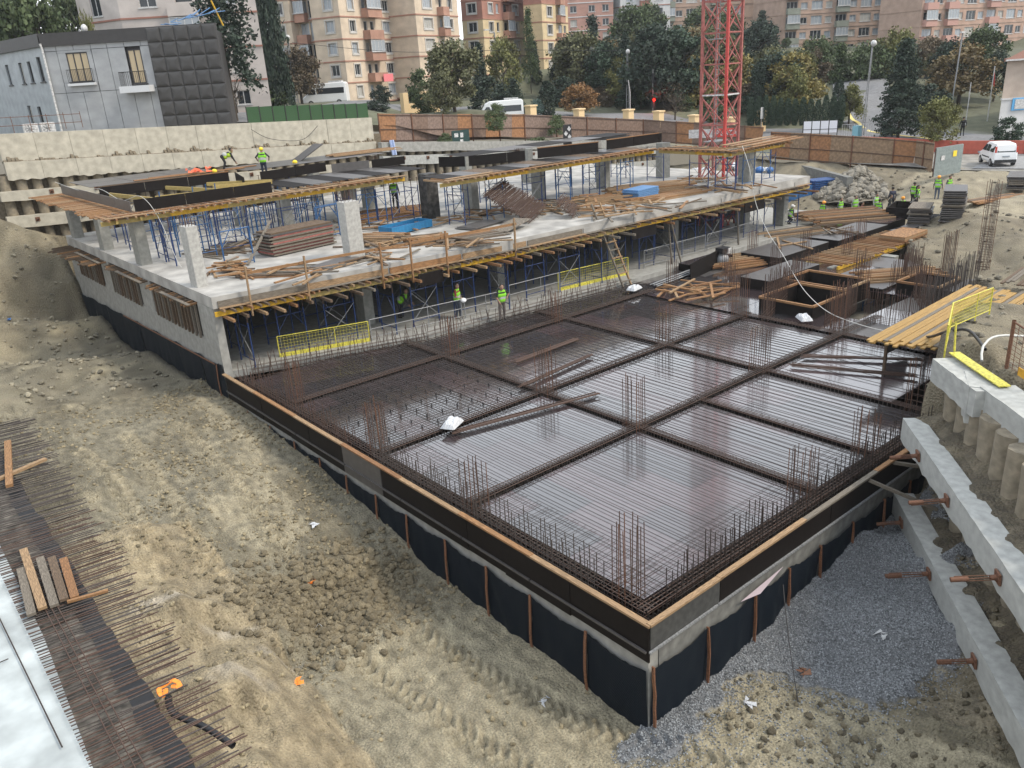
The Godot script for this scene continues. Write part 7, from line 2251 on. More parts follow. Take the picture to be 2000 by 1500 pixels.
# ==================================================================== street
func lamp_post(label: String, at: Vector3, h: float, lean: float) -> void:
	var t := thing("street_lamp", label, "street lamp", at, 0.0, "lattice street lamps")
	var top := Vector3(lean, h, 0)
	for s in [-1.0, 1.0]: rod("upright", Vector3(s * 0.24, 0, 0), top + Vector3(s * 0.07, 0, 0), 0.05, M["galvanised"], t)
	var b := MB.new()
	var n := int(h / 0.8)
	for i in n:
		var k := i / float(n)
		var w := lerpf(0.24, 0.07, k)
		b.tube(top * k + Vector3(-w, 0, 0), top * k + Vector3(w, 0, 0), 0.03, 4)
	part("lattice", b, M["galvanised"], t)
	b = MB.new()
	b.ball(top + Vector3(0.0, 0.2, 0.1), Vector3(0.3, 0.32, 0.3), 10)
	part("lamp_head", b, M["white_paint"], t)

func strip(called: String, pts: Array, w: float, lift: float, m: Material) -> void:
	var b := MB.new()
	var curve := Curve3D.new()
	for i in range(0, pts.size(), 2):
		var p := P(pts[i], 0, pts[i + 1])
		var a := P(pts[maxi(i - 2, 0)], 0, pts[maxi(i - 1, 1)])
		var e := P(pts[mini(i + 2, pts.size() - 2)], 0, pts[mini(i + 3, pts.size() - 1)])
		curve.add_point(p, (a - e) / 6.0, (e - a) / 6.0)
	curve.bake_interval = 1.5
	var bp := curve.get_baked_points()
	var prev := []
	for i in bp.size():
		var d := (bp[mini(i + 1, bp.size() - 1)] - bp[maxi(i - 1, 0)]).normalized()
		var side := d.cross(Vector3.UP)
		var row := []
		for k in 5:
			var p := bp[i] + side * w * (k / 4.0 - 0.5)
			row.push_back(Vector3(p.x, sample("outer", p.x, -p.z) + lift, p.z))
		if prev:
			for k in 4: b.quad(prev[k], prev[k + 1], row[k + 1], row[k])
		prev = row
	struct(called, b, m)

func loft_car(t: Node3D, st: Array, body: Material) -> void:
	# st: stations along x: [x, underside, belt, roof, half width belt, half width roof]
	var b := MB.new()
	var rings := []
	for s in st:
		var x: float = s[0]
		var wb: float = s[4]
		var wr: float = s[5]
		rings.push_back([Vector3(x, s[1], -wb * 0.92), Vector3(x, s[1] + 0.18, -wb), Vector3(x, s[2], -wb * 0.985), Vector3(x, s[3] - 0.06, -wr), Vector3(x, s[3], -wr * 0.8), Vector3(x, s[3], wr * 0.8), Vector3(x, s[3] - 0.06, wr), Vector3(x, s[2], wb * 0.985), Vector3(x, s[1] + 0.18, wb), Vector3(x, s[1], wb * 0.92)])
	for i in rings.size() - 1:
		for k in 10:
			var j := (k + 1) % 10
			b.quad(rings[i][k], rings[i][j], rings[i + 1][j], rings[i + 1][k])
	for r in [rings[0], rings[rings.size() - 1]]:
		for k in range(1, 9): b.flat(r[0], r[k], r[k + 1])
	part("body", b, body, t)

func wheel(t: Node3D, at: Vector3, r: float) -> void:
	var b := MB.new()
	b.tube(at + Vector3(0, 0, -0.1), at + Vector3(0, 0, 0.1), r, 16)
	for s in [-1.0, 1.0]:
		for k in 16:
			var a0 := TAU * k / 16.0
			var a1 := TAU * (k + 1) / 16.0
			b.flat(at + Vector3(0, 0, 0.1 * s), at + Vector3(cos(a0) * r, sin(a0) * r, 0.1 * s), at + Vector3(cos(a1) * r, sin(a1) * r, 0.1 * s))
	var w := part("wheel", b, M["black_rubber"], t)
	b = MB.new()
	for s in [-1.0, 1.0]:
		for k in 12:
			var a0 := TAU * k / 12.0
			var a1 := TAU * (k + 1) / 12.0
			b.flat(at + Vector3(0, 0, 0.112 * s), at + Vector3(cos(a0) * r * 0.62, sin(a0) * r * 0.62, 0.106 * s), at + Vector3(cos(a1) * r * 0.62, sin(a1) * r * 0.62, 0.106 * s))
	part("rim", b, M["galvanised"], w)

func side_window(t: Node3D, x0: float, x1: float, y0: float, y1: float, z: float, zt: float, slant0 := 0.0, slant1 := 0.0) -> void:
	for s in [-1.0, 1.0]:
		var b := MB.new()
		b.quad(Vector3(x0, y0, z * s), Vector3(x1, y0, z * s), Vector3(x1 + slant1, y1, zt * s), Vector3(x0 + slant0, y1, zt * s))
		part("side_window", b, M["glass_dark"], t)

func build_street() -> void:
	var asphalt := mat("asphalt", 0.20, 0.20, 0.205, 0.9, noise_mid, 0.3)
	strip("road", [61.5, 13.4, 65.0, 13.8, 70.0, 13.0, 84.0, 8.0, 110.0, 2.0], 10.0, 0.06, mat("road_pale", 0.30, 0.30, 0.30, 0.9, noise_mid, 0.3))
	strip("road", [72.0, 10.0, 73.5, 24.0, 78.0, 34.0, 88.0, 42.0, 104.0, 52.0], 6.5, 0.09, asphalt)
	strip("road", [16.0, 62.0, 30.0, 72.0, 44.0, 80.0, 58.0, 74.0, 68.0, 60.0, 72.0, 44.0, 73.0, 30.0], 7.0, 0.07, asphalt)
	strip("kerb_line", [70.5, 20.5, 73.0, 29.0, 77.0, 36.0, 84.0, 42.0], 0.35, 0.14, mat("kerb_yellow", 0.66, 0.55, 0.20, 0.9))
	var rw := thing("red_wall", "low red painted street wall behind the plywood hoarding", "wall", P(66.9, 2.6, 31.2))
	var rp := [[66.6, 33.4, 2.55], [66.9, 31.2, 2.5], [67.6, 22.5, 2.2], [70.4, 18.0, 2.05], [76.0, 14.0, 2.1], [84.0, 11.0, 2.3]]
	for i in rp.size() - 1:
		bar("wall_section", P(rp[i][0], rp[i][2] + 0.55, rp[i][1]) - rw.position, P(rp[i + 1][0], rp[i + 1][2] + 0.55, rp[i + 1][1]) - rw.position, 0.25, 1.1, mat("wall_red", 0.46, 0.11, 0.075, 0.85, noise_mid, 0.3), rw)
	var k := 0
	for q in [[72.0, 45.8, 3.2], [70.2, 48.6, 3.6], [68.4, 52.2, 4.0], [66.6, 56.0, 4.6], [63.6, 58.0, 5.0], [58.0, 60.5, 5.5], [52.0, 62.0, 6.3]]:
		var p := thing("gate_pillar", "beige rendered pillar with cap behind the hoarding", "pillar", P(q[0], q[2] - 0.3, q[1]), 0.0, "beige pillars behind the hoarding")
		var hh := 2.6 if k == 0 else 1.7
		block("shaft", Vector3(-0.45, 0, -0.45), Vector3(0.45, hh, 0.45), mat("pillar_beige", 0.70, 0.52, 0.30, 0.9), p)
		block("cap", Vector3(-0.55, hh, -0.55), Vector3(0.55, hh + 0.15, 0.55), M["pillar_beige"], p)
		k += 1
	var be := thing("beige_wall", "beige garden wall with pillars at the apartment entrance", "wall", P(45.5, 7.4, 74.0))
	block("wall", Vector3(-2.0, 0, -0.15), Vector3(2.6, 1.3, 0.15), M["pillar_beige"], be)
	for x in [-2.2, 0.6]: block("pillar", Vector3(x - 0.35, 0, -0.35), Vector3(x + 0.35, 2.5, 0.35), M["pillar_beige"], be)
	var wb := thing("white_boards", "row of four blank white boards on a dark frame behind the hoarding", "sign", P(67.8, 3.55, 37.9))
	var wd := (P(69.3, 0, 35.2) - P(67.8, 0, 37.9)).normalized()
	for i in 4: bar("board", wd * (i * 0.82 + 0.05) + Vector3(0, 0.75, 0), wd * (i * 0.82 + 0.78) + Vector3(0, 0.75, 0), 0.03, 1.15, mat("board_white", 0.75, 0.76, 0.82, 0.5), wb)
	for i in 5: bar("frame_post", wd * (i * 0.82) + Vector3(0, -0.2, 0), wd * (i * 0.82) + Vector3(0, 1.4, 0), 0.06, 0.06, M["black_rubber"], wb)
	bar("frame_rail", Vector3(0, 0.52, 0.03) , wd * 3.3 + Vector3(0, 0.52, 0.03), 0.05, 0.05, M["black_rubber"], wb)
	var pf := thing("railing_fence", "pale railing fence with a blue cabinet beside the white boards", "fence", P(69.6, 3.2, 34.6))
	for i in 18: rod("picket", wd * (i * 0.22), wd * (i * 0.22) + Vector3(0, 1.3, 0), 0.02, M["white_paint"], pf)
	bar("rail", Vector3(0, 1.25, 0), wd * 3.8 + Vector3(0, 1.25, 0), 0.04, 0.04, M["white_paint"], pf)
	block("cabinet", wd * 1.4 + Vector3(-0.4, 0, -0.3), wd * 1.4 + Vector3(0.4, 1.1, 0.3), mat("cabinet_blue", 0.20, 0.42, 0.50, 0.6), pf)
	var sg := thing("street_sign", "small white sign on a post above the hoarding end", "sign", P(71.0, 3.2, 45.0))
	rod("post", Vector3.ZERO, Vector3(0, 2.3, 0), 0.04, M["galvanised"], sg)
	block("plate", Vector3(-0.3, 1.7, 0.05), Vector3(0.3, 2.9, 0.09), M["white_paint"], sg)
	# lamps
	lamp_post("lattice street lamp behind the traffic light", P(71.9, 5.3, 65.6), 7.4, 0.0)
	lamp_post("lattice street lamp above the orange brown tree", P(78.0, 6.6, 78.0), 7.0, 0.0)
	lamp_post("tall lattice lamp mast leaning beside the great cedar", P(73.2, 2.8, 34.3), 8.9, 0.4)
	lamp_post("lattice street lamp in front of the white minibus", P(38.3, 8.9, 91.0), 7.9, 0.0)
	var lp := thing("street_lamp", "plain street lamp post before the second yellow block", "street lamp", P(72.0, 8.0, 92.0))
	rod("post", Vector3.ZERO, Vector3(0, 9.0, 0), 0.1, M["galvanised"], lp)
	rod("arm", Vector3(0, 9.0, 0), Vector3(-1.2, 9.4, 0), 0.06, M["galvanised"], lp)
	block("lamp_head", Vector3(-1.9, 9.3, -0.15), Vector3(-1.1, 9.48, 0.15), M["white_paint"], lp)
	lp = thing("street_lamp", "thin street lamp beside the corner building", "street lamp", P(88.0, 4.0, 32.0))
	rod("post", Vector3.ZERO, Vector3(0.6, 8.5, 0), 0.08, M["galvanised"], lp)
	block("lamp_head", Vector3(0.0, 8.4, -0.15), Vector3(0.9, 8.58, 0.15), M["white_paint"], lp)
	# traffic light
	var tl := thing("traffic_light", "traffic light showing red on a bent grey pole above the hoarding", "traffic light", P(72.6, 4.8, 62.0))
	rod("pole", Vector3.ZERO, Vector3(0, 6.0, 0), 0.07, M["galvanised"], tl)
	block("housing", Vector3(-0.45, 1.3, 0.08), Vector3(-0.05, 2.5, 0.4), M["cable_black"], tl)
	var red := StandardMaterial3D.new()
	red.albedo_color = Color(1, 0.1, 0.05)
	red.emission_enabled = true
	red.emission = Color(1, 0.08, 0.04)
	red.emission_energy_multiplier = 6.0
	var lb := MB.new()
	lb.ball(Vector3(-0.25, 2.25, 0.42), Vector3(0.16, 0.16, 0.06), 12)
	part("red_signal_lamp", lb, red, tl)
	var ol := OmniLight3D.new()
	ol.name = "red_signal_light"
	ol.light_color = Color(1, 0.08, 0.04)
	ol.light_energy = 1.5
	ol.omni_range = 8.0
	ol.omni_attenuation = 2.0
	ol.light_size = 0.16
	ol.shadow_enabled = true
	tl.add_child(ol)
	ol.position = Vector3(-0.25, 2.25, 0.62)
	block("upper_housing", Vector3(-0.3, 4.2, 0.08), Vector3(0.3, 5.4, 0.35), M["cable_black"], tl)
	var bp := thing("bent_pole", "pale bent sign pole left of the traffic light", "pole", P(69.9, 5.0, 63.4))
	rod("lower", Vector3.ZERO, Vector3(0, 3.2, 0), 0.06, M["white_paint"], bp)
	rod("upper", Vector3(0, 3.2, 0), Vector3(-0.3, 4.6, 0), 0.06, M["white_paint"], bp)
	for q in [[84.0, 26.5, 4.6, "flagpole with a small red flag beside the rising road"], [81.5, 27.6, 3.2, "bare flagpole beside the rising road"]]:
		var fp := thing("flagpole", q[3], "flagpole", P(q[0], 3.4, q[1]))
		rod("pole", Vector3.ZERO, Vector3(0, q[2] + 1.0, 0), 0.05, M["white_paint"], fp)
		if q[2] > 4.0:
			var fb := MB.new()
			fb.quad(Vector3(0, 4.0, 0), Vector3(0.5, 3.5, 0.05), Vector3(0.45, 4.4, 0.0), Vector3(0, 5.4, 0))
			part("flag", fb, mat("flag_red", 0.55, 0.03, 0.03, 0.8), fp)
	# white car at the junction
	var c := thing("parked_car", "white compact van style car standing at the site entrance", "car", P(63.6, 1.95, 17.6), 0.65)
	var wp := mat("car_white", 0.80, 0.81, 0.82, 0.25, null)
	wp.clearcoat_enabled = true
	loft_car(c, [[-2.0, 0.45, 0.95, 1.0, 0.78, 0.70], [-1.95, 0.3, 1.05, 1.68, 0.84, 0.66], [-1.7, 0.28, 1.08, 1.80, 0.87, 0.68], [-0.6, 0.28, 1.08, 1.84, 0.88, 0.70], [0.4, 0.28, 1.06, 1.78, 0.88, 0.69], [0.75, 0.28, 1.04, 1.66, 0.88, 0.66], [1.15, 0.28, 1.03, 1.28, 0.88, 0.72], [1.35, 0.28, 0.98, 1.06, 0.87, 0.78], [1.95, 0.3, 0.85, 0.92, 0.82, 0.74], [2.1, 0.4, 0.7, 0.76, 0.74, 0.66]], wp)
	side_window(c, -1.72, -0.85, 1.12, 1.62, 0.872, 0.715, 0.06, 0.0)
	side_window(c, -0.72, 0.05, 1.12, 1.62, 0.884, 0.735)
	side_window(c, 0.15, 1.0, 1.11, 1.58, 0.884, 0.73, 0.0, -0.35)
	var rg := MB.new()
	rg.quad(Vector3(-1.995, 1.12, -0.66), Vector3(-1.995, 1.12, 0.66), Vector3(-1.94, 1.6, 0.6), Vector3(-1.94, 1.6, -0.6))
	rg.quad(Vector3(1.22, 1.22, 0.66), Vector3(1.22, 1.22, -0.66), Vector3(0.82, 1.64, -0.58), Vector3(0.82, 1.64, 0.58))
	part("windscreen", rg, M["glass_dark"], c)
	for x in [-1.3, 1.3]:
		for z in [-0.8, 0.8]: wheel(c, Vector3(x, 0.31, z), 0.31)
	for z in [-0.76, 0.76]:
		block("tail_light", Vector3(-2.01, 1.1, z - 0.06), Vector3(-1.9, 1.55, z + 0.06), mat("lamp_red", 0.5, 0.05, 0.03, 0.3), c)
		block("headlight", Vector3(1.85, 0.72, z - 0.16), Vector3(2.04, 0.86, z + 0.06), M["glass_light"], c)
	block("bumper", Vector3(-2.08, 0.32, -0.78), Vector3(-1.9, 0.55, 0.78), M["black_rubber"], c)
	for z in [-0.895, 0.895]: block("rub_strip", Vector3(-0.9, 0.62, z - 0.012), Vector3(0.9, 0.70, z + 0.012), M["black_rubber"], c)
	block("number_plate", Vector3(-2.09, 0.75, -0.26), Vector3(-2.0, 0.86, 0.26), M["glass_light"], c)
	# white minibus on the upper street
	for q in [[43.4, 8.75, 92.6, "white minibus with dark windows parked on the upper street", 2.42], [55.4, 5.5, 71.6, "white van roof showing above the brown hoarding", 2.5]]:
		var v := thing("minibus", q[3], "van", P(q[0], q[1], q[2]), q[4])
		loft_car(v, [[-2.9, 0.5, 1.2, 1.3, 0.9, 0.82], [-2.85, 0.35, 1.3, 2.62, 0.98, 0.86], [-2.6, 0.33, 1.35, 2.8, 1.0, 0.88], [1.2, 0.33, 1.35, 2.72, 1.0, 0.88], [1.8, 0.33, 1.3, 2.45, 1.0, 0.84], [2.5, 0.33, 1.2, 1.4, 0.98, 0.84], [2.95, 0.35, 1.0, 1.1, 0.92, 0.8], [3.1, 0.45, 0.8, 0.88, 0.84, 0.72]], wp)
		side_window(v, -2.6, 1.0, 1.45, 2.15, 0.995, 0.93)
		side_window(v, 1.15, 2.2, 1.42, 2.1, 0.992, 0.92, 0.0, -0.55)
		var ws := MB.new()
		ws.quad(Vector3(2.53, 1.45, 0.8), Vector3(2.53, 1.45, -0.8), Vector3(1.9, 2.35, -0.74), Vector3(1.9, 2.35, 0.74))
		part("windscreen", ws, M["glass_dark"], v)
		block("roof_unit", Vector3(-2.3, 2.78, -0.6), Vector3(-0.6, 2.98, 0.6), M["white_paint"], v)
		for x in [-1.8, 1.9]:
			for z in [-0.9, 0.9]: wheel(v, Vector3(x, 0.35, z), 0.35)
	# overhead wires on the upper street
	cable("overhead_wire", "thin overhead wire sagging across the peach block", [P(38.7, 16.4, 90.8), P(50.0, 14.6, 84.0), P(62.0, 14.0, 76.0), P(72.0, 13.0, 65.6)], 0.03, M["cable_black"])

# ==================================================================== trees
func leaf(b: MB, p: Vector3, s: float, q: RandomNumberGenerator) -> void:
	var a := Vector3(q.randf_range(-1, 1), q.randf_range(-1, 1), q.randf_range(-1, 1)).normalized()
	var c := a.cross(Vector3(q.randf_range(-1, 1), q.randf_range(-1, 1), q.randf_range(-1, 1))).normalized()
	var n := (a.cross(c) + Vector3(0, 0.4, 0)).normalized()
	b.tri(p - a * s, p + c * s * 0.7, p + a * s, n, n, n)
	b.tri(p - a * s, p + a * s, p - c * s * 0.7, n, n, n)

func crown_broad(seed_: int, count: int, leaf_s: float, low: float, asp: float) -> ArrayMesh:
	# unit tree: height 1, width 1, crown from low to 1
	var q := RandomNumberGenerator.new()
	q.seed = seed_
	var b := MB.new()
	b.colored = true
	var clumps := []
	for i in 46:
		var a := q.randf() * TAU
		var y := pow(q.randf(), 0.8)
		var r := 0.44 * sqrt(maxf(0.0, 1.0 - pow(absf(y * 2.0 - 0.85), 2.2) * 0.72)) * pow(q.randf(), 0.4)
		clumps.push_back([Vector3(cos(a) * r, low + (1.0 - low) * (0.05 + y * 0.88), sin(a) * r), q.randf_range(0.06, 0.15), q.randf_range(0.55, 1.35)])
	for i in count:
		var c: Array = clumps[q.randi_range(0, clumps.size() - 1)]
		var d := Vector3(q.randfn(), q.randfn() * 0.75, q.randfn())
		if d.length() > 2.2: d = d.normalized() * 2.2
		var p: Vector3 = c[0] + d * c[1] * 0.62
		if p.y < low * 0.9: continue
		p *= Vector3(asp, 1.0, asp)
		var s: float = c[2] * q.randf_range(0.7, 1.3)
		b.col = Color(s, s * q.randf_range(0.92, 1.05), s)
		leaf(b, p, leaf_s * q.randf_range(0.6, 1.3), q)
	return b.mesh()

func crown_cone(seed_: int, count: int, leaf_s: float, low: float, layers: int, droop: float, ragged: float, asp: float) -> ArrayMesh:
	var q := RandomNumberGenerator.new()
	q.seed = seed_
	var b := MB.new()
	b.colored = true
	var limbs := []
	for i in layers:
		var y := low + (1.0 - low) * (i + q.randf() * 0.7) / layers
		var rad := 0.5 * pow(1.0 - (y - low) / (1.0 - low), 0.8) * q.randf_range(1.0 - ragged, 1.0) + 0.02
		var a := i * 2.4 + q.randf() * 0.8
		limbs.push_back([y, rad, a, q.randf_range(0.6, 1.3)])
	for i in count:
		var l: Array = limbs[q.randi_range(0, limbs.size() - 1)]
		if l[1] < q.randf() * 0.5: l = limbs[q.randi_range(0, limbs.size() - 1)]
		var t := pow(q.randf(), 0.5)
		var r: float = l[1] * t
		var w := 0.035 + 0.05 * (1.0 - t)
		var p := Vector3(cos(l[2]) * r + q.randfn() * w, l[0] - droop * t * t * l[1] + q.randfn() * 0.012, sin(l[2]) * r + q.randfn() * w)
		p *= Vector3(asp, 1.0, asp)
		var s: float = l[3] * q.randf_range(0.7, 1.25)
		b.col = Color(s, s, s * q.randf_range(0.95, 1.1))
		leaf(b, p, leaf_s * q.randf_range(0.6, 1.3), q)
	return b.mesh()

func crown_column(seed_: int, count: int, leaf_s: float, round_top: float, asp: float) -> ArrayMesh:
	var q := RandomNumberGenerator.new()
	q.seed = seed_
	var b := MB.new()
	b.colored = true
	for i in count:
		var y := q.randf()
		var prof := pow(sin(PI * clampf(y * 0.9 + 0.08, 0.0, 1.0)), round_top)
		var a := q.randf() * TAU
		var bump := 0.85 + 0.15 * sin(a * 5.0 + y * 18.0)
		var r := 0.5 * prof * bump * sqrt(q.randf_range(0.45, 1.0))
		var s := q.randf_range(0.6, 1.35)
		b.col = Color(s, s, s)
		leaf(b, Vector3(cos(a) * r * asp, y * 0.98 + 0.01, sin(a) * r * asp), leaf_s * q.randf_range(0.6, 1.3), q)
	return b.mesh()

func trunk_mesh(seed_: int, low: float, limbs: int, straight: bool) -> ArrayMesh:
	var q := RandomNumberGenerator.new()
	q.seed = seed_
	var b := MB.new()
	var top := Vector3(0, 0.95, 0) if straight else Vector3(q.randf_range(-0.04, 0.04), low + 0.25, q.randf_range(-0.04, 0.04))
	b.tube(Vector3(0, -0.08, 0), top * 0.5, 0.045 if not straight else 0.03, 7, 0.03 if not straight else 0.02)
	b.tube(top * 0.5, top, 0.03 if not straight else 0.02, 7, 0.012)
	for i in limbs:
		var y := lerpf(low * 0.9, 0.8, i / float(limbs))
		var s := Vector3(top.x * y, minf(y, top.y), top.z * y)
		var a := i * 2.4
		var r := q.randf_range(0.2, 0.4)
		var e := s + Vector3(cos(a) * r, q.randf_range(0.08, 0.3), sin(a) * r)
		b.tube(s, e, 0.016, 5, 0.006)
		b.tube(e, e + Vector3(cos(a + 0.6) * 0.1, 0.08, sin(a + 0.6) * 0.1), 0.006, 4, 0.003)
		b.tube(s.lerp(e, 0.6), s.lerp(e, 0.6) + Vector3(cos(a - 0.8) * 0.14, 0.12, sin(a - 0.8) * 0.14), 0.006, 4, 0.003)
	return b.mesh()

const TREES := [
	["spruce", "dark", 17.7, 60.8, 10.4, 15.0, 7.3, "tall dark spruce beside the dark clad office wall"],
	["conifer", "dark", 31.7, 85.2, 10.4, 30.3, 7.7, "very dark conifer beside the peach apartment block"],
	["conifer", "dark", 31.4, 81.0, 10.6, 23.8, 4.0, "second dark conifer behind the tall spruce"],
	["broad", "brown", 39.3, 91.6, 9.4, 6.3, 5.6, "brownish tree behind the white minibus"],
	["bush", "green", 30.6, 81.3, 9.2, 2.5, 3.5, "flowering shrub left of the white minibus"],
	["bare", "brown", 19.4, 64.4, 10.3, 3.0, 2.0, "small bare tree beside the green fence"],
	["broad", "olive", 44.6, 66.2, 7.5, 7.4, 6.5, "tall olive green tree in front of the peach blocks"],
	["broad", "olive", 41.3, 63.6, 7.6, 4.2, 3.8, "lower leafy tree at the foot of the tall olive tree"],
	["conifer", "dark", 61.9, 83.2, 7.7, 7.6, 3.2, "small conifer between the peach and yellow blocks"],
	["bush", "dark", 44.4, 80.8, 8.6, 2.2, 2.8, "dark rounded bush at the apartment entrance"],
	["bush", "dark", 39.7, 74.2, 7.7, 1.6, 3.2, "low dark bush behind the hoarding corner"],
	["bush", "green", 47.4, 76.4, 8.3, 4.0, 3.7, "green climber shrub on the apartment corner"],
	["bush", "green", 44.2, 71.4, 7.2, 2.6, 2.9, "green hedge bush beside the beige wall"],
	["broad", "yellowgreen", 66.8, 84.4, 7.4, 8.3, 5.1, "pale yellow green tree before the yellow block"],
	["spruce", "green", 73.7, 86.3, 8.4, 11.4, 3.4, "slender drooping conifer before the yellow block"],
	["bush", "dark", 56.3, 74.9, 6.7, 4.3, 5.2, "weeping dark green shrub behind the parked van"],
	["weep", "dark", 57.5, 71.3, 6.4, 4.3, 4.8, "weeping cedar with hanging twigs above the hoarding"],
	["cypress", "dark", 59.2, 67.1, 6.1, 4.1, 2.4, "dense dark cypress beside the blue grey bush"],
	["bush", "blue", 55.5, 65.0, 6.3, 2.0, 1.9, "small round blue grey bush above the hoarding"],
	["bush", "dark", 68.8, 74.5, 6.2, 4.2, 4.2, "dark shrub below the yellow block"],
	["broad", "orange", 63.4, 65.9, 5.6, 3.9, 5.1, "orange brown autumn tree above the hoarding"],
	["conifer", "dark", 106.8, 105.9, 5.0, 15.2, 6.9, "dark pine on the slope right of the yellow block"],
	["conifer", "dark", 90.9, 86.3, 4.6, 11.1, 7.5, "broad dark pine behind the street lamps"],
	["broad", "green", 115.3, 104.1, 9.1, 12.2, 9.4, "grey green tree high on the slope"],
	["broad", "dark", 85.0, 75.0, 4.3, 9.1, 9.1, "large dark green tree behind the traffic light"],
	["broad", "yellowgreen", 82.3, 68.9, 4.7, 7.2, 5.0, "yellow green poplar behind the traffic light"],
	["broad", "olive", 105.5, 84.8, 6.5, 10.0, 10.1, "brownish green tree below the far blocks"],
	["broad", "yellow", 80.6, 61.5, 4.4, 7.3, 7.5, "yellow green autumn tree left of the crane"],
	["bare", "brown", 71.2, 57.3, 4.9, 4.1, 3.7, "bare reddish tree by the beige pillars"],
	["broad", "green", 122.1, 87.8, 7.3, 11.7, 9.0, "green tree behind the crane mast"],
	["broad", "yellow", 85.4, 58.3, 4.2, 7.3, 6.2, "yellow tree behind the crane mast"],
	["broad", "dark", 121.6, 79.8, 8.0, 9.2, 8.2, "dark tree below the far red block"],
	["broad", "yellow", 80.6, 47.4, 6.0, 5.3, 7.7, "broad yellow olive tree above the cypress hedge"],
	["broad", "olive", 87.6, 55.2, 6.3, 5.9, 4.7, "olive tree right of the crane mast"],
	["broad", "green", 105.2, 59.0, 5.2, 7.9, 6.8, "green tree in front of the long red block"],
	["conifer", "green", 98.1, 51.2, 4.2, 8.1, 4.9, "green conifer above the white boards"],
	["broad", "green", 99.8, 48.1, 3.7, 8.4, 6.6, "blue green tree left of the great cedar"],
	["broad", "yellowgreen", 78.7, 38.9, 3.8, 4.0, 3.4, "small yellowish tree above the pale fence"],
	["cypress", "dark", 77.2, 39.5, 4.0, 4.5, 1.7, "pointed dark cypress above the pale fence"],
	["cedar", "dark", 72.0, 30.0, 3.7, 8.3, 6.1, "great dark cedar standing at the road"],
	["broad", "yellowgreen", 103.9, 46.7, 5.1, 8.4, 6.3, "pale yellow green tree behind the great cedar"],
	["broad", "brown", 107.5, 43.6, 5.1, 7.1, 6.3, "reddish tree behind the great cedar"],
	["broad", "brownyellow", 92.5, 33.1, 4.3, 6.7, 8.0, "wide yellow brown tree beside the rising road"],
	["bush", "dark", 84.8, 33.2, 4.5, 2.9, 5.1, "dark shrubs beside the rising road"],
	["broad", "green", 114.6, 39.7, 6.3, 6.8, 6.0, "green tree right of the wide yellow brown tree"],
	["broad", "dark", 99.4, 32.0, 4.5, 5.7, 3.7, "dark tree beside the corner building"],
	["broad", "yellowgreen", 67.9, 24.3, 3.1, 3.8, 3.6, "small autumn tree behind the red wall"],
	["bush", "darkgreen", 73.7, 20.7, 2.5, 2.3, 2.7, "clipped round bush behind the white car"],
	["broad", "green", 9.1, 86.3, 17.9, 5.4, 7.5, "dense green tree behind the grey office"],
	["broad", "green", 14.4, 91.3, 17.7, 4.9, 4.9, "green tree behind the office roof"],
	["bush", "yellowgreen", 12.4, 79.4, 16.7, 2.2, 1.9, "yellowish shrub beside the pink block"],
	["broad", "green", 9.6, 98.5, 18.3, 5.5, 6.7, "big green tree beyond the office roof"],
	["conifer", "dark", 142.6, 93.5, 10.3, 9.5, 5.2, "dark pine beside the far red block"],
	["broad", "green", 132.6, 114.8, 11.7, 11.0, 8.8, "tree high on the slope before the white block"],
	["broad", "green", 135.7, 103.0, 11.1, 9.7, 8.5, "tree on the slope below the brown block"]
]

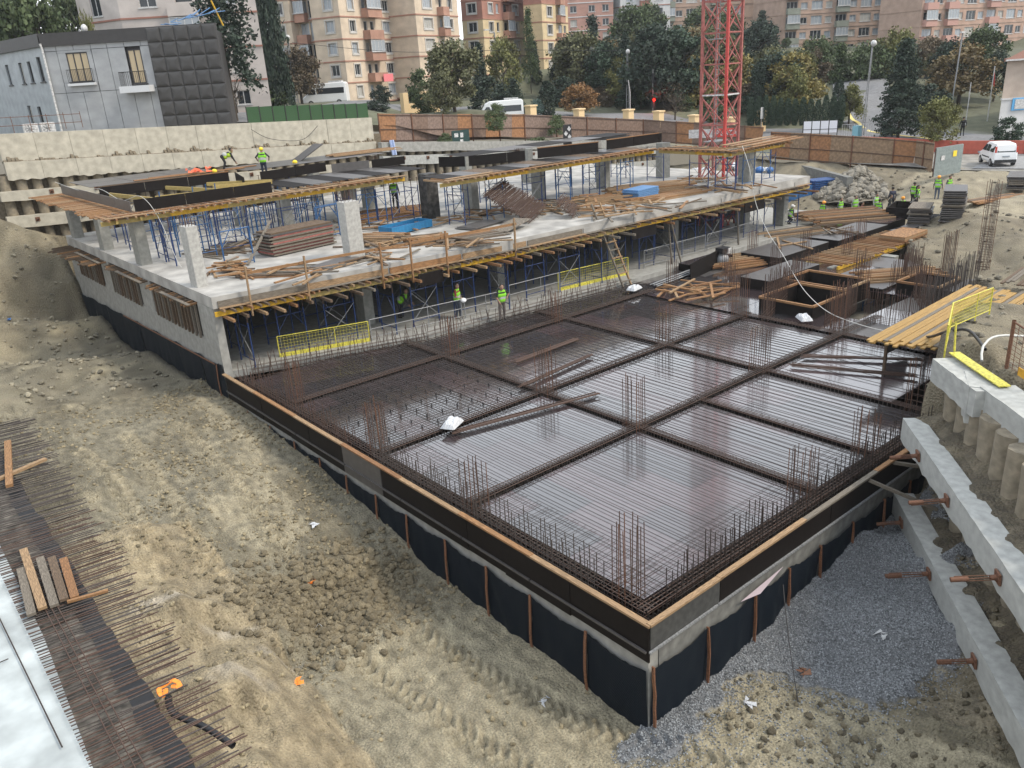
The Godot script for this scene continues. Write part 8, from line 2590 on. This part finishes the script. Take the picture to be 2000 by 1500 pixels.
func build_trees() -> void:
	var tone := {"green": [0.075, 0.105, 0.042], "dark": [0.032, 0.052, 0.034], "darkgreen": [0.045, 0.075, 0.045], "olive": [0.125, 0.130, 0.062], "yellowgreen": [0.16, 0.165, 0.055], "yellow": [0.23, 0.195, 0.065], "orange": [0.26, 0.145, 0.055], "brown": [0.135, 0.105, 0.065], "brownyellow": [0.20, 0.155, 0.075], "blue": [0.09, 0.14, 0.125]}
	for k in tone:
		var m := mat("leaf_" + k, tone[k][0], tone[k][1], tone[k][2], 0.8)
		m.vertex_color_use_as_albedo = true
		m.backlight_enabled = true
		m.backlight = Color(tone[k][0] * 0.6, tone[k][1] * 0.6, tone[k][2] * 0.5).linear_to_srgb()
	mat("bark", 0.10, 0.08, 0.06, 0.95, noise_fine, 1.0)
	var asp := {"broad": 0.85, "bush": 1.1, "conifer": 0.5, "spruce": 0.42, "cedar": 0.72, "weep": 1.0, "cypress": 0.34, "bare": 0.8}
	var crowns := {
		"broad": [crown_broad(1, 7000, 0.022, 0.18, 0.85), crown_broad(2, 7000, 0.022, 0.22, 0.85), crown_broad(3, 7000, 0.022, 0.14, 0.85), crown_broad(4, 6400, 0.024, 0.2, 0.85), crown_broad(5, 5600, 0.022, 0.2, 0.85)],
		"bush": [crown_broad(8, 3600, 0.035, 0.0, 1.1), crown_broad(9, 3600, 0.035, 0.0, 1.1)],
		"conifer": [crown_cone(11, 6400, 0.015, 0.1, 80, 0.3, 0.5, 0.5), crown_cone(12, 6400, 0.015, 0.08, 70, 0.25, 0.5, 0.5)],
		"spruce": [crown_cone(13, 6800, 0.010, 0.3, 46, 0.45, 0.6, 0.42), crown_cone(14, 4600, 0.012, 0.15, 50, 0.5, 0.6, 0.42)],
		"cedar": [crown_cone(15, 13000, 0.013, 0.08, 90, 0.10, 0.5, 0.72)],
		"weep": [crown_cone(16, 4200, 0.024, 0.05, 40, 0.9, 0.3, 1.0)],
		"cypress": [crown_column(17, 3600, 0.018, 0.5, 0.34), crown_column(18, 3600, 0.018, 0.55, 0.34)],
		"bare": [crown_broad(19, 260, 0.014, 0.2, 0.8)]}
	var trunks := {"broad": [trunk_mesh(1, 0.25, 14, false), trunk_mesh(2, 0.28, 14, false)], "bare": [trunk_mesh(3, 0.2, 26, false)], "straight": [trunk_mesh(4, 0.1, 0, true)]}
	var i := 0
	for q in TREES:
		var kind: String = q[0]
		var base: float = minf(q[4], sample("outer", q[2], q[3]) - 0.1)
		var t := thing({"broad": "leafy_tree", "bush": "bush", "conifer": "conifer_tree", "spruce": "conifer_tree", "cedar": "cedar_tree", "weep": "weeping_tree", "cypress": "cypress_tree", "bare": "bare_tree"}[kind], q[7], "bush" if kind == "bush" else "tree", P(q[2], base, q[3]), i * 1.37)
		var list: Array = crowns[kind]
		var sc := Vector3(q[6] * 1.02, q[5] + q[4] - base, q[6] * 1.02)
		var c := inst("foliage" if kind == "bush" else "crown", list[i % list.size()], M["leaf_" + q[1]], t)
		c.scale = Vector3(sc.x / asp[kind], sc.y, sc.z / asp[kind])
		if kind != "bush":
			var tl: Array = trunks["broad"] if kind == "broad" else trunks["bare"] if kind == "bare" else trunks["straight"]
			var tr := inst("trunk", tl[i % tl.size()], M["bark"], t)
			tr.scale = Vector3(sc.x * 0.8, sc.y, sc.z * 0.8)
		i += 1
	# the wooded slope between the street and the far blocks
	var n := 0
	var tries := 0
	while n < 125 and tries < 6000:
		tries += 1
		var u := rng.randf_range(74.0, 142.0) if n < 92 else rng.randf_range(76.0, 106.0)
		var v := rng.randf_range(34.0, 116.0) if n < 92 else rng.randf_range(62.0, 92.0)
		var p := Vector2(u, v)
		var ok := true
		for c in [[89.0, 98.0, 8.0], [80.0, 101.0, 9.0], [78.0, 34.0, 6.5], [83.0, 38.0, 6.5], [88.0, 42.0, 6.5], [96.0, 47.0, 6.5], [104.0, 52.0, 6.0], [73.0, 40.0, 5.0], [70.0, 55.0, 5.0], [72.0, 48.0, 4.0]]:
			if p.distance_to(Vector2(c[0], c[1])) < c[2]: ok = false
		if (u + 11.0) * 0.85 > (v + 9.5) * 2.05 or (v + 9.5) / (u + 11.0) > 1.12: ok = false
		if not ok: continue
		var kind := "broad" if rng.randf() < 0.72 else "conifer"
		var col: String = ["green", "olive", "dark", "green", "yellowgreen", "brown", "darkgreen", "brownyellow"][rng.randi_range(0, 7)] if kind == "broad" else "dark"
		var t := thing("leafy_tree" if kind == "broad" else "conifer_tree", {"green": "green", "olive": "olive green", "dark": "dark green", "yellowgreen": "yellowish", "brown": "brownish", "darkgreen": "deep green", "brownyellow": "yellow brown"}[col] + (" leafy tree" if kind == "broad" else " conifer") + " among the dense wood on the slope", "tree", P(u, sample("outer", u, v) - 0.2, v), rng.randf() * TAU, "trees of the wooded slope")
		var gh := sample("outer", u, v)
		var h := minf(rng.randf_range(6.0, 10.5), (11.6 if (v + 9.5) / (u + 11.0) < 0.72 else 15.5) + rng.randf_range(-1.5, 1.0) - gh)
		if h < 2.2: h = 2.2
		var w := h * (rng.randf_range(0.65, 0.95) if kind == "broad" else rng.randf_range(0.4, 0.55))
		var list: Array = crowns[kind]
		var c := inst("crown", list[rng.randi_range(0, list.size() - 1)], M["leaf_" + col], t)
		c.scale = Vector3(w / asp[kind], h, w / asp[kind])
		var tr := inst("trunk", trunks["broad"][n % 2] if kind == "broad" else trunks["straight"][0], M["bark"], t)
		tr.scale = Vector3(w * 0.8, h, w * 0.8)
		n += 1
	for k in 46:
		var u := rng.randf_range(74.0, 104.0)
		var v := rng.randf_range(50.0, 92.0)
		if Vector2(u, v).distance_to(Vector2(96, 47)) < 7.0 or Vector2(u, v).distance_to(Vector2(89, 97)) < 8.0: continue
		var t := thing("bush", "low shrub of the undergrowth on the wooded slope", "bush", P(u, sample("outer", u, v) - 0.15, v), rng.randf() * TAU, "undergrowth shrubs on the slope")
		var c := inst("foliage", crowns["bush"][k % 2], M["leaf_" + ["green", "darkgreen", "olive", "brown"][k % 4]], t)
		var h := rng.randf_range(1.6, 3.4)
		c.scale = Vector3(h * rng.randf_range(1.0, 1.5), h, h * 1.2)
	# clipped cypress row behind the hoarding
	var first: Node3D = null
	for k in 13:
		var f := k / 12.0
		var u := lerpf(70.7, 75.6, f)
		var v := lerpf(46.2, 38.2, f)
		var h := rng.randf_range(2.7, 3.3)
		if not first:
			first = thing("cypress_tree", "clipped cypress in the row behind the hoarding", "tree", P(u, 4.0, v), 0.0, "clipped cypress row")
			var c := inst("crown", crowns["cypress"][0], M["leaf_darkgreen"], first)
			c.scale = Vector3(0.95 / 0.34, 3.2, 0.95 / 0.34)
		else:
			var c := copy(first, P(u, 4.2 - 0.4 * f, v), k * 0.9)
			c.scale.y = h / 3.2
	# climbers hanging over the hoarding and weeds on the rear bank
	for q in [[38.2, 51.3, 6.4, 2.6, 2.4, "green climber hanging over the brown hoarding beside the netted board"], [47.0, 52.6, 5.2, 2.4, 2.0, "bushy climber with dry stems on the hoarding"], [31.8, 50.6, 5.6, 1.6, 1.2, "low green weeds beside the netted board"], [43.0, 51.2, 4.2, 3.6, 1.2, "straggly weeds on the bank below the hoarding"], [50.0, 51.0, 3.6, 3.2, 1.0, "weeds growing above the rear wall"]]:
		var t := thing("climbing_plant", q[5], "plant", P(q[0], q[2], q[1]))
		var c := inst("foliage", crowns["bush"][i % 2], M["leaf_green"], t)
		c.scale = Vector3(q[3] / 1.1, q[4], q[3] * 0.35)
		i += 1

# ==================================================================== people
func smin(a: float, b: float, k: float) -> float:
	var h := maxf(k - absf(a - b), 0.0) / k
	return minf(a, b) - h * h * k * 0.25

# one continuous skin over tapered bones, meshed as surface nets; bones: [from, to, r0, r1, colour, depth squash]
func skin(bones: Array, cell: float, k: float) -> MB:
	var lo := Vector3(9, 9, 9)
	var hi := -lo
	for q in bones:
		var r: float = maxf(q[2], q[3]) + cell * 2.0
		for p in [q[0], q[1]]:
			lo = lo.min(p - Vector3.ONE * r)
			hi = hi.max(p + Vector3.ONE * r)
	var nx := int((hi.x - lo.x) / cell) + 2
	var ny := int((hi.y - lo.y) / cell) + 2
	var nz := int((hi.z - lo.z) / cell) + 2
	var f := PackedFloat32Array()
	f.resize(nx * ny * nz)
	f.fill(1.0)
	var best := PackedFloat32Array()
	best.resize(nx * ny * nz)
	best.fill(9.0)
	var who := PackedInt32Array()
	who.resize(nx * ny * nz)
	for bi in bones.size():
		var q: Array = bones[bi]
		var a: Vector3 = q[0]
		var ab: Vector3 = q[1] - a
		var l2 := maxf(ab.length_squared(), 1e-6)
		var r := maxf(q[2], q[3]) + cell * 2.5 + k * 0.5
		var b0: Vector3 = (q[0].min(q[1]) - Vector3.ONE * r - lo) / cell
		var b1: Vector3 = (q[0].max(q[1]) + Vector3.ONE * r - lo) / cell
		for z in range(maxi(0, int(b0.z)), mini(nz, int(b1.z) + 1)):
			for y in range(maxi(0, int(b0.y)), mini(ny, int(b1.y) + 1)):
				for x in range(maxi(0, int(b0.x)), mini(nx, int(b1.x) + 1)):
					var p := lo + Vector3(x, y, z) * cell
					var t := clampf((p - a).dot(ab) / l2, 0.0, 1.0)
					var d := (p - a - ab * t).length() - lerpf(q[2], q[3], t)
					var i := (z * ny + y) * nx + x
					f[i] = smin(f[i], d, k)
					if d < best[i]:
						best[i] = d
						who[i] = bi
	var b := MB.new()
	b.colored = true
	var idx := {}
	var vs := []
	var cs := []
	for z in nz - 1:
		for y in ny - 1:
			for x in nx - 1:
				var i := (z * ny + y) * nx + x
				var m := 0
				var s := Vector3.ZERO
				var n := 0
				var v := [f[i], f[i + 1], f[i + nx], f[i + nx + 1], f[i + nx * ny], f[i + nx * ny + 1], f[i + nx * ny + nx], f[i + nx * ny + nx + 1]]
				for c in 8:
					if v[c] < 0.0: m |= 1 << c
				if m == 0 or m == 255: continue
				for e in [[0, 1], [2, 3], [4, 5], [6, 7], [0, 2], [1, 3], [4, 6], [5, 7], [0, 4], [1, 5], [2, 6], [3, 7]]:
					var va: float = v[e[0]]
					var vb: float = v[e[1]]
					if (va < 0.0) != (vb < 0.0):
						var t := va / (va - vb)
						var pa := Vector3(e[0] & 1, (e[0] >> 1) & 1, e[0] >> 2)
						var pb := Vector3(e[1] & 1, (e[1] >> 1) & 1, e[1] >> 2)
						s += pa.lerp(pb, t)
						n += 1
				idx[i] = vs.size()
				vs.push_back(lo + (Vector3(x, y, z) + s / n) * cell)
				var c0 := 0
				for c in 8:
					if m & (1 << c):
						c0 = i + (c & 1) + ((c >> 1) & 1) * nx + (c >> 2) * nx * ny
						break
				cs.push_back(bones[who[c0]][4])
	var norm := []
	norm.resize(vs.size())
	norm.fill(Vector3.ZERO)
	var faces := []
	var strides := [1, nx, nx * ny]
	for z in range(1, nz - 1):
		for y in range(1, ny - 1):
			for x in range(1, nx - 1):
				var i := (z * ny + y) * nx + x
				for ax in 3:
					var j: int = i + strides[ax]
					if (f[i] < 0.0) == (f[j] < 0.0): continue
					var u: int = strides[(ax + 1) % 3]
					var w: int = strides[(ax + 2) % 3]
					var q := [i, i - u, i - u - w, i - w]
					if not (idx.has(q[0]) and idx.has(q[1]) and idx.has(q[2]) and idx.has(q[3])): continue
					var a: int = idx[q[0]]
					var c: int = idx[q[1]]
					var d: int = idx[q[2]]
					var e: int = idx[q[3]]
					if f[i] < 0.0: faces.push_back([a, e, d, c])
					else: faces.push_back([a, c, d, e])
	for q in faces:
		var nn: Vector3 = (vs[q[2]] - vs[q[0]]).cross(vs[q[1]] - vs[q[0]])
		for j in q: norm[j] += nn
	for i in norm.size(): norm[i] = norm[i].normalized()
	for q in faces:
		for tr in [[0, 1, 2], [0, 2, 3]]:
			for j in tr:
				b.v.push_back(vs[q[j]]); b.n.push_back(norm[q[j]]); b.c.push_back(cs[q[j]])
	return b

const SKIN := Color(0.42, 0.26, 0.18)

func person(label: String, at: Vector3, turn: float, o: Dictionary, group := "workers on the site") -> void:
	var t := thing("person", label, "person", at, turn, group)
	var top: Color = o.get("top", Color(0.12, 0.12, 0.13))
	var legs: Color = o.get("legs", Color(0.03, 0.035, 0.05))
	var shoe := Color(0.03, 0.025, 0.02)
	var lean: float = o.get("lean", 0.05)
	var crouch: float = o.get("crouch", 0.0)
	var hip := Vector3(0, 0.93 - crouch, -0.12 * crouch)
	var up := Vector3(0, cos(lean), sin(lean))
	var waist := hip + up * 0.16
	var chest := hip + up * 0.40
	var neck := hip + up * 0.57
	var head := neck + Vector3(0, 0.165, 0.03 + o.get("nod", 0.0))
	var bones := []
	bones.push_back([hip + Vector3(-0.07, 0, 0), hip + Vector3(0.07, 0, 0), 0.125, 0.125, legs])
	bones.push_back([waist + Vector3(-0.05, 0, 0), waist + Vector3(0.05, 0, 0), 0.125, 0.125, top])
	bones.push_back([chest + Vector3(-0.09, 0, 0), chest + Vector3(0.09, 0, 0), 0.13, 0.13, top])
	bones.push_back([chest + up * 0.12 + Vector3(-0.15, 0, 0), chest + up * 0.12 + Vector3(0.15, 0, 0), 0.065, 0.065, top])
	bones.push_back([chest + up * 0.1, neck + up * 0.06, 0.06, 0.052, SKIN])
	bones.push_back([head + Vector3(0, -0.035, 0.015), head + Vector3(0, 0.035, 0.0), 0.082, 0.098, SKIN])
	bones.push_back([head + Vector3(0, -0.02, 0.09), head + Vector3(0, -0.035, 0.115), 0.018, 0.02, SKIN])
	bones.push_back([head + Vector3(0, -0.09, 0.05), head + Vector3(0, -0.095, 0.065), 0.04, 0.035, SKIN])
	for s in [-1.0, 1.0]:
		bones.push_back([head + Vector3(s * 0.095, -0.01, 0.0), head + Vector3(s * 0.105, 0.015, -0.01), 0.02, 0.02, SKIN])
		var sh: Vector3 = chest + up * 0.12 + Vector3(s * 0.19, 0, 0)
		var arm: Array = o.get("left" if s > 0 else "right", [Vector3(s * 0.08, -0.28, -0.02), Vector3(s * 0.02, -0.25, 0.08)])
		var el: Vector3 = sh + arm[0]
		var wr: Vector3 = el + arm[1]
		var fw := (wr - el).normalized()
		bones.push_back([sh, el, 0.06, 0.045, top])
		bones.push_back([el, wr, 0.045, 0.032, o.get("sleeve", top)])
		bones.push_back([wr, wr + fw * 0.08, 0.035, 0.036, SKIN])
		var ft: Vector3 = o.get("foot_left" if s > 0 else "foot_right", Vector3(s * 0.11, 0, 0.0))
		var th := hip + Vector3(s * 0.09, -0.03, 0)
		var an := Vector3(ft.x, 0.09, ft.z - 0.04)
		var kn := (th + an) * 0.5 + Vector3(s * 0.01, 0.02, 0.05 + crouch * 0.55)
		bones.push_back([th, kn, 0.088, 0.062, legs])
		bones.push_back([kn, an, 0.060, 0.045, legs])
		bones.push_back([an + Vector3(0, -0.045, -0.02), an + Vector3(s * 0.02, -0.05, 0.16), 0.045, 0.036, shoe])
	var b := skin(bones, o.get("cell", 0.03), 0.035)
	# fingers, each its own short chain from the palm
	for s in [-1.0, 1.0]:
		var sh: Vector3 = chest + up * 0.12 + Vector3(s * 0.19, 0, 0)
		var arm: Array = o.get("left" if s > 0 else "right", [Vector3(s * 0.08, -0.28, -0.02), Vector3(s * 0.02, -0.25, 0.08)])
		var wr: Vector3 = sh + arm[0] + arm[1]
		var fw: Vector3 = arm[1].normalized()
		var side := fw.cross(Vector3(s, 0.2, 0)).normalized()
		var curl := fw.cross(side)
		b.col = SKIN
		for k in 5:
			var p: Vector3 = wr + fw * (0.1 if k < 4 else 0.05) + side * ((k - 1.5) * 0.019 if k < 4 else 0.045)
			var m: Vector3 = p + (fw if k < 4 else (fw + side).normalized()) * ([0.04, 0.046, 0.043, 0.034, 0.035][k])
			b.tube(p, m, 0.009, 5, 0.008)
			b.tube(m, m + (fw + curl * 0.9).normalized() * 0.03, 0.008, 5, 0.006)
	var pm: StandardMaterial3D = M["person"]
	part("body", b, pm, t)
	if o.get("vest", true):
		var vc: Color = o.get("vest_colour", Color(0.32, 0.85, 0.04))
		var vb := [[waist + Vector3(-0.055, -0.06, 0), waist + Vector3(0.055, -0.06, 0), 0.15, 0.15, vc], [waist + Vector3(-0.06, 0.05, 0), waist + Vector3(0.06, 0.05, 0), 0.147, 0.147, Color(0.6, 0.62, 0.6)], [chest + Vector3(-0.1, -0.05, 0), chest + Vector3(0.1, -0.05, 0), 0.15, 0.15, vc], [chest + up * 0.11 + Vector3(-0.14, 0, 0), chest + up * 0.11 + Vector3(0.14, 0, 0), 0.082, 0.082, vc]]
		part("safety_vest", skin(vb, o.get("cell", 0.03), 0.03), pm, t)
	var hb := MB.new()
	if o.has("helmet"):
		hb.ball(head + Vector3(0, 0.05, -0.005), Vector3(0.125, 0.115, 0.145), 12)
		hb.tube(head + Vector3(0, 0.035, 0.08), head + Vector3(0, 0.02, 0.19), 0.09, 8, 0.06)
		part("helmet", hb, M["helmet_" + o["helmet"]], t)
	else:
		hb.ball(head + Vector3(0, 0.045, -0.022), Vector3(0.108, 0.098, 0.112), 12)
		part("hair", hb, M["hair"], t)
	if o.has("helmet_in_hand"):
		var wr: Vector3 = chest + up * 0.12 + Vector3(-0.19, 0, 0) + o["right"][0] + o["right"][1]
		var cb := MB.new()
		cb.ball(wr + Vector3(0, -0.1, 0.12), Vector3(0.14, 0.12, 0.16), 12)
		var held := solo("hard_hat", cb, M["helmet_white"], "white hard hat held by the worker in a red shirt", "hard hat")
		held.transform = t.transform

func build_people() -> void:
	var pm := mat("person", 1, 1, 1, 0.85, noise_fine, 2.0)
	pm.vertex_color_use_as_albedo = true
	mat("helmet_yellow", 0.80, 0.55, 0.03, 0.4)
	mat("helmet_orange", 0.80, 0.33, 0.03, 0.4)
	mat("helmet_white", 0.80, 0.80, 0.80, 0.4)
	mat("hair", 0.02, 0.016, 0.013, 0.8)
	var face := -2.35
	person("worker in a green vest over a red shirt holding a white hard hat", P(11.45, 0.15, 22.2), 0.55, {"top": Color(0.30, 0.05, 0.045), "sleeve": Color(0.45, 0.38, 0.30), "legs": Color(0.06, 0.075, 0.11), "right": [Vector3(-0.10, -0.26, 0.06), Vector3(0.16, -0.10, 0.20)], "left": [Vector3(0.12, -0.26, 0.0), Vector3(0.02, -0.24, 0.1)], "foot_left": Vector3(0.13, 0, 0.1), "cell": 0.022, "helmet_in_hand": true})
	person("worker in a green vest and black shirt with hand on hip beside the bar cluster", P(12.75, 0.12, 20.3), -0.25, {"top": Color(0.02, 0.02, 0.022), "sleeve": SKIN, "legs": Color(0.16, 0.13, 0.12), "left": [Vector3(0.22, -0.16, -0.05), Vector3(-0.14, -0.17, 0.1)], "right": [Vector3(-0.1, -0.26, 0.06), Vector3(0.05, -0.18, 0.16)], "nod": 0.03, "foot_right": Vector3(-0.16, 0, 0.06), "cell": 0.022})
	person("worker in a green vest with head bent standing on orange timbers", P(16.1, 3.9, 34.4), 2.4, {"top": Color(0.09, 0.10, 0.08), "legs": Color(0.02, 0.02, 0.025), "nod": 0.05, "lean": 0.1})
	person("worker in a green vest and yellow helmet standing on the upper formwork", P(9.8, 6.3, 38.6), 2.6, {"top": Color(0.05, 0.05, 0.06), "sleeve": SKIN, "legs": Color(0.03, 0.04, 0.07), "helmet": "yellow", "left": [Vector3(0.2, -0.2, 0.02), Vector3(-0.05, -0.16, 0.18)], "right": [Vector3(-0.2, -0.2, 0.02), Vector3(0.05, -0.16, 0.18)]})
	person("worker bending low over dark sheets on the upper formwork", P(8.4, 6.82, 41.2), 1.3, {"top": Color(0.03, 0.03, 0.032), "legs": Color(0.025, 0.025, 0.03), "lean": 1.25, "crouch": 0.12, "left": [Vector3(0.05, -0.28, 0.1), Vector3(0.0, -0.24, 0.12)], "right": [Vector3(-0.05, -0.28, 0.1), Vector3(0.0, -0.24, 0.12)], "vest_colour": Color(0.55, 0.8, 0.05)})
	person("worker stooping in the shade under the raised floor", P(9.6, 0.2, 24.6), 0.6, {"top": Color(0.05, 0.05, 0.06), "legs": Color(0.03, 0.03, 0.04), "lean": 0.8, "crouch": 0.1, "left": [Vector3(0.05, -0.26, 0.12), Vector3(0.0, -0.2, 0.15)], "right": [Vector3(-0.05, -0.26, 0.12), Vector3(0.0, -0.2, 0.15)]})
	person("worker with white cap crouching beside the blue frames at the floor end", P(40.6, 0.2, 22.2), 1.2, {"top": Color(0.06, 0.07, 0.09), "legs": Color(0.03, 0.03, 0.04), "helmet": "white", "lean": 0.5, "crouch": 0.4})
	# group gathered at the far right
	var grp := [[45.8, 22.6, "worker with orange helmet and green vest at the edge of the group", {"helmet": "orange", "legs": Color(0.30, 0.34, 0.40)}], [47.0, 21.9, "worker in a green vest with dark trousers second in the group", {"legs": Color(0.05, 0.05, 0.06)}], [48.6, 21.6, "person in a pale shirt and green vest in the group", {"top": Color(0.4, 0.4, 0.4)}],
		[47.4, 20.4, "person in a dark red jacket sitting low in the group", {"vest": false, "top": Color(0.16, 0.02, 0.04), "crouch": 0.35, "legs": Color(0.05, 0.05, 0.06)}], [50.2, 20.8, "person in a white shirt and green vest behind the seated ones", {"top": Color(0.55, 0.55, 0.55)}], [48.4, 19.6, "worker sitting low in a green vest facing away", {"crouch": 0.38}], [49.2, 19.2, "person in a black jacket sitting low in the group", {"vest": false, "top": Color(0.02, 0.02, 0.022), "crouch": 0.35}],
		[50.3, 19.6, "tall person in a navy jacket standing in the group", {"vest": false, "top": Color(0.03, 0.035, 0.07), "legs": Color(0.03, 0.03, 0.04)}], [48.6, 18.0, "worker with orange helmet sitting low in a green vest", {"helmet": "orange", "crouch": 0.38}], [49.4, 17.4, "worker in black with open green vest standing beside the crate", {"top": Color(0.02, 0.02, 0.02), "legs": Color(0.02, 0.02, 0.025)}], [49.9, 17.9, "second worker in black close behind the one by the crate", {"top": Color(0.02, 0.02, 0.02), "legs": Color(0.02, 0.02, 0.025)}],
		[52.2, 17.2, "worker in a green vest and jeans above the crate", {"helmet": "orange", "legs": Color(0.12, 0.15, 0.22)}], [52.6, 16.6, "worker in a green vest and grey trousers beside the rail", {"legs": Color(0.22, 0.24, 0.24)}]]
	for q in grp:
		var d: Dictionary = q[3]
		d["cell"] = 0.036
		person(q[2], P(q[0], clampf(pit_h(q[0], q[1], false) - 0.02, -0.75, 0.6), q[1]), rng.randf_range(-0.6, 2.6), d, "group of workers by the rubble heap")
	person("woman in a long black coat walking up the pavement", P(75.5, 2.95, 25.4), 2.2, {"vest": false, "top": Color(0.012, 0.012, 0.014), "legs": Color(0.012, 0.012, 0.014), "cell": 0.036, "foot_left": Vector3(0.1, 0, 0.16), "foot_right": Vector3(-0.1, 0, -0.1)}, "")
